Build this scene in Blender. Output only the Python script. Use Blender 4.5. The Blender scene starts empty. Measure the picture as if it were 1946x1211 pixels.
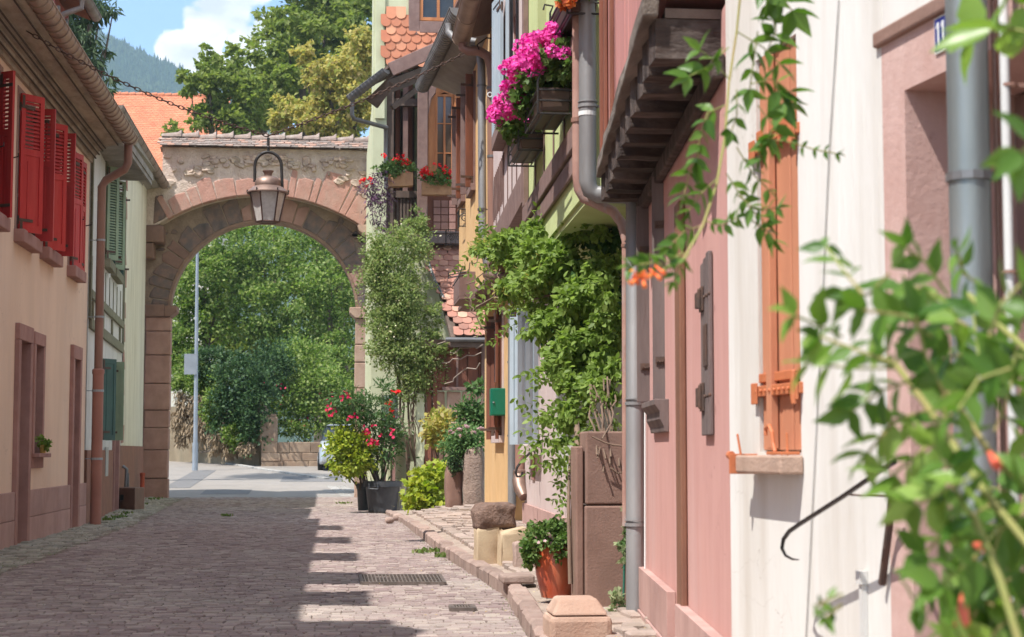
import bpy, math, random
import numpy as np
from mathutils import Vector, Matrix
R = math.radians
rng = np.random.default_rng(7)
random.seed(7)
SC = bpy.context.scene
COL = SC.collection

# ------------------------------------------------------------------ camera
CAM = Vector((0.0, 0.0, 1.15)); YAW = R(5.94); PITCH = R(4.47); FPX = 3200.0
cd = bpy.data.cameras.new('camera'); cam = bpy.data.objects.new('camera', cd); COL.objects.link(cam)
cam.location = CAM; cam.rotation_euler = (R(90) + PITCH, 0, -YAW)
cd.sensor_width = 36; cd.lens = FPX / 1946 * 36
cd.clip_start = 0.05; cd.clip_end = 20000
cd.dof.use_dof = True; cd.dof.focus_distance = 17.0; cd.dof.aperture_fstop = 5.2
SC.camera = cam

# ------------------------------------------------------------------ light
SUN_D = Vector((0.475, 0.34, -1.0)).normalized()
w = bpy.data.worlds.new("World"); SC.world = w; w.use_nodes = True
nt = w.node_tree; nt.nodes.clear()
wo = nt.nodes.new('ShaderNodeOutputWorld'); bg = nt.nodes.new('ShaderNodeBackground')
sky = nt.nodes.new('ShaderNodeTexSky'); sky.sky_type = 'NISHITA'; sky.sun_disc = False
sky.sun_elevation = R(59.7); sky.sun_rotation = R(234.4); sky.air_density = 0.75; sky.dust_density = 0.15; sky.ozone_density = 2.4
bg.inputs['Strength'].default_value = 0.10
tc = nt.nodes.new('ShaderNodeTexCoord')
def wn(t, **k):
    n = nt.nodes.new(t)
    for a, b in k.items(): setattr(n, a, b)
    return n
mp = wn('ShaderNodeMapping'); mp.inputs['Scale'].default_value = (1, 1, 1.5); mp.inputs['Location'].default_value = (0.31, 0.0, 0.02)
no = wn('ShaderNodeTexNoise'); no.inputs['Scale'].default_value = 26.0; no.inputs['Detail'].default_value = 9; no.inputs['Roughness'].default_value = 0.56
nt.links.new(tc.outputs['Generated'], mp.inputs[0]); nt.links.new(mp.outputs[0], no.inputs['Vector'])
# small clouds over the valley, plus wide unseen ones added as fill light
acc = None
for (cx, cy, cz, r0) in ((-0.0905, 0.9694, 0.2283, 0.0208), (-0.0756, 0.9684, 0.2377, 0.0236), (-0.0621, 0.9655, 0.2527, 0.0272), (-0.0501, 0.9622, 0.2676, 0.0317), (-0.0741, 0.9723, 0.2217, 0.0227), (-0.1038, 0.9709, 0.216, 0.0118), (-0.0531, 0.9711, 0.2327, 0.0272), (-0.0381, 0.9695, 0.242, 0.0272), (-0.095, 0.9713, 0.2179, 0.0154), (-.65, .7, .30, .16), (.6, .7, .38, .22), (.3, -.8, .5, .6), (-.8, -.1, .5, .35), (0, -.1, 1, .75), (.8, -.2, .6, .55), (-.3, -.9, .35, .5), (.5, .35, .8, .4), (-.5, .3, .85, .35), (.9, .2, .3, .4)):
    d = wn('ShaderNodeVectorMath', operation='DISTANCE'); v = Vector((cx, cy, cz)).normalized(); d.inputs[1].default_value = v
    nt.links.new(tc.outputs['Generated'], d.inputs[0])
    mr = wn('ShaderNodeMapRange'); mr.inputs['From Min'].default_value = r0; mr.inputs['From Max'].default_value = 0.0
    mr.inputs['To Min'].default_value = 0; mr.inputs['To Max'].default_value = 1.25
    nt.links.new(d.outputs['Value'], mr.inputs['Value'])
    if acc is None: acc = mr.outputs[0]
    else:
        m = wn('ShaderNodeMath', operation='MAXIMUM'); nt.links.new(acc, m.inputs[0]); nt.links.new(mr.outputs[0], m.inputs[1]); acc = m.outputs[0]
sb = wn('ShaderNodeMath', operation='SUBTRACT'); sb.inputs[1].default_value = 0.5; nt.links.new(no.outputs['Fac'], sb.inputs[0])
ml = wn('ShaderNodeMath', operation='MULTIPLY'); ml.inputs[1].default_value = 1.7; nt.links.new(sb.outputs[0], ml.inputs[0])
ad = wn('ShaderNodeMath', operation='ADD'); nt.links.new(ml.outputs[0], ad.inputs[0]); nt.links.new(acc, ad.inputs[1])
gt = wn('ShaderNodeMapRange', interpolation_type='SMOOTHSTEP'); gt.inputs['From Min'].default_value = 0.40; gt.inputs['From Max'].default_value = 0.60
nt.links.new(ad.outputs[0], gt.inputs['Value'])
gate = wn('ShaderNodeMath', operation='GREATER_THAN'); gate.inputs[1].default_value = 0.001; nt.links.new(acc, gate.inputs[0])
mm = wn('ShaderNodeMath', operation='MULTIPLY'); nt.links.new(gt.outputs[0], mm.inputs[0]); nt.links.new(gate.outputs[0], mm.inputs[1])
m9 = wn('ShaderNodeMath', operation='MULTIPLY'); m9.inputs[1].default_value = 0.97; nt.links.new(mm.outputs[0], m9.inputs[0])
n2 = wn('ShaderNodeTexNoise'); n2.inputs['Scale'].default_value = 40; n2.inputs['Detail'].default_value = 4
nt.links.new(mp.outputs[0], n2.inputs['Vector'])
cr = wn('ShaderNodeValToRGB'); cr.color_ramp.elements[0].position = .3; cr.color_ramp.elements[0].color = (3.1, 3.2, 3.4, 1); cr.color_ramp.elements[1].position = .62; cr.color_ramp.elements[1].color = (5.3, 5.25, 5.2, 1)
nt.links.new(n2.outputs['Fac'], cr.inputs[0])
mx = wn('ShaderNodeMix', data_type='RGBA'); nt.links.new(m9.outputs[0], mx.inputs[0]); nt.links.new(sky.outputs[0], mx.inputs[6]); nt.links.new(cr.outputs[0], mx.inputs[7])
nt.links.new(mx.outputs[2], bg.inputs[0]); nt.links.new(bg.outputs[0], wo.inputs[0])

sl = bpy.data.lights.new('sun', 'SUN'); sl.energy = 2.25; sl.angle = R(0.53); sl.color = (1.0, .96, .90)
so = bpy.data.objects.new('sun', sl); COL.objects.link(so); so.location = (-20, -10, 40)
so.rotation_euler = SUN_D.to_track_quat('-Z', 'Y').to_euler()
SC.view_settings.view_transform = 'Standard'; SC.view_settings.look = 'None'
SC.view_settings.exposure = 1.8; SC.view_settings.gamma = 1
SC.cycles.max_bounces = 6; SC.cycles.diffuse_bounces = 4; SC.cycles.transparent_max_bounces = 6; SC.cycles.caustics_reflective = False; SC.cycles.caustics_refractive = False

# ------------------------------------------------------------------ pixel helpers (photo pixels 1946x1211)
Fv = Vector((math.sin(YAW) * math.cos(PITCH), math.cos(YAW) * math.cos(PITCH), math.sin(PITCH)))
Rv = Vector((math.cos(YAW), -math.sin(YAW), 0)); Uv = Rv.cross(Fv)
def ray(px, py): return Fv * FPX + Rv * (px - 973) + Uv * (605.5 - py)
def W(px, py, Y):
    d = ray(px, py); return CAM + d * (Y / d.y)
def WX(px, py, X):
    d = ray(px, py); return CAM + d * (X / d.x)
def gz(Y):  # ground height
    return 0.0 if Y < 42 else min(1.5, .035 * (Y - 42))
def G(px, py, off=0.0):  # where a photo pixel meets the ground
    d = ray(px, py); Y = 4.0
    while Y < 110:
        p = CAM + d * (Y / d.y)
        if p.z <= gz(Y) + off: return p
        Y += .02
    return p
def PPM(Y): return FPX / Y       # pixels per metre at depth Y

class Wall:
    """A vertical plane: a runs along it, d sticks out towards the street."""
    def __init__(s, x0, y0, x1, y1, toward=(0, 0)):
        s.p = Vector((x0, y0, 0)); s.u = Vector((x1 - x0, y1 - y0, 0)); s.len = s.u.length; s.u.normalize()
        n = Vector((-s.u.y, s.u.x, 0))
        if n.dot(Vector((toward[0], toward[1], 0)) - s.p) < 0: n = -n
        s.n = n
    def hit(s, px, py, d=0.0):
        r = ray(px, py); o = s.p + s.n * d
        t = (o - CAM).dot(s.n) / r.dot(s.n); q = CAM + r * t
        return (q - s.p).dot(s.u), q.z
    def a(s, px, py=600, d=0.0): return s.hit(px, py, d)[0]
    def z(s, px, py, d=0.0): return s.hit(px, py, d)[1]
    def pt(s, a, z, d=0.0): return s.p + s.u * a + s.n * d + Vector((0, 0, z))

# ------------------------------------------------------------------ object helpers
def tag(o, label=None, cat=None, group=None, kind=None):
    if label: o['label'] = label
    if cat: o['category'] = cat
    if group: o['group'] = group
    if kind: o['kind'] = kind
    return o
def thing(name, label, cat, loc=(0, 0, 0), group=None):
    o = bpy.data.objects.new(name, None); COL.objects.link(o); o.location = loc; o.empty_display_size = .2
    return tag(o, label, cat, group)
class MB:
    def __init__(s): s.v = []; s.f = []; s.m = []; s.mi = 0
    def add(s, vs, fs):
        b = len(s.v); s.v.extend([tuple(p) for p in vs])
        for f in fs: s.f.append(tuple(b + i for i in f)); s.m.append(s.mi)
        return s
    def quad(s, a, b, c, d): return s.add([a, b, c, d], [(0, 1, 2, 3)])
    def hexa(s, p):  # 8 points: bottom 4 ccw, top 4 ccw
        return s.add(p, [(3, 2, 1, 0), (4, 5, 6, 7), (0, 1, 5, 4), (1, 2, 6, 5), (2, 3, 7, 6), (3, 0, 4, 7)])
    def obox(s, o, u, v, w_, u0, u1, v0, v1, w0, w1):
        P = lambda a, b, c: o + u * a + v * b + w_ * c
        return s.hexa([P(u0, v0, w0), P(u1, v0, w0), P(u1, v1, w0), P(u0, v1, w0), P(u0, v0, w1), P(u1, v0, w1), P(u1, v1, w1), P(u0, v1, w1)])
    def box(s, x0, x1, y0, y1, z0, z1):
        return s.obox(Vector((0, 0, 0)), Vector((1, 0, 0)), Vector((0, 1, 0)), Vector((0, 0, 1)), x0, x1, y0, y1, z0, z1)
    def wbox(s, wl, a0, a1, z0, z1, d0, d1, j=0.0):
        J = lambda: Vector((random.uniform(-j, j), random.uniform(-j, j), random.uniform(-j, j))) if j else Vector((0, 0, 0))
        return s.hexa([wl.pt(a0, z0, d0) + J(), wl.pt(a1, z0, d0) + J(), wl.pt(a1, z0, d1) + J(), wl.pt(a0, z0, d1) + J(),
                       wl.pt(a0, z1, d0) + J(), wl.pt(a1, z1, d0) + J(), wl.pt(a1, z1, d1) + J(), wl.pt(a0, z1, d1) + J()])
    def prism(s, pts, ext):  # polygon extruded by vector ext
        n = len(pts); ext = Vector(ext); q = [Vector(p) for p in pts]
        return s.add(q + [p + ext for p in q], [tuple(range(n - 1, -1, -1)), tuple(range(n, 2 * n))] + [(i, (i + 1) % n, n + (i + 1) % n, n + i) for i in range(n)])
    def beam(s, p, q, wd, dp, up=(0, 0, 1)):
        p = Vector(p); q = Vector(q); t = (q - p); L = t.length; t.normalize(); up = Vector(up)
        a = t.cross(up)
        if a.length < 1e-5: a = t.cross(Vector((1, 0, 0)))
        a.normalize(); b = a.cross(t)
        return s.obox(p, t, a, b, 0, L, -wd / 2, wd / 2, -dp / 2, dp / 2)
    def tube(s, pts, r, n=10, caps=True):
        pts = [Vector(p) for p in pts]; rs = r if isinstance(r, (list, tuple)) else [r] * len(pts)
        b = len(s.v); prev = None; fs = []
        vs = []
        for i, p in enumerate(pts):
            t = (pts[min(i + 1, len(pts) - 1)] - pts[max(i - 1, 0)]).normalized()
            if prev is None:
                a = t.cross(Vector((0, 0, 1)))
                if a.length < 1e-3: a = t.cross(Vector((1, 0, 0)))
            else: a = prev - t * prev.dot(t)
            a.normalize(); prev = a; c = t.cross(a)
            for k in range(n):
                th = 2 * math.pi * k / n; vs.append(p + (a * math.cos(th) + c * math.sin(th)) * rs[i])
        for i in range(len(pts) - 1):
            for k in range(n):
                k2 = (k + 1) % n; fs.append((i * n + k, i * n + k2, (i + 1) * n + k2, (i + 1) * n + k))
        if caps: fs.append(tuple(range(n - 1, -1, -1))); fs.append(tuple((len(pts) - 1) * n + k for k in range(n)))
        return s.add(vs, fs)
    def lathe(s, c, prof, n=24, squash=1.0):
        c = Vector(c); vs = []; fs = []
        for (r, z) in prof:
            for k in range(n):
                th = 2 * math.pi * k / n; vs.append(c + Vector((math.cos(th) * r, math.sin(th) * r * squash, z)))
        for i in range(len(prof) - 1):
            for k in range(n):
                k2 = (k + 1) % n; fs.append((i * n + k, i * n + k2, (i + 1) * n + k2, (i + 1) * n + k))
        return s.add(vs, fs)
    def sweep(s, prof, p, q, nrm, up=(0, 0, 1), caps=True):  # closed 2D profile (d,z) extruded from p to q
        p = Vector(p); q = Vector(q); n = Vector(nrm); up = Vector(up); k = len(prof)
        A = [p + n * d + up * z for d, z in prof]; B = [q + n * d + up * z for d, z in prof]
        fs = [(i, (i + 1) % k, k + (i + 1) % k, k + i) for i in range(k)]
        if caps: fs += [tuple(range(k - 1, -1, -1)), tuple(range(k, 2 * k))]
        return s.add(A + B, fs)
def obj(name, mb, mats, parent=None, bevel=0.0, smooth=False, sub=False):
    me = bpy.data.meshes.new(name)
    me.from_pydata(mb.v, [], mb.f)
    if not isinstance(mats, (list, tuple)): mats = [mats]
    for m in mats: me.materials.append(m)
    if len(mats) > 1: me.polygons.foreach_set('material_index', mb.m)
    me.update()
    o = bpy.data.objects.new(name, me); COL.objects.link(o)
    if parent is not None:
        o.parent = parent
        root = parent
        if parent.type == 'EMPTY': o.location = -parent.location if parent.rotation_euler.z == 0 else (0, 0, 0)
    else:
        vs = np.array(mb.v); c = Vector(((vs[:, 0].min() + vs[:, 0].max()) / 2, (vs[:, 1].min() + vs[:, 1].max()) / 2, vs[:, 2].min()))
        me.transform(Matrix.Translation(-c)); o.location = c
    if smooth:
        for p in me.polygons: p.use_smooth = True
        if smooth is not True:
            me.set_sharp_from_angle(angle=R(smooth))
    if bevel:
        b = o.modifiers.new('bevel', 'BEVEL'); b.width = bevel; b.segments = 2; b.limit_method = 'ANGLE'; b.angle_limit = R(40)
    return o
def struct(name, mb, mats, **k):
    o = obj(name, mb, mats, **k); o['kind'] = 'structure'; return o
def copy_thing(root, loc=None, rot=None, label=None, group=None):
    r = root.copy(); COL.objects.link(r)
    if loc is not None: r.location = loc
    if rot is not None: r.rotation_euler = rot
    if label: r['label'] = label
    if group: r['group'] = group
    def kids(src, dst):
        for ch in list(src.children):
            c = ch.copy(); COL.objects.link(c); c.parent = dst; kids(ch, c)
    kids(root, r)
    return r

# ------------------------------------------------------------------ materials
_M = {}
def mat(name, c1, c2=None, scale=4.0, rough=.85, bump=.25, bscale=60.0, metal=0.0, stretch=(1, 1, 1), island=0.0, stain=None, sscale=1.2, samt=.5,
        c3=None, crack=None, spec=.35, ramp=(.38, .62), wear=None, bdist=.01, speck=None, hue=0.0):
    if name in _M: return _M[name]
    m = bpy.data.materials.new(name); m.use_nodes = True; t = m.node_tree; b = t.nodes['Principled BSDF']; L = t.links.new
    def N(ty, **k):
        n = t.nodes.new(ty)
        for a, v in k.items(): setattr(n, a, v)
        return n
    c2 = c2 or tuple(x * .8 for x in c1)
    tc = N('ShaderNodeTexCoord'); mp = N('ShaderNodeMapping'); mp.inputs['Scale'].default_value = stretch; L(tc.outputs['Object'], mp.inputs[0])
    n1 = N('ShaderNodeTexNoise'); n1.inputs['Scale'].default_value = scale; n1.inputs['Detail'].default_value = 6; n1.inputs['Roughness'].default_value = .6; L(mp.outputs[0], n1.inputs['Vector'])
    r = N('ShaderNodeValToRGB'); r.color_ramp.elements[0].position = ramp[0]; r.color_ramp.elements[1].position = ramp[1]
    r.color_ramp.elements[0].color = (*c1, 1); r.color_ramp.elements[1].color = (*c2, 1); L(n1.outputs['Fac'], r.inputs[0])
    out = r.outputs[0]
    def mix(fac, a, col):
        x = N('ShaderNodeMix', data_type='RGBA'); L(fac, x.inputs[0]); L(a, x.inputs[6])
        if isinstance(col, tuple): x.inputs[7].default_value = (*col, 1)
        else: L(col, x.inputs[7])
        return x.outputs[2]
    if c3:
        g = N('ShaderNodeNewGeometry'); 
        rr = N('ShaderNodeMapRange'); rr.inputs['From Min'].default_value = .55; rr.inputs['From Max'].default_value = .95; L(g.outputs['Random Per Island'], rr.inputs[0])
        out = mix(rr.outputs[0], out, c3)
    if stain:
        n3 = N('ShaderNodeTexNoise'); n3.inputs['Scale'].default_value = sscale; n3.inputs['Detail'].default_value = 5; n3.inputs['Roughness'].default_value = .65
        mp2 = N('ShaderNodeMapping'); mp2.inputs['Scale'].default_value = (stretch[0], stretch[1], stretch[2] * .45); L(tc.outputs['Object'], mp2.inputs[0]); L(mp2.outputs[0], n3.inputs['Vector'])
        rr = N('ShaderNodeMapRange'); rr.inputs['From Min'].default_value = .48; rr.inputs['From Max'].default_value = .72; rr.inputs['To Max'].default_value = samt; L(n3.outputs['Fac'], rr.inputs[0])
        out = mix(rr.outputs[0], out, stain)
    if wear:  # small chips of another colour
        n4 = N('ShaderNodeTexNoise'); n4.inputs['Scale'].default_value = wear[1]; n4.inputs['Detail'].default_value = 8; n4.inputs['Roughness'].default_value = .7; L(mp.outputs[0], n4.inputs['Vector'])
        rr = N('ShaderNodeMapRange'); rr.inputs['From Min'].default_value = wear[2]; rr.inputs['From Max'].default_value = wear[2] + .04; L(n4.outputs['Fac'], rr.inputs[0])
        out = mix(rr.outputs[0], out, wear[0])
    if crack:  # hairline cracks and small flakes where a slow noise allows them
        nd = N('ShaderNodeTexNoise'); nd.inputs['Scale'].default_value = 3.5; nd.inputs['Detail'].default_value = 4; L(tc.outputs['Object'], nd.inputs['Vector'])
        va = N('ShaderNodeVectorMath', operation='MULTIPLY_ADD'); va.inputs[1].default_value = (.5, .5, .5); L(nd.outputs['Color'], va.inputs[0]); L(tc.outputs['Object'], va.inputs[2])
        vo = N('ShaderNodeTexVoronoi', feature='DISTANCE_TO_EDGE'); vo.inputs['Scale'].default_value = crack[1]; L(va.outputs[0], vo.inputs['Vector'])
        rr = N('ShaderNodeMapRange'); rr.inputs['From Min'].default_value = .0; rr.inputs['From Max'].default_value = crack[2]; rr.inputs['To Min'].default_value = 1; rr.inputs['To Max'].default_value = 0; L(vo.outputs['Distance'], rr.inputs[0])
        nm = N('ShaderNodeTexNoise'); nm.inputs['Scale'].default_value = 1.1; nm.inputs['Detail'].default_value = 3; L(tc.outputs['Object'], nm.inputs['Vector'])
        rm = N('ShaderNodeMapRange'); rm.inputs['From Min'].default_value = .5; rm.inputs['From Max'].default_value = .62; L(nm.outputs['Fac'], rm.inputs[0])
        mu = N('ShaderNodeMath', operation='MULTIPLY'); L(rr.outputs[0], mu.inputs[0]); L(rm.outputs[0], mu.inputs[1]); out = mix(mu.outputs[0], out, crack[0])
    if island:
        g = N('ShaderNodeNewGeometry'); hs = N('ShaderNodeHueSaturation')
        rr = N('ShaderNodeMapRange'); rr.inputs['To Min'].default_value = 1 - island; rr.inputs['To Max'].default_value = 1 + island; L(g.outputs['Random Per Island'], rr.inputs[0])
        L(rr.outputs[0], hs.inputs['Value']); L(out, hs.inputs['Color'])
        if hue:
            ma = N('ShaderNodeMath', operation='MULTIPLY'); ma.inputs[1].default_value = 7.31; L(g.outputs['Random Per Island'], ma.inputs[0])
            fr = N('ShaderNodeMath', operation='FRACT'); L(ma.outputs[0], fr.inputs[0])
            rh = N('ShaderNodeMapRange'); rh.inputs['To Min'].default_value = .5 - hue; rh.inputs['To Max'].default_value = .5 + hue; L(fr.outputs[0], rh.inputs[0]); L(rh.outputs[0], hs.inputs['Hue'])
        out = hs.outputs[0]
    L(out, b.inputs['Base Color'])
    b.inputs['Roughness'].default_value = rough; b.inputs['Metallic'].default_value = metal; b.inputs['Specular IOR Level'].default_value = spec
    if bump:
        n5 = N('ShaderNodeTexNoise'); n5.inputs['Scale'].default_value = bscale; n5.inputs['Detail'].default_value = 6; n5.inputs['Roughness'].default_value = .62; L(mp.outputs[0], n5.inputs['Vector'])
        bm = N('ShaderNodeBump'); bm.inputs['Strength'].default_value = bump; bm.inputs['Distance'].default_value = bdist; L(n5.outputs['Fac'], bm.inputs['Height']); L(bm.outputs[0], b.inputs['Normal'])
    _M[name] = m; return m
def leafmat(name, cols, trans=.35, rough=.55, noise=None):
    if name in _M: return _M[name]
    m = bpy.data.materials.new(name); m.use_nodes = True; t = m.node_tree; L = t.links.new; b = t.nodes['Principled BSDF']; o = t.nodes['Material Output']
    g = t.nodes.new('ShaderNodeNewGeometry'); r = t.nodes.new('ShaderNodeValToRGB'); L(g.outputs['Random Per Island'], r.inputs[0])
    e = r.color_ramp.elements; n = len(cols)
    e[0].position = 0; e[0].color = (*cols[0], 1); e[1].position = 1; e[1].color = (*cols[-1], 1)
    for i in range(1, n - 1):
        x = e.new(i / (n - 1)); x.color = (*cols[i], 1)
    L(r.outputs[0], b.inputs['Base Color']); b.inputs['Roughness'].default_value = rough; b.inputs['Specular IOR Level'].default_value = .25
    tr = t.nodes.new('ShaderNodeBsdfTranslucent'); hs = t.nodes.new('ShaderNodeHueSaturation'); hs.inputs['Value'].default_value = 1.5; hs.inputs['Saturation'].default_value = 1.1
    L(r.outputs[0], hs.inputs['Color']); L(hs.outputs[0], tr.inputs['Color'])
    mxs = t.nodes.new('ShaderNodeMixShader'); mxs.inputs[0].default_value = trans; L(b.outputs[0], mxs.inputs[1]); L(tr.outputs[0], mxs.inputs[2]); L(mxs.outputs[0], o.inputs[0])
    _M[name] = m; return m
def glassmat(name, c=(.02, .025, .03)):
    if name in _M: return _M[name]
    m = mat(name, c, tuple(x * 1.8 for x in c), 1.5, .08, .06, 3, spec=.6, bdist=.02); return m

# ------------------------------------------------------------------ leaves
T_OVAL = (np.array([(0, 0, 0), (-.30, .32, .05), (-.22, .72, .03), (0, 1, -.06), (.22, .72, .03), (.30, .32, .05), (0, .5, -.02)], float),
          [(0, 6, 1), (1, 6, 3, 2), (0, 5, 6), (5, 4, 3, 6)])
T_SIMPLE = (np.array([(0, 0, 0), (-.33, .45, .08), (0, 1, -.04), (.33, .45, .08)], float), [(0, 2, 1), (0, 3, 2)])
T_LONG = (np.array([(0, 0, 0), (-.12, .45, .04), (0, 1, -.08), (.12, .45, .04)], float), [(0, 2, 1), (0, 3, 2)])
T_LOBED = (np.array([(0, 0, 0), (-.42, .08, .03), (-.38, .38, .05), (-.5, .62, 0), (-.17, .68, .05), (0, 1.05, -.08), (.17, .68, .05), (.5, .62, 0), (.38, .38, .05), (.42, .08, .03), (0, .42, -.02)], float),
           [(0, 10, 2, 1), (2, 10, 4, 3), (10, 5, 4), (0, 9, 8, 10), (8, 7, 6, 10), (10, 6, 5)])
_a = [2 * math.pi * k / 10 for k in range(10)]
T_PETAL = (np.array([(0, 0, -.08)] + [(math.cos(x) * (.5 if k % 2 else .32), math.sin(x) * (.5 if k % 2 else .32), .05) for k, x in enumerate(_a)], float),
           [(0, 1 + k, 1 + (k + 1) % 10) for k in range(10)])
def leaf_mesh(name, P, D, S, tpl, mt, parent=None, up=None, roll=.9, smooth=False, squash=None):
    """leaves at points P, pointing along D, size S"""
    n = len(P); P = np.asarray(P, float); D = np.asarray(D, float); D /= np.linalg.norm(D, axis=1)[:, None] + 1e-9
    U = rng.normal(size=(n, 3)) * roll + np.array(up if up is not None else (-.35, -.35, 1.0)); X = np.cross(D, U); X /= np.linalg.norm(X, axis=1)[:, None] + 1e-9
    Z = np.cross(X, D)
    S = np.broadcast_to(np.asarray(S, float), (n,))
    tv, tf = tpl
    V = (P[:, None, :] + (X[:, None, :] * tv[None, :, 0, None] + D[:, None, :] * tv[None, :, 1, None] + Z[:, None, :] * tv[None, :, 2, None]) * S[:, None, None]).reshape(-1, 3)
    k = len(tv); off = (np.arange(n) * k)
    loops = []; tot = []
    fl = np.concatenate([np.array(f) for f in tf]); cnt = np.array([len(f) for f in tf])
    LV = (off[:, None] + fl[None, :]).reshape(-1); CN = np.tile(cnt, n)
    me = bpy.data.meshes.new(name); me.vertices.add(len(V)); me.loops.add(len(LV)); me.polygons.add(len(CN))
    o = bpy.data.objects.new(name, me); COL.objects.link(o)
    if parent is not None:
        o.parent = parent
        if parent.type == 'EMPTY': o.location = -parent.location
    else:
        c = np.array([(V[:, 0].min() + V[:, 0].max()) / 2, (V[:, 1].min() + V[:, 1].max()) / 2, V[:, 2].min()]); V = V - c; o.location = c
    me.vertices.foreach_set('co', V.astype(np.float32).ravel()); me.loops.foreach_set('vertex_index', LV.astype(np.int32))
    me.polygons.foreach_set('loop_start', np.concatenate([[0], np.cumsum(CN)[:-1]]).astype(np.int32))
    me.polygons.foreach_set('loop_total', CN.astype(np.int32))
    me.materials.append(mt); me.update(calc_edges=True); me.validate()
    if smooth: me.polygons.foreach_set('use_smooth', np.ones(len(CN), bool))
    return o
def blob_points(blobs, n, clump=.16, shell=.55, per=26, gap=.0):
    """blobs: (center Vector, (rx,ry,rz)); returns points, outward dirs, grouped in clumps"""
    vol = np.array([b[1][0] * b[1][1] * b[1][2] for b in blobs]) ** (2 / 3); pr = vol / vol.sum()
    P = []; D = []
    for (c, r), q in zip(blobs, pr):
        m = max(1, int(n * q)); nc = max(3, m // per)
        d = rng.normal(size=(nc, 3)); d /= np.linalg.norm(d, axis=1)[:, None]
        rad = shell + (1 - shell) * rng.random(nc) ** .6
        rad *= 1 + .16 * rng.normal(size=nc)
        cc = np.array(c) + d * rad[:, None] * np.array(r)
        idx = rng.integers(0, nc, m); sc = clump * (r[0] * r[1] * r[2]) ** (1 / 3)
        pts = cc[idx] + rng.normal(size=(m, 3)) * sc * np.array([1, 1, .7])
        P.append(pts); D.append(d[idx] + rng.normal(size=(m, 3)) * .8 + np.array([0, 0, -.1]))
    return np.concatenate(P), np.concatenate(D)
def pb(px, py, rx, ry, Y, rd):  # a blob given where it shows, its real radius and depth
    s = PPM(Y); c = W(px, py, Y); return (c, (rx / s, rd, ry / s))
def split_blobs(blobs, k=7, f=.42, seed=3, core=.62):   # break a round crown into uneven billows
    rd = np.random.default_rng(seed); out = []
    for c, r in blobs:
        out.append((c, tuple(x * core for x in r)))
        for _ in range(k):
            d = rd.normal(size=3); d /= np.linalg.norm(d); q = rd.uniform(.55, .95); s = f * rd.uniform(.6, 1.25)
            out.append((Vector([c[i] + d[i] * r[i] * q for i in range(3)]), tuple(x * s for x in r)))
    return out
def foliage(name, blobs, n, size, tpl, mt, parent=None, clump=.16, shell=.55, per=26, droop=0.0, up=None, smooth=False, var=.3):
    P, D = blob_points(blobs, n, clump, shell, per); D[:, 2] -= droop
    S = size * (1 + var * (rng.random(len(P)) * 2 - 1))
    return leaf_mesh(name, P, D, S, tpl, mt, parent, up=up, smooth=smooth)
def wander(p, q, n, amp, sag=0.0):
    p = Vector(p); q = Vector(q); out = []
    for i in range(n + 1):
        t = i / n; e = math.sin(math.pi * t)
        out.append(p.lerp(q, t) + Vector((random.uniform(-amp, amp), random.uniform(-amp, amp), random.uniform(-amp, amp) - sag * e)) * (1 if 0 < i < n else 0))
    return out
# ------------------------------------------------------------------ material library
peach = mat('peach_plaster', (.80, .60, .46), (.73, .54, .41), 1.6, .9, .5, 16, stain=(.66, .51, .43), sscale=1.1, samt=.6, stretch=(1, 1, .3), wear=((.50, .38, .3), 9, .68), crack=((.42, .30, .24), 1.3, .006))
cream = mat('cream_plaster', (.74, .71, .60), (.67, .64, .54), 2.5, .9, .6, 14, stain=(.42, .39, .30), sscale=1.4, samt=.6, crack=((.38, .35, .28), 1.5, .006), stretch=(1, 1, .4))
whitew = mat('white_limewash', (.66, .65, .62), (.6, .59, .56), 3, .9, .35, 60, stain=(.42, .42, .4), sscale=1.5, samt=.5)
whitep = mat('white_plaster', (.70, .685, .65), (.65, .63, .59), 3, .88, .5, 18, stain=(.46, .41, .345), sscale=2.0, samt=.8, stretch=(1, 1, .2), wear=((.46, .40, .34), 16, .69), crack=((.40, .36, .31), 2.6, .004))
pinkp = mat('pink_plaster', (.60, .335, .295), (.555, .30, .265), 5, .9, .6, 220, stain=(.60, .40, .37), sscale=2.2, samt=.9, stretch=(1, 1, .25), bdist=.005, wear=((.48, .24, .21), 12, .68), crack=((.40, .20, .18), 1.9, .004))
lav = mat('lavender_plaster', (.60, .50, .47), (.56, .45, .43), 3, .9, .35, 90, stain=(.46, .37, .34), sscale=1.0, samt=.5, stretch=(1, 1, .5))
ochre = mat('ochre_plaster', (.68, .44, .21), (.62, .39, .18), 3, .9, .35, 90, stain=(.7, .5, .3), sscale=.8, samt=.5)
palegreen = mat('pale_green_plaster', (.60, .62, .42), (.55, .565, .38), 3, .9, .35, 80, stain=(.36, .38, .22), sscale=1.2, samt=.5)
greenp = mat('green_plaster', (.56, .62, .30), (.50, .57, .26), 3, .9, .35, 80, stain=(.4, .42, .2), sscale=1.1, samt=.4)
dado = mat('brown_dado', (.30, .145, .10), (.25, .12, .085), 3, .9, .3, 60, stain=(.20, .12, .09), sscale=1.2, samt=.6)
sand = mat('pink_sandstone', (.46, .28, .23), (.39, .225, .185), 4, .92, .5, 50, stain=(.24, .15, .12), sscale=2, samt=.6, island=.16, bdist=.015)
sandp = mat('pale_sandstone', (.50, .35, .27), (.43, .28, .21), 4, .92, .5, 50, stain=(.30, .22, .17), sscale=2.2, samt=.5, island=.10, bdist=.015)
plinths = mat('plinth_sandstone', (.48, .31, .275), (.42, .26, .23), 3, .9, .4, 90, stain=(.28, .17, .15), sscale=1.8, samt=.5, island=.08)
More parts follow.
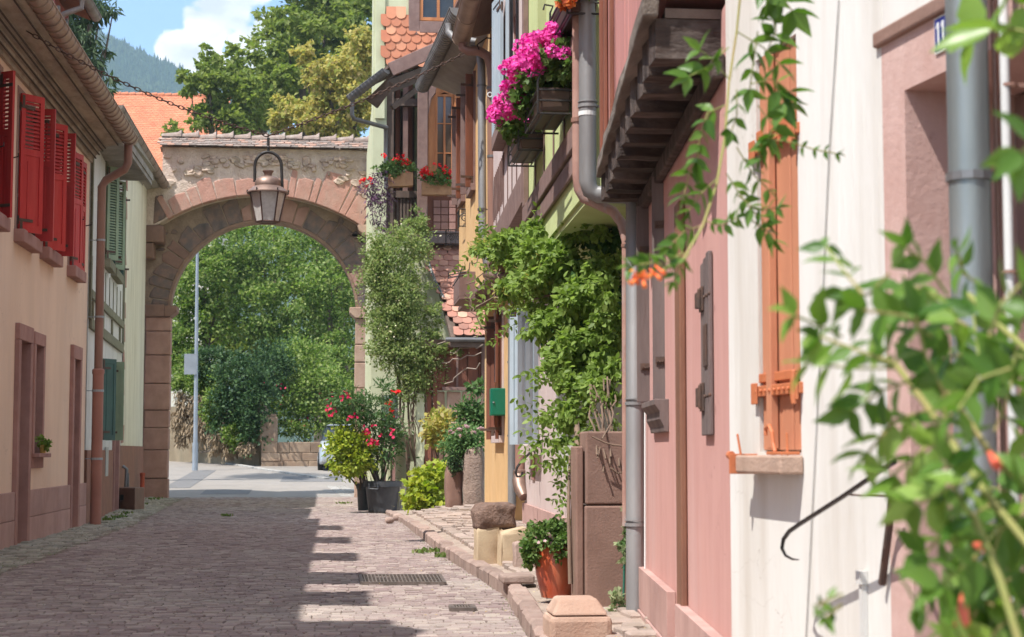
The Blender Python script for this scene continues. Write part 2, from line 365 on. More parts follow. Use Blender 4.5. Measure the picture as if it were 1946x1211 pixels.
framestone = mat('frame_sandstone', (.40, .225, .195), (.34, .185, .16), 4, .9, .3, 70, stain=(.2, .11, .1), sscale=2, samt=.5, island=.05)
browncut = mat('brown_sandstone', (.27, .165, .13), (.22, .13, .10), 3.5, .92, .3, 60, stain=(.15, .10, .08), sscale=1.4, samt=.7, bdist=.015)
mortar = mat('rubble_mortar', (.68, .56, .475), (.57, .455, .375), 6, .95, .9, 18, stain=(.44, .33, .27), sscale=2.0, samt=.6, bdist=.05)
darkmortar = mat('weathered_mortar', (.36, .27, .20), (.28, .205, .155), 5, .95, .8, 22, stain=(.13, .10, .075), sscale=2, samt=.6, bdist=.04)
vouss = mat('red_voussoir', (.56, .31, .245), (.48, .255, .20), 5, .93, .9, 30, stain=(.46, .34, .28), sscale=3, samt=.8, island=.14, bdist=.02)
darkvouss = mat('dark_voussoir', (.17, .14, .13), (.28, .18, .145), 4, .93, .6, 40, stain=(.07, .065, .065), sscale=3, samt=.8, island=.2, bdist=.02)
rubble = mat('field_rubble', (.52, .42, .33), (.56, .42, .345), 3, .93, .7, 30, stain=(.36, .31, .26), sscale=3, samt=.6, island=.2, bdist=.02)
beamwood = mat('grey_cracked_beam', (.11, .085, .068), (.18, .145, .12), 7, .9, .9, 22, stain=(.32, .28, .25), sscale=5, samt=.6, stretch=(1, .25, 1), bdist=.03)  # pale patches paint the sun grazing this grey beam
oldwood = mat('weathered_sunstreak_timber', (.032, .021, .017), (.075, .05, .04), 7, .85, .9, 22, stain=(.20, .16, .14), sscale=9, samt=.6, stretch=(.35, 1, 1), bdist=.03)  # the pale stain colour paints sunlit streaks on the dark aged wood
darkwood = mat('dark_timber', (.10, .07, .055), (.14, .10, .08), 8, .8, .4, 60, stain=(.2, .15, .13), sscale=3, samt=.4)
mauvewood = mat('mauve_painted_timber', (.23, .145, .125), (.18, .11, .095), 7, .75, .3, 60, stain=(.3, .22, .2), sscale=3, samt=.4)
redwood = mat('red_brown_timber', (.24, .085, .05), (.17, .065, .04), 9, .7, .3, 60, stain=(.11, .05, .035), sscale=3, samt=.5, stretch=(1, 1, .2))
orangewood = mat('orange_varnished_wood', (.50, .20, .075), (.38, .14, .05), 9, .5, .2, 60, stretch=(1, 1, .2))
palewood = mat('pale_box_wood', (.42, .235, .12), (.33, .17, .085), 8, .7, .3, 60, stain=(.22, .12, .07), sscale=6, samt=.5)
greywood = mat('grey_brown_shutter_wood', (.17, .13, .12), (.12, .09, .085), 8, .75, .5, 60, stretch=(1, 1, .15), stain=(.25, .21, .19), sscale=3, samt=.5, bdist=.008)
redpaint = mat('red_shutter_paint', (.50, .038, .036), (.42, .028, .028), 6, .55, .25, 50, stain=(.50, .07, .055), sscale=4, samt=.7, stretch=(1, 1, .25), wear=((.26, .04, .035), 20, .66))
greenpaint = mat('green_shutter_paint', (.055, .115, .095), (.045, .09, .08), 3, .55, .1, 60)
greenpale = mat('pale_green_shutter_paint', (.27, .34, .22), (.22, .29, .19), 3, .6, .1, 60)
bluepaint = mat('pale_blue_paint', (.40, .47, .52), (.36, .43, .48), 3, .6, .15, 60, stain=(.3, .34, .37), sscale=4, samt=.4)
orangepaint = mat('orange_shutter_paint', (.52, .225, .125), (.46, .19, .105), 6, .75, .35, 60, stain=(.45, .19, .11), sscale=3.5, samt=.8, stretch=(1, 1, .15), wear=((.62, .38, .27), 26, .66))
greywhite = mat('grey_white_wood', (.44, .43, .41), (.36, .35, .33), 5, .7, .3, 60)
eavewood = mat('weathered_eave_boards', (.40, .335, .26), (.26, .21, .16), 6, .9, .6, 30, stain=(.40, .35, .28), sscale=4, samt=.7, stretch=(1, .3, 1), bdist=.01)
soffitm = mat('grey_soffit_board', (.33, .30, .265), (.27, .245, .215), 4, .9, .3, 50, stain=(.14, .12, .1), sscale=2, samt=.6)
coppergut = mat('old_copper_gutter', (.42, .31, .24), (.32, .23, .18), 4, .55, .15, 40, metal=.55, stain=(.4, .33, .27), sscale=5, samt=.6)
zinc = mat('zinc_sheet', (.30, .30, .30), (.23, .23, .235), 3, .58, .12, 30, metal=.35, stain=(.19, .18, .17), sscale=3.5, samt=.8, stretch=(1, 1, .35), wear=((.40, .40, .385), 9, .68))
zincd = mat('dark_zinc_sheet', (.20, .20, .205), (.15, .15, .155), 3, .45, .12, 30, metal=.6, stain=(.30, .29, .28), sscale=3, samt=.5)
brownpipe = mat('brown_painted_pipe', (.27, .145, .11), (.22, .12, .09), 3, .5, .1, 30, stain=(.34, .22, .17), sscale=2.5, samt=.5, stretch=(1, 1, .4))
rosepipe = mat('rose_painted_pipe', (.36, .165, .125), (.31, .14, .105), 3, .6, .1, 30)
pvc = mat('white_pipe', (.58, .57, .54), (.52, .51, .49), 3, .5, .1, 30)
iron = mat('black_iron', (.035, .032, .032), (.055, .05, .048), 12, .5, .3, 60, metal=.5)
rustiron = mat('rusty_iron', (.13, .075, .055), (.085, .06, .05), 12, .7, .4, 60, metal=.3)
orangeiron = mat('orange_painted_iron', (.52, .165, .07), (.46, .15, .065), 12, .5, .2, 60, wear=((.3, .14, .09), 30, .66))
copper = mat('lamp_copper', (.30, .205, .165), (.22, .15, .125), 6, .5, .15, 30, metal=.6, stain=(.2, .13, .105), sscale=7, samt=.5)
orangetile = mat('orange_roof_tile', (.55, .215, .12), (.47, .175, .10), 3, .88, .3, 60, island=.16, c3=(.60, .29, .17), stain=(.33, .16, .11), sscale=3, samt=.4)
fartile = mat('far_orange_roof_tile', (.54, .20, .105), (.47, .165, .09), 2, .88, .3, 40, island=.10, stain=(.6, .27, .16), sscale=1.2, samt=.5)
rosetile = mat('weathered_rose_tile', (.42, .20, .145), (.35, .16, .12), 4, .9, .3, 60, island=.2, c3=(.48, .27, .19), stain=(.26, .16, .13), sscale=4, samt=.5)
greytile = mat('lichened_grey_tile', (.30, .24, .21), (.22, .175, .155), 7, .92, .5, 40, island=.25, c3=(.36, .21, .155), stain=(.38, .35, .31), sscale=8, samt=.7)
roofbrown = mat('plain_brown_tile_roof', (.30, .15, .10), (.24, .12, .085), 6, .9, .5, 20, stain=(.2, .13, .1), sscale=2, samt=.5)
pane = glassmat('window_glass')
warmpane = glassmat('brown_window_glass', (.07, .05, .035))
sett = mat('porphyry_sett', (.30, .228, .212), (.245, .185, .175), 6, .8, .5, 50, island=.14, c3=(.33, .27, .24), stain=(.37, .32, .285), sscale=.5, samt=.85, bdist=.008, hue=.012)
greysett = mat('grey_field_cobble', (.36, .33, .27), (.27, .25, .21), 6, .8, .5, 40, island=.22, stain=(.14, .15, .09), sscale=2, samt=.5, bdist=.01)
joint = mat('sandy_joint', (.23, .18, .145), (.18, .14, .115), 20, .95, .5, 60, stain=(.10, .12, .05), sscale=1.6, samt=.6)
asphalt = mat('old_asphalt', (.27, .24, .21), (.235, .21, .185), 2, .9, .5, 160, stain=(.30, .265, .235), sscale=.35, samt=.7, wear=((.30, .28, .26), 60, .66), bdist=.006)
earth = mat('dry_earth', (.16, .125, .09), (.11, .09, .06), 2, .95, .6, 8)
pavem = mat('pavement_mortar', (.36, .285, .235), (.29, .225, .185), 5, .92, .6, 40, stain=(.42, .35, .29), sscale=1.5, samt=.6)
kerbm = mat('kerb_sandstone', (.36, .265, .225), (.29, .205, .175), 5, .9, .6, 35, island=.16, stain=(.24, .18, .15), sscale=3, samt=.5, bdist=.015)
greyk = mat('granite_kerb', (.36, .34, .31), (.30, .285, .26), 9, .9, .4, 60, island=.12)
bark = mat('bark', (.13, .10, .075), (.085, .065, .05), 10, .95, .8, 20, stretch=(1, 1, .3), bdist=.02)
vinewood = mat('vine_wood', (.22, .15, .11), (.16, .11, .08), 12, .9, .6, 30, stretch=(1, 1, .3))
terraglaze = mat('glazed_orange_pot', (.48, .095, .035), (.40, .07, .03), 3, .28, .15, 20, stain=(.52, .22, .12), sscale=5, samt=.5, spec=.6)
blacktub = mat('black_plastic', (.04, .042, .048), (.055, .057, .062), 4, .45, .1, 30, stain=(.12, .12, .12), sscale=3, samt=.5)
soil = mat('potting_soil', (.05, .035, .025), (.08, .055, .04), 30, .95, .6, 60)
mailgreen = mat('green_enamel', (.0, .145, .085), (.0, .125, .07), 2, .35, .05, 30, spec=.5)
cabgreen = mat('grey_green_cabinet', (.17, .22, .18), (.14, .19, .155), 2, .6, .1, 30)
steel = mat('galvanised_steel', (.36, .39, .42), (.30, .33, .36), 3, .5, .1, 40, metal=.5)
carpaint = mat('silver_car_paint', (.50, .53, .56), (.46, .49, .52), 2, .28, 0, 30, metal=.4, spec=.6)
rubber = mat('black_rubber', (.02, .02, .02), (.03, .03, .03), 5, .8, 0)
lampwhite = mat('lamp_glass_milk', (.58, .55, .52), (.50, .47, .445), 30, .35, .3, 90, stain=(.28, .25, .23), sscale=8, samt=.5)
enamelw = mat('white_enamel', (.72, .73, .72), (.70, .71, .70), 3, .3, 0)
enamelb = mat('blue_enamel', (.015, .03, .20), (.015, .03, .18), 3, .3, 0)

G1 = (.035, .085, .015); G2 = (.06, .13, .02); G3 = (.10, .19, .03); G4 = (.16, .25, .05)
l_tree = leafmat('broadleaf_green', [(.12, .17, .03), (.17, .23, .045), (.25, .29, .08), (.18, .23, .05)], .45)
l_tree2 = leafmat('hedge_tree_green', [(.07, .13, .022), (.12, .195, .035), (.20, .285, .06), (.34, .39, .15)], .42)
l_dark = leafmat('dark_ivy_green', [(.025, .06, .022), (.045, .09, .03), (.08, .14, .045)], .2)
l_yel = leafmat('yellow_flowering_leaf', [(.38, .34, .08), (.50, .42, .13), (.25, .30, .06), (.46, .36, .16)], .42)
l_wil = leafmat('willow_leaf', [(.045, .075, .03), (.07, .11, .045)], .3)
l_vine = leafmat('wisteria_leaf', [(.13, .20, .04), (.19, .28, .055), (.28, .38, .10), (.14, .22, .045)], .45, .5)
l_vined = leafmat('shaded_wisteria_leaf', [(.03, .085, .02), (.05, .12, .03), (.075, .155, .045)], .3, .4)
l_rose = leafmat('rose_leaf', [(.14, .20, .055), (.20, .27, .08), (.27, .33, .13), (.17, .235, .06), (.38, .38, .17)], .42)
l_yg = leafmat('yellow_green_leaf', [(.26, .34, .04), (.42, .45, .07), (.17, .27, .03)], .42)
l_ger = leafmat('geranium_leaf', [(.07, .14, .03), (.11, .19, .045), (.15, .21, .06)], .3)
l_fore = leafmat('trumpet_vine_leaf', [(.05, .12, .018), (.085, .17, .026), (.14, .24, .05)], .4, .34)
l_forel = leafmat('pale_trumpet_vine_leaf', [(.11, .20, .03), (.17, .28, .05), (.25, .36, .09)], .4, .32)
l_hyd = leafmat('stonecrop_leaf', [(.10, .20, .06), (.15, .26, .09), (.07, .15, .04)], .3)
l_ole = leafmat('oleander_leaf', [(.05, .115, .03), (.085, .16, .05), (.12, .19, .06)], .3)
l_grass = leafmat('weed_leaf', [(.08, .14, .03), (.12, .19, .045), (.2, .2, .08)], .3)
f_pink = leafmat('pink_petal', [(.72, .05, .36), (.82, .14, .50), (.62, .04, .30)], .3)
f_red = leafmat('red_petal', [(.75, .015, .02), (.8, .03, .03)], .25)
f_crim = leafmat('crimson_petal', [(.65, .02, .09), (.75, .05, .14)], .25)
f_pur = leafmat('purple_leaf', [(.09, .035, .075), (.14, .06, .12), (.20, .12, .17), (.07, .10, .04)], .25)
f_ora = leafmat('orange_petal', [(.60, .13, .05), (.65, .25, .06), (.48, .08, .06)], .3)
f_pale = leafmat('pale_pink_petal', [(.55, .35, .38), (.62, .45, .45)], .3)
f_dry = leafmat('dry_stem', [(.25, .18, .11), (.33, .25, .16)], .1)

# ------------------------------------------------------------------ ground
gy = [-60, -5, 2, 42, 50, 60, 70, 84.9, 110, 160, 400, 1000, 4000]
mb = MB()
xs = [-2500, -400, -60, -20, -6, 6, 20, 60, 400, 2500]
for i, y in enumerate(gy):
    for x in xs: mb.v.append((x, y, gz(y) - .03))
nx = len(xs)
for i in range(len(gy) - 1):
    for j in range(nx - 1): mb.f.append((i * nx + j, i * nx + j + 1, (i + 1) * nx + j + 1, (i + 1) * nx + j)); mb.m.append(0)
struct('ground', mb, earth)

KERB = [(-1.0, 1.6), (2, 1.36), (6, 1.14), (8.8, 1.10), (10.7, 1.20), (13.4, 1.34), (18.0, 1.18), (22, 1.12), (27, 1.05), (31, .88), (34, .75), (41, .6), (42, .55)]
def kx(y):
    return float(np.interp(y, [k[0] for k in KERB], [k[1] for k in KERB]))
def lx(y):  # left house line
    return -3.85 if y < 26.6 else -3.85 - .75 * (y - 26.6) / 14.4
# joint bed of the street
mb = MB(); ys = [-3, 2, 6, 8.8, 10.7, 13.4, 18, 22, 26.6, 31, 36, 41.9]
for y in ys: mb.v += [(lx(y) - .1, y, -.009), (kx(y) + .05, y, -.009)]
for i in range(len(ys) - 1): mb.f.append((2 * i, 2 * i + 1, 2 * i + 3, 2 * i + 2)); mb.m.append(0)
struct('street_bed', mb, joint)
# setts: rows across the street, every stone with its own tilt
def stone(mb, q, h, top, inset):
    """q: 4 corners ccw (x,y); chamfered block"""
    cx = sum(p[0] for p in q) / 4; cy = sum(p[1] for p in q) / 4
    tx = random.gauss(0, .014); ty = random.gauss(0, .02)
    def T(p, k, z): x = cx + (p[0] - cx) * k; y = cy + (p[1] - cy) * k; return (x, y, z + (x - cx) * tx + (y - cy) * ty)
    A = [T(p, 1.0, h - top) for p in q]; B = [T(p, 1.0, h - inset * .35) for p in q]; C_ = [T(p, 1 - inset * 4.5, h) for p in q]
    mb.add(A + B + C_, [(8, 9, 10, 11)] + [(i, (i + 1) % 4, 4 + (i + 1) % 4, 4 + i) for i in range(4)] + [(4 + i, 4 + (i + 1) % 4, 8 + (i + 1) % 4, 8 + i) for i in range(4)])
def stripw(y): return .72 if y < 26 else .72 + .25 * (y - 26) / 15
mb = MB(); y = -2.0; row = 0
while y < 41.8:
    d = random.uniform(.07, .10) * (1 if y > 6 else 2); x0 = lx(y) + stripw(y) ; x1 = kx(y) - .02
    x = x0 + random.uniform(-.02, .10); wob = random.uniform(-.01, .01); ph = random.uniform(0, 6)
    while x < x1:
        wd = random.uniform(.07, .145) * (1 if y > 6 else 2); xe = min(x + wd, x1 + .02)
        g = .003; yy = y + .012 * math.sin(x * 2 + ph * .3) + wob
        j = lambda: random.uniform(-.005, .005)
        stone(mb, [(x + g + j(), yy + g + j()), (xe - g + j(), yy + g + j()), (xe - g + j(), yy + d - g + j()), (x + g + j(), yy + d - g + j())], random.gauss(0, .003), .03, .018)
        x = xe
    y += d; row += 1
struct('street_setts', mb, sett)
mb = MB(); y = -2.0
while y < 41.5:
    d = random.uniform(.12, .24) * (1 if y > 6 else 1.6); x = lx(y) + .005; x1 = lx(y) + stripw(y) - .01
    while x < x1:
        wd = random.uniform(.09, .2); xe = min(x + wd, x1)
        if x1 - xe < .05: xe = x1
        j = lambda: random.uniform(-.014, .014); g = .008; k = (x - lx(y)) * .04
        stone(mb, [(x + g + j(), y + g + j()), (xe - g + j(), y + g + j()), (xe - g + j(), y + d - g + j()), (x + g + j(), y + d - g + j())], random.gauss(0.018 - k, .006), .05, .03)
        x = xe
    y += d
struct('cobbled_gutter_strip', mb, greysett)

# right hand pavement: kerb blocks + raised bed with stones
def ph(x, y):   # pavement height
    k = kx(y); return (.10 + .16 * max(0, min(1, (x - k) / 1.1)) * (1 if y > 17 else .35)) if y < 28 else (.05 + .05 * max(0, x - k))
mb = MB(); ys = np.arange(0, 34, .5); nxp = 9
for yy in ys:
    for j in range(nxp):
        x = kx(yy) + .04 + j * (3.5 / (nxp - 1)); mb.v.append((x, yy, ph(x, yy) - .02 + random.uniform(-.004, .004)))
for i in range(len(ys) - 1):
    for j in range(nxp - 1): mb.f.append((i * nxp + j, i * nxp + j + 1, (i + 1) * nxp + j + 1, (i + 1) * nxp + j)); mb.m.append(0)
struct('pavement', mb, pavem)
mb = MB(); y = 0.0
while y < 30.5:
    L = random.uniform(.28, .62) * (1 if y < 20 else 1.3); k0, k1 = kx(y + .01), kx(y + L - .01); wdt = random.uniform(.12, .16)
    h = (.115 if y < 24 else .115 - .06 * (y - 24) / 7) + random.uniform(-.008, .012); j = lambda: random.uniform(-.012, .012)
    z0 = -.05
    P = [(k0 + j(), y + .012, z0), (k0 + wdt, y + .012, z0), (k1 + wdt, y + L - .012, z0), (k1 + j(), y + L - .012, z0)]
    b = .022
    Q = [(p[0], p[1], h - b) for p in P]
    S_ = [(P[0][0] + b, P[0][1] + b, h + j() * .4), (P[1][0] - b, P[1][1] + b, h + j() * .4), (P[2][0] - b, P[2][1] - b, h + j() * .4), (P[3][0] + b, P[3][1] - b, h + j() * .4)]
    mb.add(P + Q + S_, [(8, 9, 10, 11)] + [(i, (i + 1) % 4, 4 + (i + 1) % 4, 4 + i) for i in range(4)] + [(4 + i, 4 + (i + 1) % 4, 8 + (i + 1) % 4, 8 + i) for i in range(4)])
    y += L
struct('kerb', mb, kerbm)
mb = MB(); y = 8.0
while y < 29:
    d = random.uniform(.13, .3); x = kx(y) + .24; x1 = x + 1.5
    while x < x1:
        wd = random.uniform(.1, .32); j = lambda: random.uniform(-.02, .02)
        if random.random() < .82: stone(mb, [(x + j(), y + j()), (x + wd - .02 + j(), y + j()), (x + wd - .02 + j(), y + d - .02 + j()), (x + j(), y + d - .02 + j())], ph(x + .1, y) + random.gauss(.008, .007), .05, .03)
        x += wd
    y += d
struct('pavement_stones', mb, mat('pavement_stone', (.38, .30, .26), (.31, .24, .205), 5, .9, .6, 35, island=.2, stain=(.25, .22, .17), sscale=3, samt=.5, bdist=.015))

# asphalt road beyond the gate, rising and curving off to the left
def sheet(name, pts_l, pts_r, off, m, n=14):
    mb = MB()
    for (a, b) in zip(pts_l, pts_r):
        for k in range(n + 1):
            x = a[0] + (b[0] - a[0]) * k / n; y = a[1] + (b[1] - a[1]) * k / n; mb.v.append((x, y, gz(y) + off))
    for i in range(len(pts_l) - 1):
        for k in range(n): q = i * (n + 1) + k; mb.f.append((q, q + 1, q + n + 2, q + n + 1)); mb.m.append(0)
    return struct(name, mb, m)
yy = [41.92, 44, 47, 50, 53, 56, 60, 64, 70, 80, 84.9]
sheet('asphalt_road', [(-8, y) for y in yy], [(9, y) for y in yy], -.004, asphalt)
# thin granite kerb line curving across the far road
kp = [G(322, 856), G(380, 868), G(430, 881), G(500, 893), G(560, 902), G(622, 911)]
mb = MB()
def resample(P, n):
    P = [Vector(p) for p in P]; L = [0]
    for a, b in zip(P, P[1:]): L.append(L[-1] + (b - a).length)
    out = []
    for i in range(n + 1):
        t = L[-1] * i / n; k = max(j for j in range(len(L)) if L[j] <= t + 1e-9); k = min(k, len(P) - 2)
        out.append(P[k].lerp(P[k + 1], (t - L[k]) / max(1e-9, L[k + 1] - L[k])))
    return out
rp = resample(kp, 40)
for i in range(40):
    a = rp[i].copy(); b = rp[i + 1].copy(); t = (b - a).normalized(); a += t * .02; b -= t * .02
    n = Vector((-t.y, t.x, 0)).normalized(); z = Vector((0, 0, 1))
    mb.hexa([a - n * .09 - z * .05, b - n * .09 - z * .05, b + n * .09 - z * .05, a + n * .09 - z * .05, a - n * .09 + z * .05, b - n * .09 + z * .05, b + n * .09 + z * .05, a + n * .09 + z * .05])
struct('far_kerb', mb, greyk, bevel=.01)
# sandy verge left of that kerb, and two rows of grey setts leading to the gate
kl = [p + Vector((.5 + .1 * i, 1.0, 0)) for i, p in enumerate(kp)]
mb = MB()
for (c0, c1) in ((W(628, 912, 0 + 47), W(660, 944, 42.3)), (W(646, 912, 47), W(690, 944, 42.3))):
    for i in range(16):
        a = c0.lerp(c1, i / 16); b = c0.lerp(c1, (i + .93) / 16); a.z = gz(a.y); b.z = gz(b.y)
        stone(mb, [(b.x - .13, b.y), (b.x + .13, b.y), (a.x + .13, a.y - .02), (a.x - .13, a.y - .02)], gz((a.y + b.y) / 2) + .006, .05, .02)
struct('sett_channel', mb, greyk)
# ================================================================== LEFT SIDE
def wall_holes(mb, wl, a0, a1, z0, z1, holes, depth=.22, thick=.4, top=None):
    """front sheet of a wall with real openings, reveals, back and ends. holes: (a0,a1,z0,z1)"""
    holes = [(h[0] - .004, h[1] + .004, h[2] - .004, h[3] + .004) for h in holes]
    A = sorted(set([a0, a1] + [h[0] for h in holes] + [h[1] for h in holes])); Z = sorted(set([z0, z1] + [h[2] for h in holes] + [h[3] for h in holes]))
    A = [x for x in A if a0 <= x <= a1]; Z = [x for x in Z if z0 <= x <= z1]
    P = wl.pt
    for i in range(len(A) - 1):
        for j in range(len(Z) - 1):
            ca, cz = (A[i] + A[i + 1]) / 2, (Z[j] + Z[j + 1]) / 2
            if any(h[0] < ca < h[1] and h[2] < cz < h[3] for h in holes): continue
            mb.quad(P(A[i], Z[j]), P(A[i + 1], Z[j]), P(A[i + 1], Z[j + 1]), P(A[i], Z[j + 1]))
    for h in holes:
        q = [(h[0], h[2]), (h[1], h[2]), (h[1], h[3]), (h[0], h[3])]
        for k in range(4):
            (xa, za), (xb, zb) = q[k], q[(k + 1) % 4]
            mb.quad(P(xa, za), P(xb, zb), P(xb, zb, -depth), P(xa, za, -depth))
        mb.quad(*[P(x, z, -depth) for x, z in q])
    t = -thick
    mb.quad(P(a0, z0, t), P(a1, z0, t), P(a1, z1, t), P(a0, z1, t)); mb.quad(P(a0, z0), P(a0, z1), P(a0, z1, t), P(a0, z0, t)); mb.quad(P(a1, z0), P(a1, z1), P(a1, z1, t), P(a1, z0, t))
    mb.quad(P(a0, z1), P(a1, z1), P(a1, z1, t), P(a0, z1, t)); mb.quad(P(a0, z0), P(a1, z0), P(a1, z0, t), P(a0, z0, t))
def window(root, wl, h, fm, pm, d=-.12, fw=.06, cols=2, rows=3, name='window_frame', bar=.03, t=.05):
    a0, a1, z0, z1 = h; mb = MB(); sg = 1
    mb.wbox(wl, a0, a0 + fw, z0, z1, d - t, d); mb.wbox(wl, a1 - fw, a1, z0, z1, d - t, d)
    mb.wbox(wl, a0 + fw, a1 - fw, z0, z0 + fw, d - t, d); mb.wbox(wl, a0 + fw, a1 - fw, z1 - fw, z1, d - t, d)
    for c in range(1, cols):
        x = a0 + (a1 - a0) * c / cols; k = bar * (1.0 if c * 2 == cols else .8); mb.wbox(wl, x - k, x + k, z0 + fw, z1 - fw, d - t, d - .003)
    for r in range(1, rows):
        z = z0 + (z1 - z0) * r / rows; mb.wbox(wl, a0 + fw, a1 - fw, z - bar * .5, z + bar * .5, d - t + .005, d - .006)
    f = obj(name, mb, fm, root, bevel=.004)
    mb = MB(); mb.wbox(wl, a0 + fw * .5, a1 - fw * .5, z0 + fw * .5, z1 - fw * .5, d - t * .7, d - t * .5); obj('pane', mb, pm, f)
    return f
def shutter(root, o, u, n, wd, z0, z1, m, louv=.5, hinge=None, th=.035, name='shutter', dirn=1):
    """leaf hinged at o (x,y), going along u, n = its outward normal; louvers over the top part"""
    mb = MB(); o = Vector((o[0], o[1], 0)); u = Vector(u).normalized(); n = Vector(n).normalized(); Zv = Vector((0, 0, 1))
    B = lambda a, b, c, d_, t0=0, t1=th: mb.obox(o, u, n, Zv, a, b, t0, t1, c, d_)
    s = .06
    B(0, s, z0, z1); B(wd - s, wd, z0, z1); B(s, wd - s, z0, z0 + .09); B(s, wd - s, z1 - .08, z1)
    zm = z0 + (z1 - z0) * (1 - louv)
    if louv < 1: 
        if louv > 0: B(s, wd - s, zm - .04, zm + .04)
        B(s, wd - s, z0 + .09, (zm - .04) if louv > 0 else z1 - .08, .010, th - .010)
        B(s + .05, wd - s - .05, z0 + .16, ((zm - .04) if louv > 0 else z1 - .08) - .07, .004, th - .004)
    if louv > 0:
        z = (zm + .04 if louv < 1 else z0 + .09) + .012; top = z1 - .08
        while z < top - .02:
            for sgn in (1,):
                P = lambda a, t, zz: o + u * a + n * t + Zv * zz
                mb.hexa([P(s, .002, z + .03), P(wd - s, .002, z + .03), P(wd - s, .008, z + .036), P(s, .008, z + .036),
                         P(s, th - .008, z), P(wd - s, th - .008, z), P(wd - s, th - .002, z + .006), P(s, th - .002, z + .006)])
            z += .048
    sh = obj(name, mb, m, root)
    mb = MB()
    for zz in (z0 + .14, z1 - .16):
        mb.obox(o, u, n, Zv, -.01, .2, th, th + .006, zz - .018, zz + .018); mb.tube([o + n * (th / 2) + Zv * (zz - .05), o + n * (th / 2) + Zv * (zz + .05)], .013, 6)
    mb.obox(o, u, n, Zv, .005, .045, th, th + .005, z0 + .02, z0 + .14); mb.obox(o, u, n, Zv, .005, .045, th, th + .005, z1 - .18, z1 - .02)
    obj('hinge', mb, hinge or rustiron, sh)
    return sh
def rot2(u, deg):
    c, s = math.cos(R(deg)), math.sin(R(deg)); return Vector((u.x * c - u.y * s, u.x * s + u.y * c, 0))
def half_gutter(name, p, q, r, m, parent, out, ring=.3, ringr=.012, n=12, tilt=0, ends=True, rad=None, sharp=True):
    """open half-round gutter p->q with raised seams; out = outward dir"""
    p = Vector(p); q = Vector(q); t = (q - p).normalized(); L = (q - p).length; o = Vector(out).normalized(); up = o.cross(t); 
    if up.z < 0: up = -up
    mb = MB()
    prof = []
    for k in range(n + 1):
        th = math.pi + math.pi * k / n; prof.append((math.cos(th), math.sin(th)))
    def ringp(c, rr): return [c + o * (x * rr) + up * (z * rr) for x, z in prof]
    ro, ri = r, r - .008
    A, B = ringp(p, ro), ringp(q, ro); C_, D = ringp(p, ri), ringp(q, ri); k = n + 1
    mb.add(A + B, [(i, i + 1, k + i + 1, k + i) for i in range(n)]); mb.add(C_ + D, [(i, i + 1, k + i + 1, k + i) for i in range(n)])
    if ends:
        mb.add(A, [tuple(range(k))]); mb.add(B, [tuple(range(k))])
    mb.tube([p + o * ro, q + o * ro], .012, 8); mb.tube([p - o * ro, q - o * ro], .009, 6)
    x = ring * .5
    while x < L:
        c = p + t * x; P0 = ringp(c, ro + .002); P = ringp(c + t * .0, ro + ringr); P1 = ringp(c + t * ringr * 2.2, ro + .002)
        mb.add(P0 + P + P1, [(i, i + 1, k + i + 1, k + i) for i in range(n)] + [(k + i, k + i + 1, 2 * k + i + 1, 2 * k + i) for i in range(n)])
        x += ring
    return obj(name, mb, m, parent, smooth=50)
def clamp_ring(mb, c, r, h=.03, back=None):
    mb.lathe(c, [(r + .001, 0), (r + .008, 0), (r + .008, h), (r + .001, h)], 14)
    if back is not None: mb.beam(Vector(c) + Vector((0, 0, h / 2)), Vector(c) + Vector(back) + Vector((0, 0, h / 2)), .012, .012)

L1 = Wall(-3.85, 2.0, -3.85, 26.5, toward=(0, 10))
def La(Y): return Y - 2.0
h1 = thing('peach_house', 'peach plastered house with red louvred shutters and a pink stone plinth', 'house', (-3.85, 14, 0))
ups = [(18.6, 19.45), (20.6, 21.55), (22.38, 23.2), (24.6, 25.35)]
ups = [(7.6, 8.45), (11, 11.85), (14.6, 15.45)] + ups
zs0, zs1 = 3.79, 5.41
holes = [(La(a), La(b), zs0, zs1) for a, b in ups]
door1 = (La(20.85), La(21.5), .0, 2.48); win2 = (La(22.02), La(22.58), 1.06, 2.50); door3 = (La(25.08), La(25.62), .0, 2.48)
extra = [(La(9), La(9.9), 1.1, 2.5), (La(12.5), La(13.4), 1.1, 2.5), (La(16), La(16.9), 1.1, 2.5)]
holes += [door1, win2, door3] + extra
mb = MB(); wall_holes(mb, L1, 0, 24.5, -.05, 5.86, holes, .2, .45); obj('wall', mb, peach, h1)
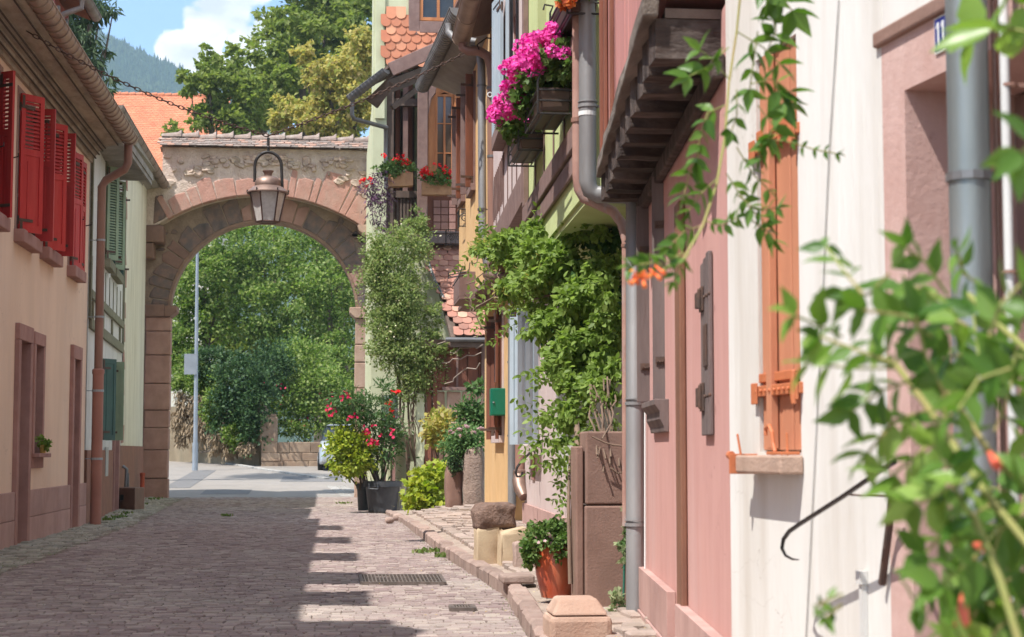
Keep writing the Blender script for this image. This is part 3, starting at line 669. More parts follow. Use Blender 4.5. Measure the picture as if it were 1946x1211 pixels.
# plinth slabs
mb = MB(); joints = []
segs = [(0, door1[0] - .15), (door1[1] + .15, door3[0] - .15), (door3[1] + .15, 24.5)]
for s0, s1 in segs:
    n = max(1, round((s1 - s0) / 1.1)); 
    for k in range(n):
        x0 = s0 + (s1 - s0) * k / n; x1 = s0 + (s1 - s0) * (k + 1) / n
        mb.wbox(L1, x0 + .003, x1 - .003, -.04, .31, .002, .045); mb.wbox(L1, x0 + .003, x1 - .003, .316, .65, .002, .042)
obj('plinth', mb, plinths, h1, bevel=.006)
for k, (dh, nm) in enumerate(((door1, 'door_frame'), (door3, 'door_frame'))):
    mb = MB(); a0, a1, z0, z1 = dh
    mb.wbox(L1, a0 - .15, a0, -.04, z1, -.19, .055); mb.wbox(L1, a1, a1 + .15, -.04, z1, -.19, .055); mb.wbox(L1, a0 - .15, a1 + .15, z1 + .002, z1 + .2, -.19, .057)
    df = obj(nm, mb, framestone, h1, bevel=.008)
    mb = MB(); mb.wbox(L1, a0 + .002, a1 - .002, 0.0, z1 - .002, -.195, -.15)
    for q in range(3): mb.wbox(L1, a0 + .1, a1 - .1, .15 + q * .78, .78 + q * .78, -.149, -.135)
    dd = obj('door', mb, mauvewood, h1, bevel=.004)
    mb = MB(); mb.tube([L1.pt(a0 + .07, 1.05, -.14), L1.pt(a0 + .07, 1.05, -.08), L1.pt(a0 + .17, 1.05, -.08)], .01, 6); obj('handle', mb, iron, dd)
for dh in [win2] + extra:
    a0, a1, z0, z1 = dh; mb = MB()
    mb.wbox(L1, a0 - .12, a0, z0 - .14, z1, -.19, .03); mb.wbox(L1, a1, a1 + .12, z0 - .14, z1, -.19, .03); mb.wbox(L1, a0 - .12, a1 + .12, z1 + .002, z1 + .16, -.19, .032)
    mb.wbox(L1, a0 - .003, a1 + .003, z0 - .14, z0 - .004, -.19, .028)
    wf = obj('window_surround', mb, framestone, h1, bevel=.006)
    mb = MB(); mb.wbox(L1, a0 - .16, a1 + .16, z0 - .002, z0 + .05, .033, .12); obj('sill', mb, framestone, wf, bevel=.008)
    window(h1, L1, (a0, a1, z0, z1), greywhite, pane, -.13, .05, 2, 3)
for i, (a, b) in enumerate(ups):
    a0, a1 = La(a), La(b)
    mb = MB(); mb.wbox(L1, a0 - .11, a0, zs0, zs1, -.19, .012); mb.wbox(L1, a1, a1 + .11, zs0, zs1, -.19, .012); mb.wbox(L1, a0 - .11, a1 + .11, zs1 + .001, zs1 + .12, -.19, .014)
    wf = obj('window_surround', mb, mat('mauve_stone_frame', (.36, .235, .2), (.3, .19, .16), 4, .9, .2), h1, bevel=.004)
    mb = MB(); mb.wbox(L1, a0 - .14, a1 + .14, zs0 - .16, zs0 - .002, -.05, .13); obj('sill', mb, framestone, wf, bevel=.012)
    window(h1, L1, (a0, a1, zs0, zs1), greywhite, pane, -.12, .055, 2, 3)
    # near leaf half open, far leaf square to the wall
    f1 = [50, 50, 50, 70, 39, 39, 14][i]
    u1 = Vector((math.sin(R(f1)), math.cos(R(f1)), 0)); n1 = Vector((math.cos(R(f1)), -math.sin(R(f1)), 0))
    if i != 3:
        shutter(h1, (-3.83, a - .02), u1, n1, .35, zs0 - .02, zs1 + .04, redpaint, .42)
    else:
        shutter(h1, (-3.83, a - .02), Vector((.25, -1, 0)), Vector((1, .25, 0)), .44, zs0 - .02, zs1 + .04, redpaint, .42)
    u2 = Vector((.35, -.04, 0)) if i not in (3, 6) else (Vector((.9, -.6, 0)) if i == 3 else Vector((.1, 1, 0))); n2 = Vector((u2.y, -u2.x, 0))
    shutter(h1, (-3.83, b + .02), u2, n2, .27 if i != 3 else .20, zs0 - .02, zs1 + .04, redpaint, .42)
    mb = MB(); 
    for (xx, yy_) in ((-3.58, a + .28), (-3.55, b + .12)): mb.tube([Vector((-3.84, yy_ + .2, 4.5)), Vector((xx - .12, yy_ + .1, 4.52)), Vector((xx - .12, yy_ + .1, 4.56))], .008, 6)
    obj('shutter_hook', mb, iron, h1)
# cornice and gutter
mb = MB(); prof = [(0.001, 5.62), (.045, 5.62), (.045, 5.68), (.085, 5.69), (.095, 5.74), (.135, 5.75), (.135, 5.80), (.19, 5.81), (.19, 5.84), (.23, 5.845), (.23, 5.875), (.42, 5.90), (.42, 5.93), (.50, 5.95), (.52, 6.08), (0.001, 6.14)]
y = 2.0
while y < 26.5:   # boards butt against each other every few metres
    e = min(26.5, y + random.uniform(1.1, 1.9)); o_ = random.uniform(-.004, .004); mb.sweep([(d if d < .01 else d + o_, z + o_) for d, z in prof], (-3.85, y + .004, 0), (-3.85, e - .004, 0), (1, 0, 0)); y = e
obj('cornice', mb, eavewood, h1)
for gx_, gz_ in ((-3.762, 5.683), (-3.712, 5.742), (-3.658, 5.803), (-3.618, 5.842), (-3.428, 5.896)):
    mb = MB(); mb.tube([(gx_, 2.0, gz_), (gx_, 26.49, gz_)], .012, 6); obj('groove_shadow', mb, mat('groove_shadow_dark', (.09, .065, .05), (.06, .045, .035), 9, .9, .3), h1)  # dark tubes along the cornice steps paint the shadow of its grooves
half_gutter('gutter', (-3.26, 2.0, 6.10), (-3.26, 26.62, 6.03), .125, coppergut, h1, (1, 0, 0), ring=.27, ringr=.014)
# downpipe at far corner
mb = MB(); px_ = -3.68; py_ = 26.62
mb.tube([(-3.27, 26.5, 5.98), (-3.27, 26.5, 5.62), (-3.32, 26.51, 5.52), (-3.62, py_, 5.36), (px_, py_, 5.26), (px_, py_, 2.35)], .065, 14)
dp = obj('downpipe', mb, brownpipe, h1, smooth=45)
mb = MB(); mb.tube([(px_, py_, 2.36), (px_, py_, .0)], .085, 16); mb.lathe((px_, py_, 2.33), [(.085, 0), (.095, 0), (.095, .06), (.07, .08)], 16); obj('cast_pipe_foot', mb, rosepipe, dp, smooth=45)
mb = MB()
for zz in (4.4, 3.2): clamp_ring(mb, (px_, py_, zz), .065, .03, (-.17, 0, 0))
for zz in (2.05, 1.0): clamp_ring(mb, (px_, py_, zz), .085, .035, (-.17, 0, 0))
obj('pipe_clamp', mb, steel, dp)
# roof
mb = MB(); t50 = math.tan(R(48))
mb.add([(-3.33, 2, 6.16), (-3.33, 26.5, 6.16), (-8.6, 26.5, 6.16 + 5.27 * t50), (-8.6, 2, 6.16 + 5.27 * t50), (-13.9, 26.5, 6.16), (-13.9, 2, 6.16),
        (-3.37, 2, 6.08), (-3.37, 26.5, 6.08), (-8.6, 26.5, 6.0 + 5.27 * t50), (-8.6, 2, 6.0 + 5.27 * t50), (-13.8, 26.5, 6.08), (-13.8, 2, 6.08)],
       [(0, 1, 2, 3), (3, 2, 4, 5), (6, 9, 8, 7), (9, 11, 10, 8), (0, 6, 7, 1), (1, 7, 8, 2), (2, 8, 10, 4), (0, 3, 9, 6), (3, 5, 11, 9)])
obj('roof', mb, roofbrown, h1)
mb = MB(); mb.prism([(-4.0, 26.46, 6.0), (-13.4, 26.46, 6.0), (-8.7, 26.46, 6.0 + 4.5 * t50)], (0, -.3, 0)); mb.box(-13.5, -13.1, 2, 26.48, 0, 6.0); mb.box(-13.1, -4.31, 26.1, 26.48, 0, 5.99); obj('gable_wall', mb, peach, h1)
# dormers along the roof: their shadows make the teeth on the street
rosetilewall = mat('rose_slate_cladding', (.33, .13, .125), (.28, .11, .105), 3, .8, .2, 40, island=.08)
def dormer(yc, wd, zt, gable=0.0):
    y0, y1 = yc - wd / 2, yc + wd / 2; xf = -3.74; xb = -3.33 - (zt + .6 - 6.16) / t50
    mb = MB()
    mb.box(xf - .05, xf, y0, y0 + .22, 6.3, zt); mb.box(xf - .05, xf, y1 - .22, y1, 6.3, zt); mb.box(xf - .05, xf, y0 + .22, y1 - .22, 6.3, 6.62); mb.box(xf - .05, xf, y0 + .22, y1 - .22, zt - .12, zt)
    for yy_ in (y0, y1 - .06):
        mb.prism([(xf - .051, yy_, 6.3), (xf - .051, yy_, zt), (xb, yy_, zt), (-3.33 - (zt - 6.16) / t50, yy_, zt)], (0, .06, 0))
    d = obj('dormer', mb, rosetilewall, h1)
    mb = MB(); mb.box(xf - .04, xf - .01, y0 + .22, y1 - .22, 6.62, zt - .12); obj('pane', mb, pane, d)
    mb = MB(); mb.box(xf - .01, xf + .03, y0 + .2, y0 + .27, 6.6, zt - .1); mb.box(xf - .01, xf + .03, y1 - .27, y1 - .2, 6.6, zt - .1); mb.box(xf - .01, xf + .03, yc - .03, yc + .03, 6.6, zt - .1); obj('window_frame', mb, bluepaint, d)
    # roof of the dormer, projecting towards the street
    xo = -3.46; mb = MB()
    mb.add([(xo, y0 - .12, zt - .02), (xo, y1 + .12, zt - .02), (xb - .2, y1 + .12, zt + .55), (xb - .2, y0 - .12, zt + .55), (xo, y0 - .12, zt + .10), (xo, y1 + .12, zt + .10), (xb - .2, y1 + .12, zt + .67), (xb - .2, y0 - .12, zt + .67)],
           [(3, 2, 1, 0), (4, 5, 6, 7), (0, 1, 5, 4), (1, 2, 6, 5), (2, 3, 7, 6), (3, 0, 4, 7)])
    if gable: mb.prism([(xo, y0 - .05, zt + .09), (xo, y1 + .05, zt + .09), (xo, yc, zt + gable)], (-1.6, 0, 0))
    obj('dormer_roof', mb, roofbrown, d)
    half_gutter('dormer_gutter', (xo + .07, y0 - .16, zt + .04), (xo + .07, y1 + .16, zt + .04), .07, zinc, d, (1, 0, 0), ring=5)
    mb = MB(); mb.tube([(xo + .06, y0 + .05, zt - .02), (xo + .06, y0 + .05, zt - .16), (xf + .1, y0 + .1, zt - .24), (xf + .05, y0 + .12, zt - .3), (xf + .05, y0 + .12, 6.2)], .04, 12); obj('dormer_pipe', mb, zinc, d, smooth=45)
for yc, wd, zt, g in ((22.9, 1.15, 7.15, 0), (19.3, 1.2, 7.35, 0), (15.9, 1.05, 7.45, 0), (12.85, 1.15, 7.5, 0), (10.75, .9, 7.5, 0), (8.0, 1.5, 7.75, .8), (4.7, 1.3, 7.5, 0)):
    dormer(yc, wd, zt, g)
# little flower pot on the ground floor sill
fp = thing('flower_pot', 'small yellow pot of trailing green leaves on the ground floor window sill', 'flower pot', L1.pt(win2[0] + .3, 1.11, .08))
c = L1.pt(win2[0] + .3, 1.112, .08)
mb = MB(); mb.lathe(c, [(.035, 0), (.05, .09), (.055, .09), (.055, .105), (.045, .105), (.043, .08)], 16); mb.lathe(c, [(0, .001), (.035, .001)], 16); obj('pot', mb, mat('yellow_pot', (.5, .3, .08)), fp, smooth=45)
foliage('leaves', [(c + Vector((.02, 0, .17)), (.09, .09, .09)), (c + Vector((.09, -.03, .10)), (.05, .05, .1))], 160, .05, T_OVAL, l_vine, fp, clump=.3, shell=.3)

# ---------------------------------------------------------------- house 2
L2 = Wall(-3.87, 26.75, -4.60, 41.0, toward=(0, 30)); len2 = L2.len
h2 = thing('cream_house', 'cream and white timber framed house with green shutters beside the arch', 'house', (-4.2, 34, 0))
aT = L2.a(233, 700)      # end of the timbered half
wh = [(L2.a(199, 430), L2.a(207, 430)), (L2.a(213, 430), L2.a(224, 430))]
wz = (L2.z(218, 518), L2.z(218, 352))
h_up = [(wh[0][0], wh[0][1], wz[0], wz[1]), (wh[1][0], wh[1][1], wz[0], wz[1])]
lowwin = (L2.a(190, 740), L2.a(200, 740), 1.42, 2.6)
dr2 = (L2.a(214, 850), L2.a(222, 850), 0.0, 2.35)
mb = MB(); wall_holes(mb, L2, 0, aT, 1.15, 6.1, h_up + [lowwin, (dr2[0], dr2[1], 1.15, dr2[3])], .2, .4); mb.wbox(L2, 4.6, aT, 6.101, 7.55, -.4, 0); obj('timbered_wall', mb, whitew, h2)
mb = MB(); wall_holes(mb, L2, aT + .002, len2, 1.24, 7.55, [], .2, .4)
obj('wall', mb, cream, h2)
mb = MB(); mb.wbox(L2, 0, dr2[0] - .13, -.04, 1.149, -.4, .025); mb.wbox(L2, dr2[1] + .13, len2, -.04, 1.239, -.4, .028); obj('dado', mb, dado, h2)
mb = MB(); a0, a1 = dr2[0], dr2[1]; mb.wbox(L2, a0 - .13, a0, -.04, 2.35, -.19, .05); mb.wbox(L2, a1, a1 + .13, -.04, 2.35, -.19, .05); mb.wbox(L2, a0 - .13, a1 + .13, 2.352, 2.55, -.19, .052); df = obj('door_frame', mb, framestone, h2, bevel=.008)
mb = MB(); mb.wbox(L2, a0, a1, 0, 2.34, -.19, -.14); obj('door', mb, mauvewood, h2)
# quoin stones between the two halves
mb = MB(); z = 1.3; k = 0
while z < 6.6:
    hh = random.uniform(.25, .45); ww = random.uniform(.12, .34); 
    if random.random() < .8: mb.wbox(L2, aT - ww * .6, aT + ww * .5, z, z + hh, .002, .03, j=.015)
    z += hh + random.uniform(.08, .4); k += 1
obj('quoins', mb, sand, h2, bevel=.02)
# timbers
tim = MB()
greytim = mat('grey_green_timber', (.22, .21, .14), (.16, .155, .105), 7, .85, .4, 40, stain=(.3, .28, .2), sscale=4, samt=.4)
aL = .1
tim.wbox(L2, aL, aT - .5, L2.z(205, 600), L2.z(205, 585), .002, .05); tim.wbox(L2, aL, aT - .45, L2.z(205, 652), L2.z(205, 634), .002, .05)
for k in range(8):
    a = aL + .35 + k * (aT - .9 - aL) / 7.5; tim.wbox(L2, a - .03, a + .03, L2.z(205, 583), L2.z(205, 524), .002, .014)
for k in range(4):
    a = aL + .5 + k * (aT - 1.2 - aL) / 3.2; tim.wbox(L2, a - .07, a + .07, L2.z(205, 632), L2.z(205, 602), .002, .035)
for (a, b) in ((.0, .12), (aT - .34, aT - .22)): tim.wbox(L2, a, b, 3.2, 6.05, .002, .04)
obj('timber_framing', tim, greytim, h2, bevel=.008)
tan_ = (L2.u.x, L2.u.y)
for i, h in enumerate(h_up):
    mb = MB(); a0, a1, z0, z1 = h
    mb.wbox(L2, a0 - .09, a0, z0, z1, -.19, .02); mb.wbox(L2, a1, a1 + .09, z0, z1, -.19, .02); mb.wbox(L2, a0 - .09, a1 + .09, z1 + .002, z1 + .12, -.19, .022)
    wf = obj('window_surround', mb, greytim, h2)
    mb = MB(); mb.wbox(L2, a0 - .12, a1 + .12, z0 - .16, z0 - .003, .0, .12); obj('sill', mb, greytim, wf, bevel=.01)
    window(h2, L2, h, greywhite, pane, -.12, .05, 2, 3)
    p = L2.pt(a0 - .04, 0, .02); f1 = 42; u = rot2(L2.u, -f1); nn = rot2(L2.u, -f1 - 90)
    shutter(h2, (p.x, p.y), u, nn, .27, z0 - .02, z1 + .02, greenpale, 1.0)
    p = L2.pt(a1 + .04, 0, .02); u = L2.n.copy(); nn = -L2.u
    shutter(h2, (p.x, p.y), u, nn, .10, z0 - .02, z1 + .02, greenpaint, 1.0)
a0, a1, z0, z1 = lowwin
window(h2, L2, lowwin, greywhite, pane, -.12, .05, 2, 2)
p = L2.pt(a1 + .04, 0, .02); shutter(h2, (p.x, p.y), L2.n, -L2.u, .30, z0 - .1, z1 + .1, greenpale, 0.0)
p = L2.pt(a0 - .04, 0, .02); shutter(h2, (p.x, p.y), rot2(L2.u, -35), rot2(L2.u, -125), .35, z0 - .1, z1 + .1, greenpaint, 0.0)
mb = MB(); mb.wbox(L2, L2.a(197, 870), L2.a(202, 870), L2.z(199, 905), L2.z(199, 850), .026, .04); obj('notice_board', mb, greywhite, h2)
# eave
gs = WX(217, 213, -4.20); ge = W(309, 350, 41.05); ye0 = gs.y; ze = ge.z
Zg = (gs.z + ge.z) / 2 + .04
mb = MB(); prof = [(-.34, Zg + .1), (-.34, Zg - .10), (.0, Zg - .06), (.02, Zg + .1)]
P0 = Vector((-4.30, ye0, 0)); P1 = Vector((-4.36, 41.0, 0))
e0 = Vector((-4.30, 26.6, 0))
mb.add([(-3.95, ye0 - .2, Zg - .30), (-4.62, 41, Zg - .30), (-4.36, 41, Zg - .02), (-4.26, ye0 - .2, Zg - .02)] , [(0, 1, 2, 3)])
mb = MB()
for k in range(3):
    x0a, x1a = -3.9 - k * 0, 0
# boarded soffit: three long boards
soff = MB()
for k in range(3):
    t0, t1 = k / 3 + .01, (k + 1) / 3 - .01
    def E(t, y_):
        yy_ = (y_ - ye0) / (41 - ye0); xi = (-3.95 - .1) * (1 - yy_) + (-4.62) * yy_; xo = -4.24 * (1 - yy_) + -4.26 * yy_
        return Vector((xi + .0, y_, Zg - 1.0 * (1 - yy_) - .15 * yy_)).lerp(Vector((xo + .12, y_, Zg - .05)), t)
    a, b, c_, d_ = E(t0, ye0 - .3), E(t0, 41), E(t1, 41), E(t1, ye0 - .3); up = Vector((0, 0, .04))
    soff.hexa([a, b, c_, d_, a + up, b + up, c_ + up, d_ + up])
obj('soffit', soff, soffitm, h2)
half_gutter('gutter', (-4.16, ye0, Zg + .05), (-4.20, 41.02, Zg), .12, mat('brown_grey_gutter', (.24, .19, .15), (.18, .14, .115), 4, .5, .1, metal=.4, stain=(.3, .26, .22)), h2, (1, 0, 0), ring=.8, ringr=.01)
mb = MB()
rr = [(-4.16, ye0 - .25, Zg + .08), (-4.22, 41.1, Zg + .05), (-9, 41.1, Zg + .05 + 4.8 * t50), (-9, ye0 - .25, Zg + .08 + 4.8 * t50)]
dn = Vector((0, 0, -.12)); V_ = [Vector(p) for p in rr]; mb.add(V_ + [p + dn for p in V_] + [Vector((-13.8, 41.1, Zg)), Vector((-13.8, ye0 - .25, Zg))], [(0, 1, 2, 3), (7, 6, 5, 4), (0, 4, 5, 1), (1, 5, 6, 2), (0, 3, 7, 4), (3, 2, 8, 9)])
obj('roof', mb, roofbrown, h2)
mb = MB(); mb.box(-4.5, -3.42, 26.7, ye0 - .35, 6.13, 6.24); mb.box(-3.5, -3.44, 26.7, ye0 - .35, 6.05, 6.129); obj('low_eave', mb, soffitm, h2)
# lead trimmed verge at the near end, rose coloured board below it
mb = MB(); a = Vector((-4.2, ye0 - .32, Zg + .12)); b = Vector((-9, ye0 - .32, Zg + .12 + 4.8 * t50)); mb.beam(a, b, .05, .04); obj('lead_verge', mb, zinc, h2)
mb = MB(); mb.prism([(-4.26, ye0 - .30, Zg - .2), (-4.26, ye0 - .30, Zg + .04), (-9, ye0 - .30, Zg + 4.74 * t50), (-9, ye0 - .30, Zg - .2)], (0, .15, 0)); mb.box(-13.5, -13.1, ye0, 41, 0, Zg); mb.box(-13.1, -5.05, 40.6, 41, 0, 7.55)
mb.box(-13.1, -4.42, 26.76, 27.1, 0, 6.0); obj('gable_wall', mb, rosetilewall, h2)
# things standing by house 2

sbk = MB(); c = Vector((-3.62, 29.9, 0)); u = (L2.u); n = L2.n
q0 = G(211, 968); q1 = G(256, 970)
wdt = (q1 - q0).length
sbk.hexa([q0, q1, q1 + Vector((.12, .55, 0)), q0 + Vector((-.2, .55, 0))] + [x + Vector((0, 0, .43)) for x in (q0, q1, q1 + Vector((.12, .55, 0)), q0 + Vector((-.2, .55, 0)))])
o = thing('stone_block', 'dark red sandstone block with a square hole standing at the foot of the cream house', 'stone block', q0)
obj('block', sbk, browncut, o, bevel=.02)
mb = MB(); c = (q0 + q1) / 2 + Vector((0, -.004, .24)); mb.box(c.x - .05, c.x + .05, c.y - .012, c.y + .02, c.z - .05, c.z + .05); obj('hole', mb, rubber, o)
mb = MB(); a = G(272, 938) ; b0 = W(281, 940, 38.5); bx, by = -4.32, 38.6
mb.tube([(bx, by, 0), (bx, by, .58)], .05, 12); mb.lathe((bx, by, .58), [(.05, 0), (.06, 0), (.06, .06), (.0, .07)], 12)
tag(obj('stand_pipe', mb, mat('faded_red_paint', (.42, .09, .05), (.34, .08, .05)), smooth=45), 'short faded red stand pipe at the foot of the left pier of the arch', 'pipe')
mb = MB(); by = 33.8; bx = -4.12; mb.tube([(bx, by, .0), (bx + .02, by, .5), (bx + .03, by, .78), (bx - .05, by, .84)], .035, 8); mb.tube([(bx + .08, by, .0), (bx + .06, by, .7)], .02, 6)
tag(obj('pipe_stub', mb, zincd, smooth=45), 'thin upright dark metal pipe stub rising behind the dark red stone block', 'pipe')
# ================================================================== THE GATE
GY = 41.02
def circ3(a, b, c):
    ax, ay, bx, by, cx, cy = *a, *b, *c; d = 2 * (ax * (by - cy) + bx * (cy - ay) + cx * (ay - by))
    ux = ((ax * ax + ay * ay) * (by - cy) + (bx * bx + by * by) * (cy - ay) + (cx * cx + cy * cy) * (ay - by)) / d
    uy = ((ax * ax + ay * ay) * (cx - bx) + (bx * bx + by * by) * (ax - cx) + (cx * cx + cy * cy) * (bx - ax)) / d
    return ux, uy, math.hypot(ax - ux, ay - uy)
w2 = lambda px, py, Y=GY: (W(px, py, Y).x, W(px, py, Y).z)
fx, fz, fr = circ3(w2(292, 432), w2(500, 369), w2(703, 440))
IY = GY + .55
ix, iz, ir = circ3(w2(321, 610, IY), w2(499, 420, IY), w2(679, 610, IY)); 
iz_imp = w2(500, 604, IY)[1]
gx0 = w2(270, 500)[0]; gx1 = w2(712, 500)[0]; gxt = w2(309, 300)[0]; ztop = w2(500, 284)[1]
zcorb = w2(300, 428)[1]
gate_ = thing('stone_gateway', 'old stone town gate with a wide round arch under a narrow tiled coping', 'gateway', (ix, GY + .6, 0))
def flow(x):  # underside of the front layer
    d = fr * fr - (x - fx) ** 2
    z = fz + math.sqrt(max(d, 0)); return max(z, zcorb)
def ilow(x):
    d = ir * ir - (x - ix) ** 2
    if d <= 0: return 0
    return iz + math.sqrt(d) if x > ix - ir and x < ix + ir else 0
def arch_slab(mb, xs, low, top, y0, y1):
    n = len(xs)
    for (xa, xb) in zip(xs, xs[1:]):
        xm0, xm1 = xa + 1e-6, xb - 1e-6
        la, lb = low(xm0), low(xm1); ta, tb = top(xa), top(xb)
        mb.add([(xa, y0, la), (xb, y0, lb), (xb, y0, tb), (xa, y0, ta), (xa, y1, la), (xb, y1, lb), (xb, y1, tb), (xa, y1, ta)],
               [(0, 1, 2, 3), (5, 4, 7, 6), (0, 4, 5, 1), (3, 2, 6, 7)])
    mb.quad((xs[0], y0, low(xs[0])), (xs[0], y0, top(xs[0])), (xs[0], y1, top(xs[0])), (xs[0], y1, low(xs[0])))
    mb.quad((xs[-1], y0, low(xs[-1])), (xs[-1], y0, top(xs[-1])), (xs[-1], y1, top(xs[-1])), (xs[-1], y1, low(xs[-1])))
def toplim(x):
    if x >= gxt: return ztop
    return w2(270, 360)[1] + (w2(300, 330)[1] - w2(270, 360)[1]) * (x - gx0) / (gxt - gx0)
xsf = sorted(set(list(np.linspace(gx0, gxt - .001, 6)) + list(np.linspace(gxt, gx1, 70))))
mb = MB(); arch_slab(mb, xsf, flow, toplim, GY, GY + .55)
obj('upper_wall', mb, mortar, gate_)
xa, xb = ix - ir, ix + ir
xsi = [gx0, (gx0 + xa) / 2, xa] + [ix - ir * math.cos(math.pi * k / 72) for k in range(1, 72)] + [xb, (xb + gx1) / 2, gx1]
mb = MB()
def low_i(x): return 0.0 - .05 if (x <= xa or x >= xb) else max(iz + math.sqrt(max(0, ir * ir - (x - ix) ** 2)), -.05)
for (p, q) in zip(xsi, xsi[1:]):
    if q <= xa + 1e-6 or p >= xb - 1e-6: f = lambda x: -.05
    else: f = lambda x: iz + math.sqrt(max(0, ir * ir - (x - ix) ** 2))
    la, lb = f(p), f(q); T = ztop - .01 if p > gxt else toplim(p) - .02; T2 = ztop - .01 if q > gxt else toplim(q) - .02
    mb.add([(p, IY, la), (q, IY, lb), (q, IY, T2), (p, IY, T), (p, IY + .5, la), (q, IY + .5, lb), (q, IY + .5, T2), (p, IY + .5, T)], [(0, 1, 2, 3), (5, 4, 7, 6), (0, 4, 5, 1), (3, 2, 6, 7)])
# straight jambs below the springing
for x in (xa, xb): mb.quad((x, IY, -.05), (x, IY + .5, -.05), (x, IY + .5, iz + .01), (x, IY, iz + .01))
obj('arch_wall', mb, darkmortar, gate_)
# front voussoirs: red sandstone blocks of uneven height
def ang(cx, cz, x, z): return math.atan2(z - cz, x - cx)
a0 = ang(fx, fz, *w2(318, 415)); a1 = ang(fx, fz, *w2(690, 430))
t = a0; vs_ = []
while t > a1 + .01:
    wd = random.choice([.04, .085, .10, .12, .11, .06, .14]); e = max(a1, t - wd)
    if a1 + .02 > e: e = a1
    vs_.append((t, e)); t = e
for (t0, t1) in vs_:
    mb = MB(); hgt = random.uniform(.36, .60); g = .0015
    if t0 - t1 < .045: hgt = random.uniform(.5, .66)
    if t1 < a1 + .22: hgt = .85
    tt0, tt1 = t0 - g, t1 + g; j = lambda: random.uniform(-.03, .03)
    P = lambda th, r_, y: (fx + math.cos(th) * r_, y, fz + math.sin(th) * r_)
    y0 = GY - random.uniform(.018, .045); r0 = fr - .012
    pts = [P(tt0, r0, y0), P((tt0 + tt1) / 2, r0, y0), P(tt1, r0, y0), P(tt1 + .004, fr + hgt + j(), y0), P((tt0 + tt1) / 2, fr + hgt + .03, y0), P(tt0 - .004, fr + hgt + j(), y0)]
    mb.prism(pts, (0, .3, 0)); obj('voussoir', mb, vouss, gate_, bevel=.014)
# inner ring of darker stones
n = 23; th = math.pi + .0
t = math.pi * 1.0; k = 0
while t > 0.01:
    wd = random.uniform(.09, .19); e = max(0, t - wd); 
    if e < .06: e = 0
    mb = MB(); hgt = random.uniform(.36, .66); g = .005; 
    P = lambda th, r_, y: (ix + math.cos(th) * r_, y, iz + math.sin(th) * r_)
    y0 = IY - random.uniform(.012, .04); r0 = ir + .035; j = lambda: random.uniform(-.09, .09)
    # the last stones stay inside the pier
    lim = lambda x: min(max(x, gx0 + .02), gx1 - .02)
    pts = [P(t - g, r0, y0), P((t + e) / 2, r0, y0), P(e + g, r0, y0), P(e + g, ir + hgt + j(), y0), P((t + e) / 2, ir + hgt + .02, y0), P(t - g, ir + hgt + j(), y0)]
    pts = [(lim(p[0]), p[1], p[2]) for p in pts]
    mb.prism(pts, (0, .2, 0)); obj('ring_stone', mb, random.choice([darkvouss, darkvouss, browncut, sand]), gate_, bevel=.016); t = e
# pale rim stone along the intrados edge
mb = MB(); m_ = 48
for k in range(m_):
    t0, t1 = math.pi * k / m_, math.pi * (k + 1) / m_; P = lambda th, r_, y: (ix + math.cos(th) * r_, y, iz + math.sin(th) * r_)
    mb.add([P(t0, ir - .035, IY - .02), P(t1, ir - .035, IY - .02), P(t1, ir + .03, IY - .02), P(t0, ir + .03, IY - .02), P(t0, ir - .035, IY + .46), P(t1, ir - .035, IY + .46), P(t1, ir + .03, IY + .46), P(t0, ir + .03, IY + .46)],
           [(0, 1, 2, 3), (0, 4, 5, 1), (7, 6, 5, 4), (3, 2, 6, 7)])
obj('arch_rim', mb, mat('worn_arch_rim', (.30, .19, .135), (.24, .15, .11), 5, .9, .5, 40, stain=(.17, .13, .10), sscale=3), gate_)
# piers in courses
for side in (0, 1):
    z = -.04; x0, x1 = (gx0 + .03, xa + .0) if side == 0 else (xb, gx1 - .03)
    zi = iz_imp
    while z < zi - .1:
        hh = random.uniform(.38, .78); 
        if zi - (z + hh) < .25: hh = zi - z
        mb = MB(); j = random.uniform(-.015, .02); xx0, xx1 = (x0 + random.uniform(0, .06), x1 + .05 + j) if side == 0 else (x0 - .05 - j, x1)
        mb.box(xx0, xx1, IY - .05 - random.uniform(0, .03), IY + .3, z + .008, z + hh - .008)
        obj('pier_block', mb, sand if side == 0 else sandp, gate_, bevel=.022); z += hh
    mb = MB()
    if side == 0: mb.sweep([(-.1, 0), (.05, 0), (.20, .13), (.20, .27), (-.1, .27)], (x1, IY - .12, zi), (x1, IY + .55, zi), (1, 0, 0)); mb.box(x0, x1 - .1, IY - .12, IY - .05, zi, zi + .3)
    else: mb.sweep([(-.1, 0), (.05, 0), (.20, .13), (.20, .27), (-.1, .27)], (x0, IY - .12, zi), (x0, IY + .55, zi), (-1, 0, 0)); mb.box(x0 + .1, x1, IY - .12, IY - .05, zi, zi + .3)
    obj('impost', mb, sandp if side else browncut, gate_, bevel=.02)
# corbels carrying the front arch
mb = MB(); cc = w2(690, 432); prof = [(0, -.22), (.16, -.2), (.3, -.1), (.34, 0), (.34, .06), (0, .06)]
mb.sweep([(-x, z) for x, z in prof], (gx1 - .08, GY - .04, cc[1]), (gx1 - .08, GY + .5, cc[1]), (1, 0, 0)); obj('corbel', mb, sandp, gate_, bevel=.02)
mb = MB(); mb.box(gx0, w2(318, 0)[0], GY - .05, GY + .54, zcorb - .42, zcorb - .004); mb.box(gx0 + .02, w2(300, 0)[0], GY - .03, GY + .54, zcorb - .8, zcorb - .43); obj('corbel', mb, browncut, gate_, bevel=.04)
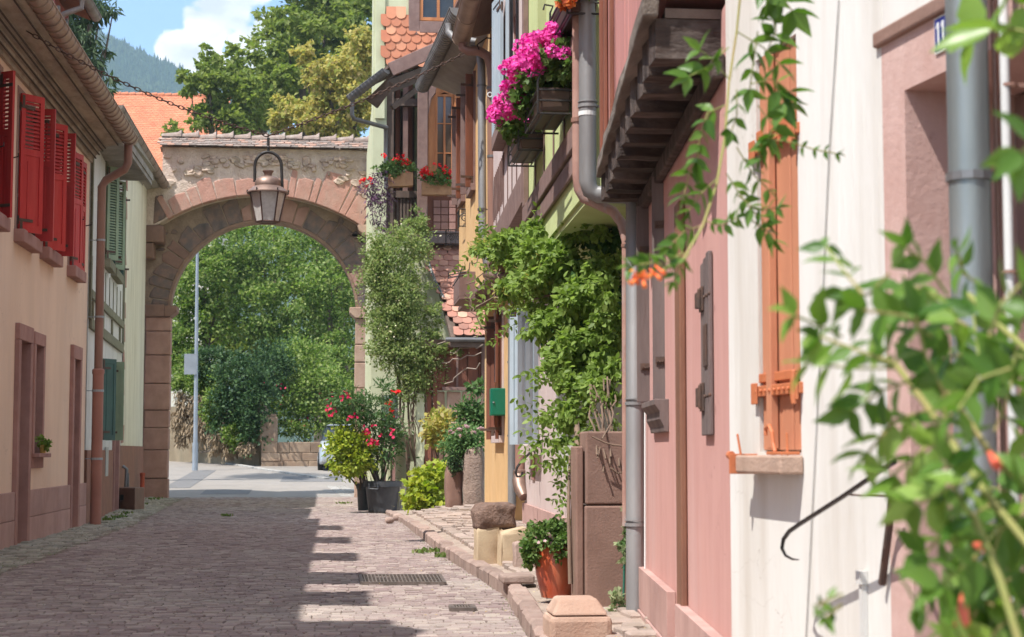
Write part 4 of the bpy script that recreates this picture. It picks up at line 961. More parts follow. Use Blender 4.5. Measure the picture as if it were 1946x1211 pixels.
# shaded block at the left of the front
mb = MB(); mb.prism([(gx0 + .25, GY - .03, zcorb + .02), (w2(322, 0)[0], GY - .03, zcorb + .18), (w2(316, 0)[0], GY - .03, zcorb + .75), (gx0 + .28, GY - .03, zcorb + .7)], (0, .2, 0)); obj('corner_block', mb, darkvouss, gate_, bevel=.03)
# rubble stones in the face
mb = MB()
for _ in range(170):
    x = random.uniform(gxt + .1, gx1 - .1); zl = flow(x) + .72; 
    if zl > ztop - .25: continue
    z = random.uniform(zl, ztop - .2); 
    if random.random() < .35 and z > ztop - .55: continue
    rx, rz = random.uniform(.04, .17), random.uniform(.035, .10); rt = random.uniform(-.4, .4); n = 8
    pts = []
    for k in range(n):
        a = 2 * math.pi * k / n; r_ = random.uniform(.75, 1.15); u, v = math.cos(a) * rx * r_, math.sin(a) * rz * r_
        pts.append((x + u * math.cos(rt) - v * math.sin(rt), z + u * math.sin(rt) + v * math.cos(rt)))
    A = [(p[0], GY + .01, p[1]) for p in pts]; B = [(x + (p[0] - x) * .75, GY - random.uniform(.03, .085), z + (p[1] - z) * .7) for p in pts]
    mb.add(A + B, [tuple(range(n, 2 * n))] + [(i, (i + 1) % n, n + (i + 1) % n, n + i) for i in range(n)])
obj('rubble_face', mb, rubble, gate_)
mb = MB()
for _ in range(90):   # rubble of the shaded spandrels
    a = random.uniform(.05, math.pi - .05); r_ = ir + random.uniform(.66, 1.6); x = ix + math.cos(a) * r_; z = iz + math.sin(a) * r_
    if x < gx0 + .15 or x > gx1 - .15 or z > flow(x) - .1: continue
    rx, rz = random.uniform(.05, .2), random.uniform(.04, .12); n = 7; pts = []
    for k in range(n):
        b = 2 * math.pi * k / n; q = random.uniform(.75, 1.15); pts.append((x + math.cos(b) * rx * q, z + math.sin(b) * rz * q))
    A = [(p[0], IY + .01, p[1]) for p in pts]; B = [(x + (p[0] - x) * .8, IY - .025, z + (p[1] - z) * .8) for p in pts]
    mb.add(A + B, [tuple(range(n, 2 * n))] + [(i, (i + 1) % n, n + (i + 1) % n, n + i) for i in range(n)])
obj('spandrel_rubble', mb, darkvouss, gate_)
# tiled coping
tv = MB()
def tile(mb, o, u, v, n, wd, ln, th=.022, lift=.028, seg=6, flat=.25):
    """beaver tail tile: o = top left corner, u across, v down the slope, n normal"""
    pts = [(0, 0), (wd, 0)]
    for k in range(seg + 1):
        a = math.pi * k / seg; pts.append((wd / 2 + math.cos(a) * wd / 2, ln - flat * wd + math.sin(a) * flat * wd * 1.0))
    k = len(pts); T = [o + u * p[0] + v * p[1] + n * (th + lift * p[1] / ln) for p in pts]; B = [q - n * th for q in T]
    mb.add(T + B, [tuple(range(k))] + [(i, i + 1, k + i + 1, k + i) for i in range(1, k - 1)] + [(0, k, 2 * k - 1, k - 1), tuple(range(2 * k - 1, k - 1, -1))])
def tile_rows(mb, o, u, v, U, V, tw, ex, jit=.004, flat=.3, clip=None):
    n = u.cross(v).normalized()
    if n.z < 0: n = -n
    r = 0; y = 0.0; rows = []
    while y < V - .01: rows.append(y); y += ex
    for r in range(len(rows) - 1, -1, -1):
        x = -(tw / 2 if r % 2 else 0)
        while x < U - .01:
            y = rows[r]
            if clip is None or clip(x + tw / 2, y + ex / 2):
                tile(mb, o + u * (x + .002 + random.uniform(-jit, jit)) + v * (y - ex * .6 + random.uniform(-jit, jit)) + n * random.uniform(0, .006), u, v, n, tw - .005, ex * 1.6, flat=flat)
            x += tw
ze_ = ztop - .01; sl_ = R(24)
u = Vector((1, 0, 0)); v = Vector((0, -math.cos(sl_), -math.sin(sl_)))
ridge = Vector((gxt - .06, GY + .52, ze_ + .34)); V = .72
tile_rows(tv, ridge, u, v, gx1 - gxt + .06, V, .175, .17, jit=.012, flat=.18)
v2 = Vector((0, math.cos(sl_), -math.sin(sl_)))
obj('coping_tiles', tv, greytile, gate_)
tv = MB(); tile_rows(tv, Vector((gxt - .06, GY + .53, ze_ + .34)), u, v2, gx1 - gxt + .06, V, .175, .17, jit=.012, flat=.18); obj('rear_coping_tiles', tv, greytile, gate_)
mb = MB(); mb.prism([(gxt - .02, GY - .06, ze_ + .012), (gxt - .02, GY + .52, ze_ + .31), (gxt - .02, GY + 1.1, ze_ + .012)], (gx1 - gxt + .02, 0, 0)); obj('coping_bed', mb, mortar, gate_)
x = gxt - .08
while x < gx1 - .02:
    mb = MB(); L = .46; k = 9; z = ze_ + .34 + random.uniform(-.01, .02)
    A, B, C_ = [], [], []
    for q in range(k):
        th = math.pi * q / (k - 1)
        A.append((x, GY + .525 + math.cos(th) * .14, z + math.sin(th) * .085)); B.append((x + L - .07, GY + .525 + math.cos(th) * .155, z + math.sin(th) * .135)); C_.append((x + L + .02, GY + .525 + math.cos(th) * .175, z + math.sin(th) * .20))
    mb.add(A + B + C_, [(i, i + 1, k + i + 1, k + i) for i in range(k - 1)] + [(k + i, k + i + 1, 2 * k + i + 1, 2 * k + i) for i in range(k - 1)] + [tuple(range(2 * k, 3 * k))] + [tuple(range(k))])
    obj('ridge_cap', mb, greytile, gate_); x += .42

# ---------------------------------------------------------------- beyond the gate
# street lamp mast with two signs seen from behind
lp = W(371, 862, 56); lp.z = gz(56)
po = thing('lamp_post', 'tall slim galvanised street light mast beyond the arch with a small sign on it', 'lamp post', lp)
mb = MB(); mb.tube([lp, lp + Vector((0, 0, 1.2)), lp + Vector((-.03, 0, 7.6))], [.085, .07, .045], 12); mb.tube([lp, lp + Vector((0, 0, .9))], .095, 12); obj('mast', mb, steel, po, smooth=45)
mb = MB(); mb.tube([lp + Vector((-.03, 0, 7.6)), lp + Vector((-.1, .3, 7.8)), lp + Vector((-.3, 1.3, 7.95))], .035, 8); mb.box(lp.x - .45, lp.x - .2, lp.y + 1.2, lp.y + 1.8, lp.z + 7.88, lp.z + 8.0); obj('lamp_head', mb, steel, po)
mb = MB(); zs = W(371, 712, 56).z; zt = W(371, 673, 56).z; xl = W(361, 0, 56).x; xr = W(385, 0, 56).x
mb.box(xl, xr, lp.y - .10, lp.y - .085, zs, zt); mb.box(xl + .1, xr - .1, lp.y - .085, lp.y - .05, zs + .1, zs + .13); mb.box(xl + .1, xr - .1, lp.y - .085, lp.y - .05, zt - .13, zt - .1); obj('sign_back', mb, steel, po)

# low coursed wall
def masonry(mb, wl, a0, a1, z0, z1, d=.5, course=(.24, .32), jit=.02, blk=(.4, .9)):
    z = z0
    while z < z1 - .03:
        h = random.uniform(*course); 
        if z1 - z - h < .12: h = z1 - z
        a = a0 - random.uniform(0, .2)
        while a < a1:
            b = min(a1, a + random.uniform(*blk)); 
            if a1 - b < .15: b = a1
            aa = max(a, a0); q = random.uniform(0, jit); mb.wbox(wl, aa + .007, b - .007, z + .006, z + h - .006, -d, q, j=.006); a = b
        z += h
gw0 = G(496, 886); gw1 = G(646, 884)
GW = Wall(gw0.x, gw0.y, gw1.x, gw0.y + .1, toward=(0, 0))
zb = gz(gw0.y)
gwl = thing('garden_wall', 'low coursed sandstone retaining wall with flowers above it, beyond the arch', 'wall', gw0)
mb = MB(); zz1 = W(560, 840, gw0.y).z; masonry(mb, GW, 0, GW.len + 4.5, zb - .1, zz1); obj('stone_courses', mb, mat('buff_sandstone', (.36, .26, .18), (.28, .19, .13), 4, .9, .6, 40, island=.2, stain=(.22, .17, .12), sscale=3), gwl, bevel=.02)
mb = MB(); mb.wbox(GW, .003, GW.len + 4.4, zb - .1, zz1 - .03, -.45, -.02); obj('wall_core', mb, darkmortar, gwl)
mb = MB(); pw = GW.pt(0, 0, 0); 
mb.box(pw.x - .05, pw.x + .55, pw.y - .03, pw.y + .4, zz1 - .01, W(500, 792, gw0.y).z); mb.box(pw.x + .15, pw.x + .5, pw.y, pw.y + .4, W(500, 792, gw0.y).z, W(500, 792, gw0.y).z + .1); obj('wall_pier', mb, mat('buff_sandstone', (.36, .26, .18)), gwl, bevel=.03)
# old plastered garden wall on the left, overgrown
wl0 = W(322, 850, 66); wl1 = W(490, 870, 61)
OW = Wall(wl0.x - 8, 72, pw.x - .1, pw.y + .6, toward=(0, 0))
ow = thing('old_plaster_wall', 'crumbling buff plastered garden wall under ivy at the bend of the road', 'wall', (OW.pt(OW.len, gz(62)).x, pw.y, gz(62)))
mb = MB(); mb.wbox(OW, 0, OW.len, .3, 2.75, -.4, 0); obj('masonry', mb, mat('stained_buff_plaster', (.34, .27, .18), (.22, .17, .11), 2, .95, .6, 20, stain=(.14, .12, .08), sscale=1.2, samt=.8, stretch=(1, 1, .3)), ow)
# ================================================================== TREES
def trunk(mb, base, top, r0, r1, limbs, spread, seed=0):
    rnd = random.Random(seed); base = Vector(base); top = Vector(top); n = 6
    pts = [base.lerp(top, i / n) + Vector((rnd.uniform(-.08, .08), rnd.uniform(-.08, .08), 0)) * (1 if i else 0) for i in range(n + 1)]
    mb.tube(pts, [r0 + (r1 - r0) * i / n for i in range(n + 1)], 9)
    for k in range(limbs):
        t = rnd.uniform(.35, .85); p = base.lerp(top, t); a = rnd.uniform(0, 6.28); s = spread * rnd.uniform(.3, .55)
        q = p + Vector((math.cos(a) * s, math.sin(a) * s, rnd.uniform(.3, .9) * s)); m_ = p.lerp(q, .5) + Vector((0, 0, -.08 * s))
        r = (r0 + (r1 - r0) * t) * .55; mb.tube([p, m_, q], [r, r * .6, r * .2], 7)
        for z in range(2):
            b = a + rnd.uniform(-1, 1); q2 = m_ + Vector((math.cos(b) * s * .5, math.sin(b) * s * .5, rnd.uniform(.1, .5) * s)); mb.tube([m_, q2], [r * .45, r * .12], 5)
def tree(label, base_px, Y, blobs, n, size, lm, r0=.25, limbs=9, spread=2.0, tpl=T_SIMPLE, name='broadleaf_tree', clump=.16, per=30, shell=.45, group=None, top=None, droop=0, seed=1):
    c = sum((b[0] for b in blobs), Vector()) / len(blobs); bx = W(base_px, 855, Y).x if base_px is not None else c.x
    base = Vector((bx, Y, gz(Y) - .05)); t = thing(name, label, 'tree', base, group)
    mb = MB(); trunk(mb, base, top or Vector((c.x, c.y, c.z + .3)), r0, r0 * .35, limbs, spread, seed); 
    for b in blobs:
        q = b[0]; p = base.lerp(Vector((c.x, c.y, c.z)), .6); mb.tube([p, p.lerp(q, .55) + Vector((0, 0, -.2)), q], [r0 * .4, r0 * .28, r0 * .08], 6)
    obj('trunk', mb, bark, t, smooth=60)
    foliage('crown', split_blobs(blobs, seed=seed + 5, core=.62 if name != 'fruit_tree' else .9) if n > 5000 else blobs, n, size, tpl, lm, t, clump=clump, per=per, shell=shell, droop=droop)
    return t
# big walnut-like tree over the gate
tree('tall spreading green tree rising behind the arch, darkest and highest crown', 640, 82,
     [pb(620, 10, 110, 75, 82, 2.6), pb(545, 75, 90, 60, 80, 2.2), pb(690, 40, 60, 90, 80, 2.0), pb(560, -60, 150, 70, 83, 3), pb(470, 125, 60, 45, 79, 1.5), pb(520, 160, 75, 55, 79, 1.8), pb(600, 130, 80, 80, 82, 2), pb(440, 150, 42, 35, 78, 1), pb(480, 205, 70, 45, 79, 1.5), pb(700, 160, 60, 90, 82, 2)], 26000, .27, l_tree, .4, 12, 4, clump=.17, per=36)
tree('broad background tree filling the skyline behind the yellow tree', 610, 92, [pb(560, 120, 90, 90, 92, 3), pb(650, 90, 80, 100, 92, 3), pb(600, 200, 130, 60, 92, 3), pb(700, 200, 60, 70, 92, 2), pb(500, 215, 60, 50, 92, 2)], 15000, .3, l_tree, .4, 9, 3, clump=.2, per=30, seed=21)
tree('slimmer green tree with loose branches at the left end of the crown row', 430, 74,
     [pb(392, 125, 26, 36, 74, .9), pb(360, 158, 38, 22, 74, .8), pb(412, 168, 40, 40, 74, 1), pb(432, 225, 55, 40, 74, 1.2), pb(390, 215, 26, 26, 74, .7), pb(468, 190, 40, 50, 74, 1), pb(330, 250, 22, 14, 73, .4)], 9000, .22, l_tree, .2, 10, 2, clump=.2, per=24)
tree('yellow flowering tree drooping behind the right end of the arch', 660, 68,
     [pb(665, 120, 55, 55, 68, 1.4), pb(610, 150, 50, 40, 68, 1.2), pb(680, 190, 50, 50, 68, 1.4), pb(585, 205, 55, 35, 68, 1.2), pb(640, 235, 70, 40, 68, 1.3), pb(575, 100, 30, 18, 68, .6), pb(700, 90, 25, 40, 68, .8), pb(545, 240, 35, 25, 68, .7)], 14000, .20, l_yel, .22, 10, 2.2, name='flowering_tree', clump=.2, per=22, droop=.7)
# willow over the roofs at the left
wb = [pb(150, 20, 30, 26, 47, .7), pb(160, 75, 26, 30, 47, .6), pb(165, 115, 28, 26, 47, .6), pb(190, 15, 26, 20, 47, .5), pb(196, 95, 10, 10, 47, .3), pb(205, 150, 12, 9, 46.5, .25), pb(207, 172, 10, 6, 46.5, .2), pb(110, 60, 60, 90, 48, 1.2), pb(215, 22, 15, 9, 47, .3), pb(90, -40, 90, 60, 48, 1.5)]
tree('willow like tree with narrow hanging leaves behind the left roofs', 90, 48.5, wb, 4200, .30, l_wil, .2, 8, 1.5, T_LONG, name='willow_tree', clump=.25, per=16, shell=.3, droop=1.4)
patch = MB()
for (x0, x1, y0, y1, zo) in ((-3.4, -2.2, 43.2, 45.2, .002), (-1.6, .2, 49, 52, .002), (-4.6, -3.9, 46, 56, .003)): patch.hexa([(x0, y0, gz(y0) + zo - .02), (x1, y0, gz(y0) + zo - .02), (x1, y1, gz(y1) + zo - .02), (x0, y1, gz(y1) + zo - .02), (x0, y0, gz(y0) + zo), (x1, y0, gz(y0) + zo), (x1, y1, gz(y1) + zo), (x0, y1, gz(y1) + zo)])
struct('road_patch', patch, mat('newer_asphalt', (.17, .16, .155), (.145, .14, .135), 3, .9, .5, 120))
# bushes and small trees filling the arch
spec = [
 ('fruit tree with pale sunlit leaves filling the upper left of the arch', 400, 66, [pb(390, 520, 62, 60, 66, 1.3), pb(350, 580, 44, 60, 66, 1), pb(430, 470, 60, 60, 67, 1.3), pb(400, 610, 60, 50, 66, 1), pb(350, 650, 40, 55, 66, .8)], 12000, .15, l_tree2),
 ('fruit tree in the middle of the arch opening with rounded bright crown', 520, 67, [pb(500, 500, 66, 60, 67, 1.3), pb(560, 560, 60, 60, 66, 1.2), pb(480, 590, 60, 60, 66, 1.1), pb(520, 430, 90, 45, 69, 1.5), pb(540, 640, 66, 50, 66, 1)], 14000, .15, l_tree2),
 ('fruit tree behind the right jamb of the arch above the parked car', 640, 66, [pb(630, 540, 60, 60, 66, 1.2), pb(650, 620, 50, 60, 66, 1), pb(600, 480, 55, 50, 67, 1.2), pb(590, 680, 60, 50, 65, 1), pb(660, 700, 50, 60, 65, 1)], 13000, .14, l_tree2),
]
for lb, bp, Y, bl, n, s, m in spec:
    tree(lb, bp, Y, bl, n, s, m, .14, 9, 1.2, T_SIMPLE, name='fruit_tree', clump=.22, per=34, shell=.5, group='trees seen through the arch', seed=bp)
def shrub(name, label, blobs, n, size, lm, base, cat='shrub', tpl=T_SIMPLE, clump=.2, per=20, shell=.4, stems=6, droop=0, group=None, stemr=.02):
    base = Vector(base); t = thing(name, label, cat, base, group)
    mb = MB()
    for k in range(stems):
        b = random.choice(blobs); q = b[0] + Vector(tuple(random.uniform(-.6, .6) * b[1][i] for i in range(3))); p = base + Vector((random.uniform(-.1, .1), random.uniform(-.1, .1), 0))
        mb.tube([p, p.lerp(q, .5) + Vector((random.uniform(-.1, .1) * 1, 0, .05)), q], [stemr, stemr * .7, stemr * .25], 6)
    obj('stem', mb, bark, t)
    foliage('leaves', blobs, n, size, tpl, lm, t, clump=clump, per=per, shell=shell, droop=droop)
    return t
shrub('ivy_mass', 'dark ivy tumbling over the old garden wall left of centre in the arch', [pb(455, 730, 46, 60, 59.8, .6), pb(490, 755, 36, 60, 59.2, .5), pb(430, 790, 34, 60, 60, .3), pb(475, 815, 18, 46, 59.2, .3), pb(520, 700, 40, 50, 61.5, .8), pb(400, 690, 40, 34, 61, .5)], 12000, .12, l_dark, W(470, 870, 59.3), 'ivy')
tree('dense dark green tree standing at the back of the arch opening', 480, 74, [pb(380, 540, 70, 90, 74, 1.5), pb(480, 560, 90, 110, 74, 1.8), pb(600, 560, 90, 120, 74, 1.8), pb(540, 700, 110, 80, 74, 1.5), pb(420, 690, 80, 70, 74, 1.5), pb(650, 720, 60, 70, 74, 1.2)], 15000, .24, l_tree, .2, 9, 2, name='broadleaf_tree', shell=.1, seed=9)
shrub('hanging_ivy', 'dark creeper and dry stalks covering the plaster wall left of the lamp mast', [pb(408, 770, 22, 60, 60.4, .2), pb(445, 830, 22, 24, 59.6, .2), pb(385, 722, 40, 30, 61.2, .3), pb(342, 725, 18, 26, 61.8, .25)], 6000, .11, l_tree2, W(410, 860, 60.6), 'ivy', shell=.3)
shrub('dry_grass', 'pale dry stalks hanging down the plaster wall by the lamp mast', [pb(350, 790, 26, 55, 61.6, .12), pb(385, 800, 22, 50, 61.0, .12), pb(430, 840, 30, 26, 59.9, .12), pb(470, 855, 16, 16, 59.1, .1)], 5000, .20, f_dry, W(380, 860, 61.2), 'dry grass', tpl=T_LONG, droop=2.5, shell=.2)
shrub('wall_shrub', 'loose yellow green climber spilling over the far left of the plaster wall', [pb(350, 700, 34, 34, 65, .5), pb(385, 745, 22, 40, 65, .4), pb(335, 660, 30, 40, 65.5, .6)], 5000, .12, l_tree2, W(350, 850, 65))
t = shrub('flowering_bank', 'tall flowering shrubs on the bank above the low coursed wall', [pb(560, 760, 60, 40, 61.5, .8), pb(610, 730, 50, 40, 61.5, .8), pb(540, 810, 40, 22, 61, .4), pb(600, 800, 50, 30, 61, .5), pb(575, 690, 50, 40, 62.5, .8), pb(660, 770, 40, 50, 61.5, .7)], 14000, .12, l_tree2, W(580, 850, 61.6), 'flowering shrub')
P, D = blob_points([pb(590, 770, 80, 40, 61, .9)], 60, .3, .7, 6); leaf_mesh('blossom', P, D, .11, T_PETAL, f_crim, t)
shrub('roadside_weeds', 'green weed clump at the corner between plaster wall and low coursed wall', [pb(484, 876, 14, 10, 61, .3)], 500, .1, l_yg, G(484, 884), 'weeds', shell=.1)
# far house with the big orange tiled roof
fh = thing('tiled_house', 'distant house with a long bright orange tiled roof behind the arch', 'house', W(310, 855, 95))
Yr = 100; ridgeL = W(120, 178, Yr); ridgeR = W(432, 178, Yr); 
Ye = 92; eaveL = W(120, 330, Ye); 
u = Vector((1, 0, 0)); v = Vector((0, eaveL.y - ridgeL.y, eaveL.z - ridgeL.z)); Vl = v.length; v.normalize(); mb = MB()
Ul = ridgeR.x - ridgeL.x
tile_rows(mb, ridgeL, u, v, Ul, Vl, .235, .235, jit=.006, flat=.35); obj('roof_tiles', mb, fartile, fh)
mb = MB(); k = 0; x = ridgeL.x
while x < ridgeR.x:
    mb.tube([(x, Yr, ridgeL.z + .02), (x + .4, Yr, ridgeL.z + .04)], [.12, .15], 10); x += .42
obj('ridge_tiles', mb, fartile, fh)
mb = MB(); r0 = ridgeL - Vector((0, 0, .06)); e0 = eaveL - Vector((0, 0, .06)); bk = Vector((r0.x, Yr + 8, e0.z)); mb.prism([r0, e0, Vector((e0.x, e0.y, e0.z - .3)), Vector((bk.x, bk.y, e0.z - .3)), bk], (Ul, 0, 0)); obj('roof_body', mb, fartile, fh)
mb = MB(); mb.box(eaveL.x + .3, ridgeR.x - .3, Ye + .6, Yr + 7, 1.0, eaveL.z - .35); obj('wall', mb, cream, fh)
mb = MB(); 
for k in range(5):
    x = eaveL.x + 1 + k * 1.7; mb.box(x, x + .9, Ye + .55, Ye + .59, eaveL.z - 2.4, eaveL.z - 1.0)
obj('window', mb, pane, fh)
# skylight edge by the roof corner
# wooded mountain far behind
def hill():
    mb = MB(); Y0 = 1500; prof = [(-2600, 140), (-1100, 300), (-560, 330), (-380, 352), (-300, 372)]
    pr = [(W(x, 0, Y0).x, W(x, y, Y0).z) for x, y in ((-600, -60), (-100, 20), (60, 40), (130, 62), (175, 78), (215, 92), (250, 108), (290, 128), (340, 150), (420, 190), (520, 240), (700, 330), (1100, 420), (2200, 520))]
    nx, ny = 90, 26; xs = np.linspace(pr[0][0], pr[-1][0], nx); zs = np.interp(xs, [p[0] for p in pr], [p[1] for p in pr])
    for j in range(ny):
        t = j / (ny - 1)
        for i in range(nx):
            yy = Y0 - 750 * (1 - t) ; k = t ** 1.15
            mb.v.append((xs[i] * (yy / Y0 * .3 + .7), yy, max(1, zs[i]) * k + 6 * math.sin(i * .7 + j) * (1 if 0 < j < ny - 1 else 0) * t + 1.4))
    for j in range(ny):
        t = j / (ny - 1)
    for j in range(ny - 1):
        for i in range(nx - 1): mb.f.append((j * nx + i, j * nx + i + 1, (j + 1) * nx + i + 1, (j + 1) * nx + i)); mb.m.append(0)
    b = len(mb.v)
    o = struct('mountain', mb, mat('forest_floor', (.05, .075, .03), (.035, .055, .022), .02, .95, 0)); 
    return pr, Y0
pr, Y0 = hill()
# conifers on the slope, one forest mass
mb = MB(); nxs = [p[0] for p in pr]; nzs = [p[1] for p in pr]
def conifer(mb, x, y, z, h, r, n=7):
    vs = [(x, y, z + h)]; fs = []
    L = 3
    for l in range(L):
        zt = z + h * (1 - (l + 1) / L * .98) ; rr = r * (l + 1) / L; b = len(vs)
        for k in range(n):
            a = 2 * math.pi * k / n + l; q = rr * (1 + .25 * (k % 2)); vs.append((x + math.cos(a) * q, y + math.sin(a) * q, zt))
        top = 0
        if l > 0:
            vs.append((x, y, zt + h * .42)); top = len(vs) - 1
        for k in range(n): fs.append((top, b + k, b + (k + 1) % n))
    mb.add(vs, fs)
for _ in range(9000):
    px_ = random.uniform(60, 460); t = 1 - random.random() ** 1.2 * .8
    if random.random() < .12: t = 1
    yy_ = Y0 - 750 * (1 - t); xr = W(px_, 0, Y0).x; z = max(1, np.interp(xr, nxs, nzs)) * t ** 1.15
    conifer(mb, xr * (yy_ / Y0 * .3 + .7), yy_, z - 2, random.uniform(8, 19) * (1 if t < 1 else .75), random.uniform(3.0, 5.0))
tag(obj('forest', mb, mat('conifer_green', (.035, .06, .022), (.06, .085, .03), .01, .9, 0, island=.35)), 'wooded slope of dark conifers and broadleaves on the far mountain', 'forest', kind='stuff')
# air over the valley
hz = MB(); hz.box(-2700, 2700, -70, 1560, -3, 640)
hm = bpy.data.materials.new('valley_air'); hm.use_nodes = True; hn = hm.node_tree; hn.nodes.clear()
ho = hn.nodes.new('ShaderNodeOutputMaterial'); hv = hn.nodes.new('ShaderNodeVolumePrincipled'); hv.inputs['Color'].default_value = (.60, .84, .98, 1); hv.inputs['Density'].default_value = .0004; hv.inputs['Anisotropy'].default_value = .3
hn.links.new(hv.outputs[0], ho.inputs['Volume'])
tag(obj('haze', hz, hm), 'thin blue summer haze lying over the whole valley', 'haze', kind='stuff')
# ================================================================== RIGHT SIDE, FAR: the gabled house beside the arch
TY = 33.6
TW = Wall(W(706, 600, TY).x, TY, W(1000, 600, TY).x, TY, toward=(0, 0))
A = lambda px, py=600: TW.a(px, py)
Zt = lambda py, px=800: TW.z(px, py)
th_ = thing('gabled_house', 'house with orange tile hung gable and open wooden gallery beside the arch', 'house', TW.pt(1.2, 0, .8))
gz0, gz1 = Zt(445), Zt(165)                       # gallery opening
mb = MB()
wall_holes(mb, TW, 0, TW.len, -.05, 10.6, [(A(733), A(880), Zt(445), Zt(120))], 1.3, 1.35)
obj('wall', mb, palegreen, th_)
# street side wall running back to the gate
mb = MB(); x0 = TW.p.x; mb.box(x0 + .003, x0 + .25, TY + .02, 41.0, -.05, 8.3); obj('side_wall', mb, palegreen, th_)
# corner board
mb = MB(); mb.wbox(TW, A(713, 100), A(732, 100), Zt(228), 10.6, .004, .05); obj('corner_board', mb, palegreen, th_, bevel=.01)
# tile hung gable, real tiles
mb = MB(); u = Vector((1, 0, 0)); v = Vector((0, -.06, -1)).normalized(); o = TW.pt(A(733, 60), 10.0, .03)
o.y -= .02
wz0 = Zt(42, 830)
clipf = lambda x, y: not (o.x + x > W(783, 40, TY).x - .06 and o.z - y > wz0 - .18)
tile_rows(mb, o, u, v, A(930) - A(733), 10.0 - Zt(122), .205, .165, jit=.004, flat=.45, clip=clipf)
obj('hung_tiles', mb, orangetile, th_)
# window in the gable
a0, a1 = A(797, 30), A(868, 30); h = (a0, a1, wz0, wz0 + 1.25)
mb = MB(); mb.wbox(TW, a0 - .22, a0, wz0 - .3, wz0 + 1.4, .0, .12); mb.wbox(TW, a1, a1 + .2, wz0 - .3, wz0 + 1.4, .0, .12); mb.wbox(TW, a0, a1, wz0 - .26, wz0 - .02, .0, .13); mb.wbox(TW, a0, a1, wz0 + 1.26, wz0 + 1.4, 0, .12)
wf = obj('window_surround', mb, mauvewood, th_, bevel=.01)
window(th_, TW, h, orangewood, pane, .09, .07, 2, 2, t=.06)
mb = MB(); mb.prism([TW.pt(A(733), 10.65, -.02), TW.pt(A(733) + 2.2, 13.4, -.02), TW.pt(A(733) + 4.6, 10.65, -.02)], (0, 7.4, 0)); obj('main_roof', mb, roofbrown, th_)
# --- gallery: back boards, posts, window
mb = MB(); n = 12
for k in range(n):
    a = A(735) + (A(792) - A(735)) * k / n; mb.wbox(TW, a + .004, a + (A(792) - A(735)) / n - .006, Zt(445), Zt(150), -1.28, -1.22 - .01 * (k % 2))
obj('gallery_boards', mb, darkwood, th_)
for px_, w_, m_, d0 in ((740, .09, darkwood, -.16), (757, .05, redwood, -.5), (771, .055, mauvewood, -.3), (781, .05, redwood, -.55)):
    mb = MB(); a = A(px_, 300); mb.wbox(TW, a - w_, a + w_, Zt(445), Zt(125), d0, d0 + .1); obj('gallery_post', mb, m_, th_, bevel=.008)
mb = MB(); mb.wbox(TW, A(735), A(800), Zt(375), Zt(362), -.2, -.1); mb.wbox(TW, A(735), A(800), Zt(200), Zt(186), -.2, -.1)
for k in range(9):
    a = A(740) + k * .068; mb.wbox(TW, a, a + .045, Zt(440), Zt(375), -.18, -.14)
obj('gallery_rail', mb, darkwood, th_, bevel=.004)
# main post with carved bracket
mb = MB(); a0, a1 = A(793, 300), A(812, 300); mb.wbox(TW, a0, a1, Zt(440), Zt(165), -.05, .16)
pts = [TW.pt(a1, Zt(225), .14), TW.pt(a1 + .07, Zt(190), .14), TW.pt(a1 + .16, Zt(178), .14), TW.pt(a1 + .18, Zt(162), .14), TW.pt(a1, Zt(162), .14)]
mb.prism(pts, (0, .14, 0)); obj('carved_post', mb, mauvewood, th_, bevel=.012)
# right bay: infill panel and arched window
mb = MB(); mb.wbox(TW, A(813), A(885), Zt(452), Zt(160), -.3, -.2); obj('bay_panel', mb, redwood, th_)
mb = MB()
for r in range(5):
    for c_ in range(3):
        a = A(824) + c_ * .155; z = Zt(447) + r * .15; mb.wbox(TW, a, a + .14, z, z + .135, -.199, -.175)
obj('parapet_panels', mb, framestone, th_, bevel=.006)
wa0, wa1, wz_0, wz_1 = A(826), A(862), Zt(345), Zt(176)
f = window(th_, TW, (wa0, wa1, wz_0, wz_1), orangewood, warmpane, -.10, .05, 2, 3, bar=.022, t=.06)
mb = MB(); mb.wbox(TW, A(812) + .01, wa0 - .004, Zt(350), Zt(165), -.18, -.07); mb.wbox(TW, wa1 + .004, wa1 + .12, Zt(350), Zt(165), -.18, -.06)
mb.prism([TW.pt(wa0 - .05, wz_1 - .18, -.095), TW.pt(wa0 + .03, wz_1 - .03, -.095), TW.pt((wa0 + wa1) / 2, wz_1 + .04, -.095), TW.pt(wa1 - .03, wz_1 - .03, -.095), TW.pt(wa1 + .05, wz_1 - .18, -.095), TW.pt(wa1 + .05, wz_1 + .2, -.095), TW.pt(wa0 - .05, wz_1 + .2, -.095)], (0, .03, 0))
obj('arched_casing', mb, orangewood, th_, bevel=.004)
mb = MB(); mb.wbox(TW, A(803), A(893), Zt(466), Zt(446), -.1, .32); mb.wbox(TW, A(803), A(893), Zt(447), Zt(443), .1, .36); obj('gallery_sill', mb, greywood, th_, bevel=.01)
mb = MB(); mb.wbox(TW, A(733), A(803), Zt(455), Zt(440), -.1, .05); obj('gallery_beam', mb, darkwood, th_, bevel=.01)
mb = MB(); mb.wbox(TW, A(733) - .0, A(885), Zt(128), Zt(112), -.2, .10); obj('head_beam', mb, darkwood, th_, bevel=.01)
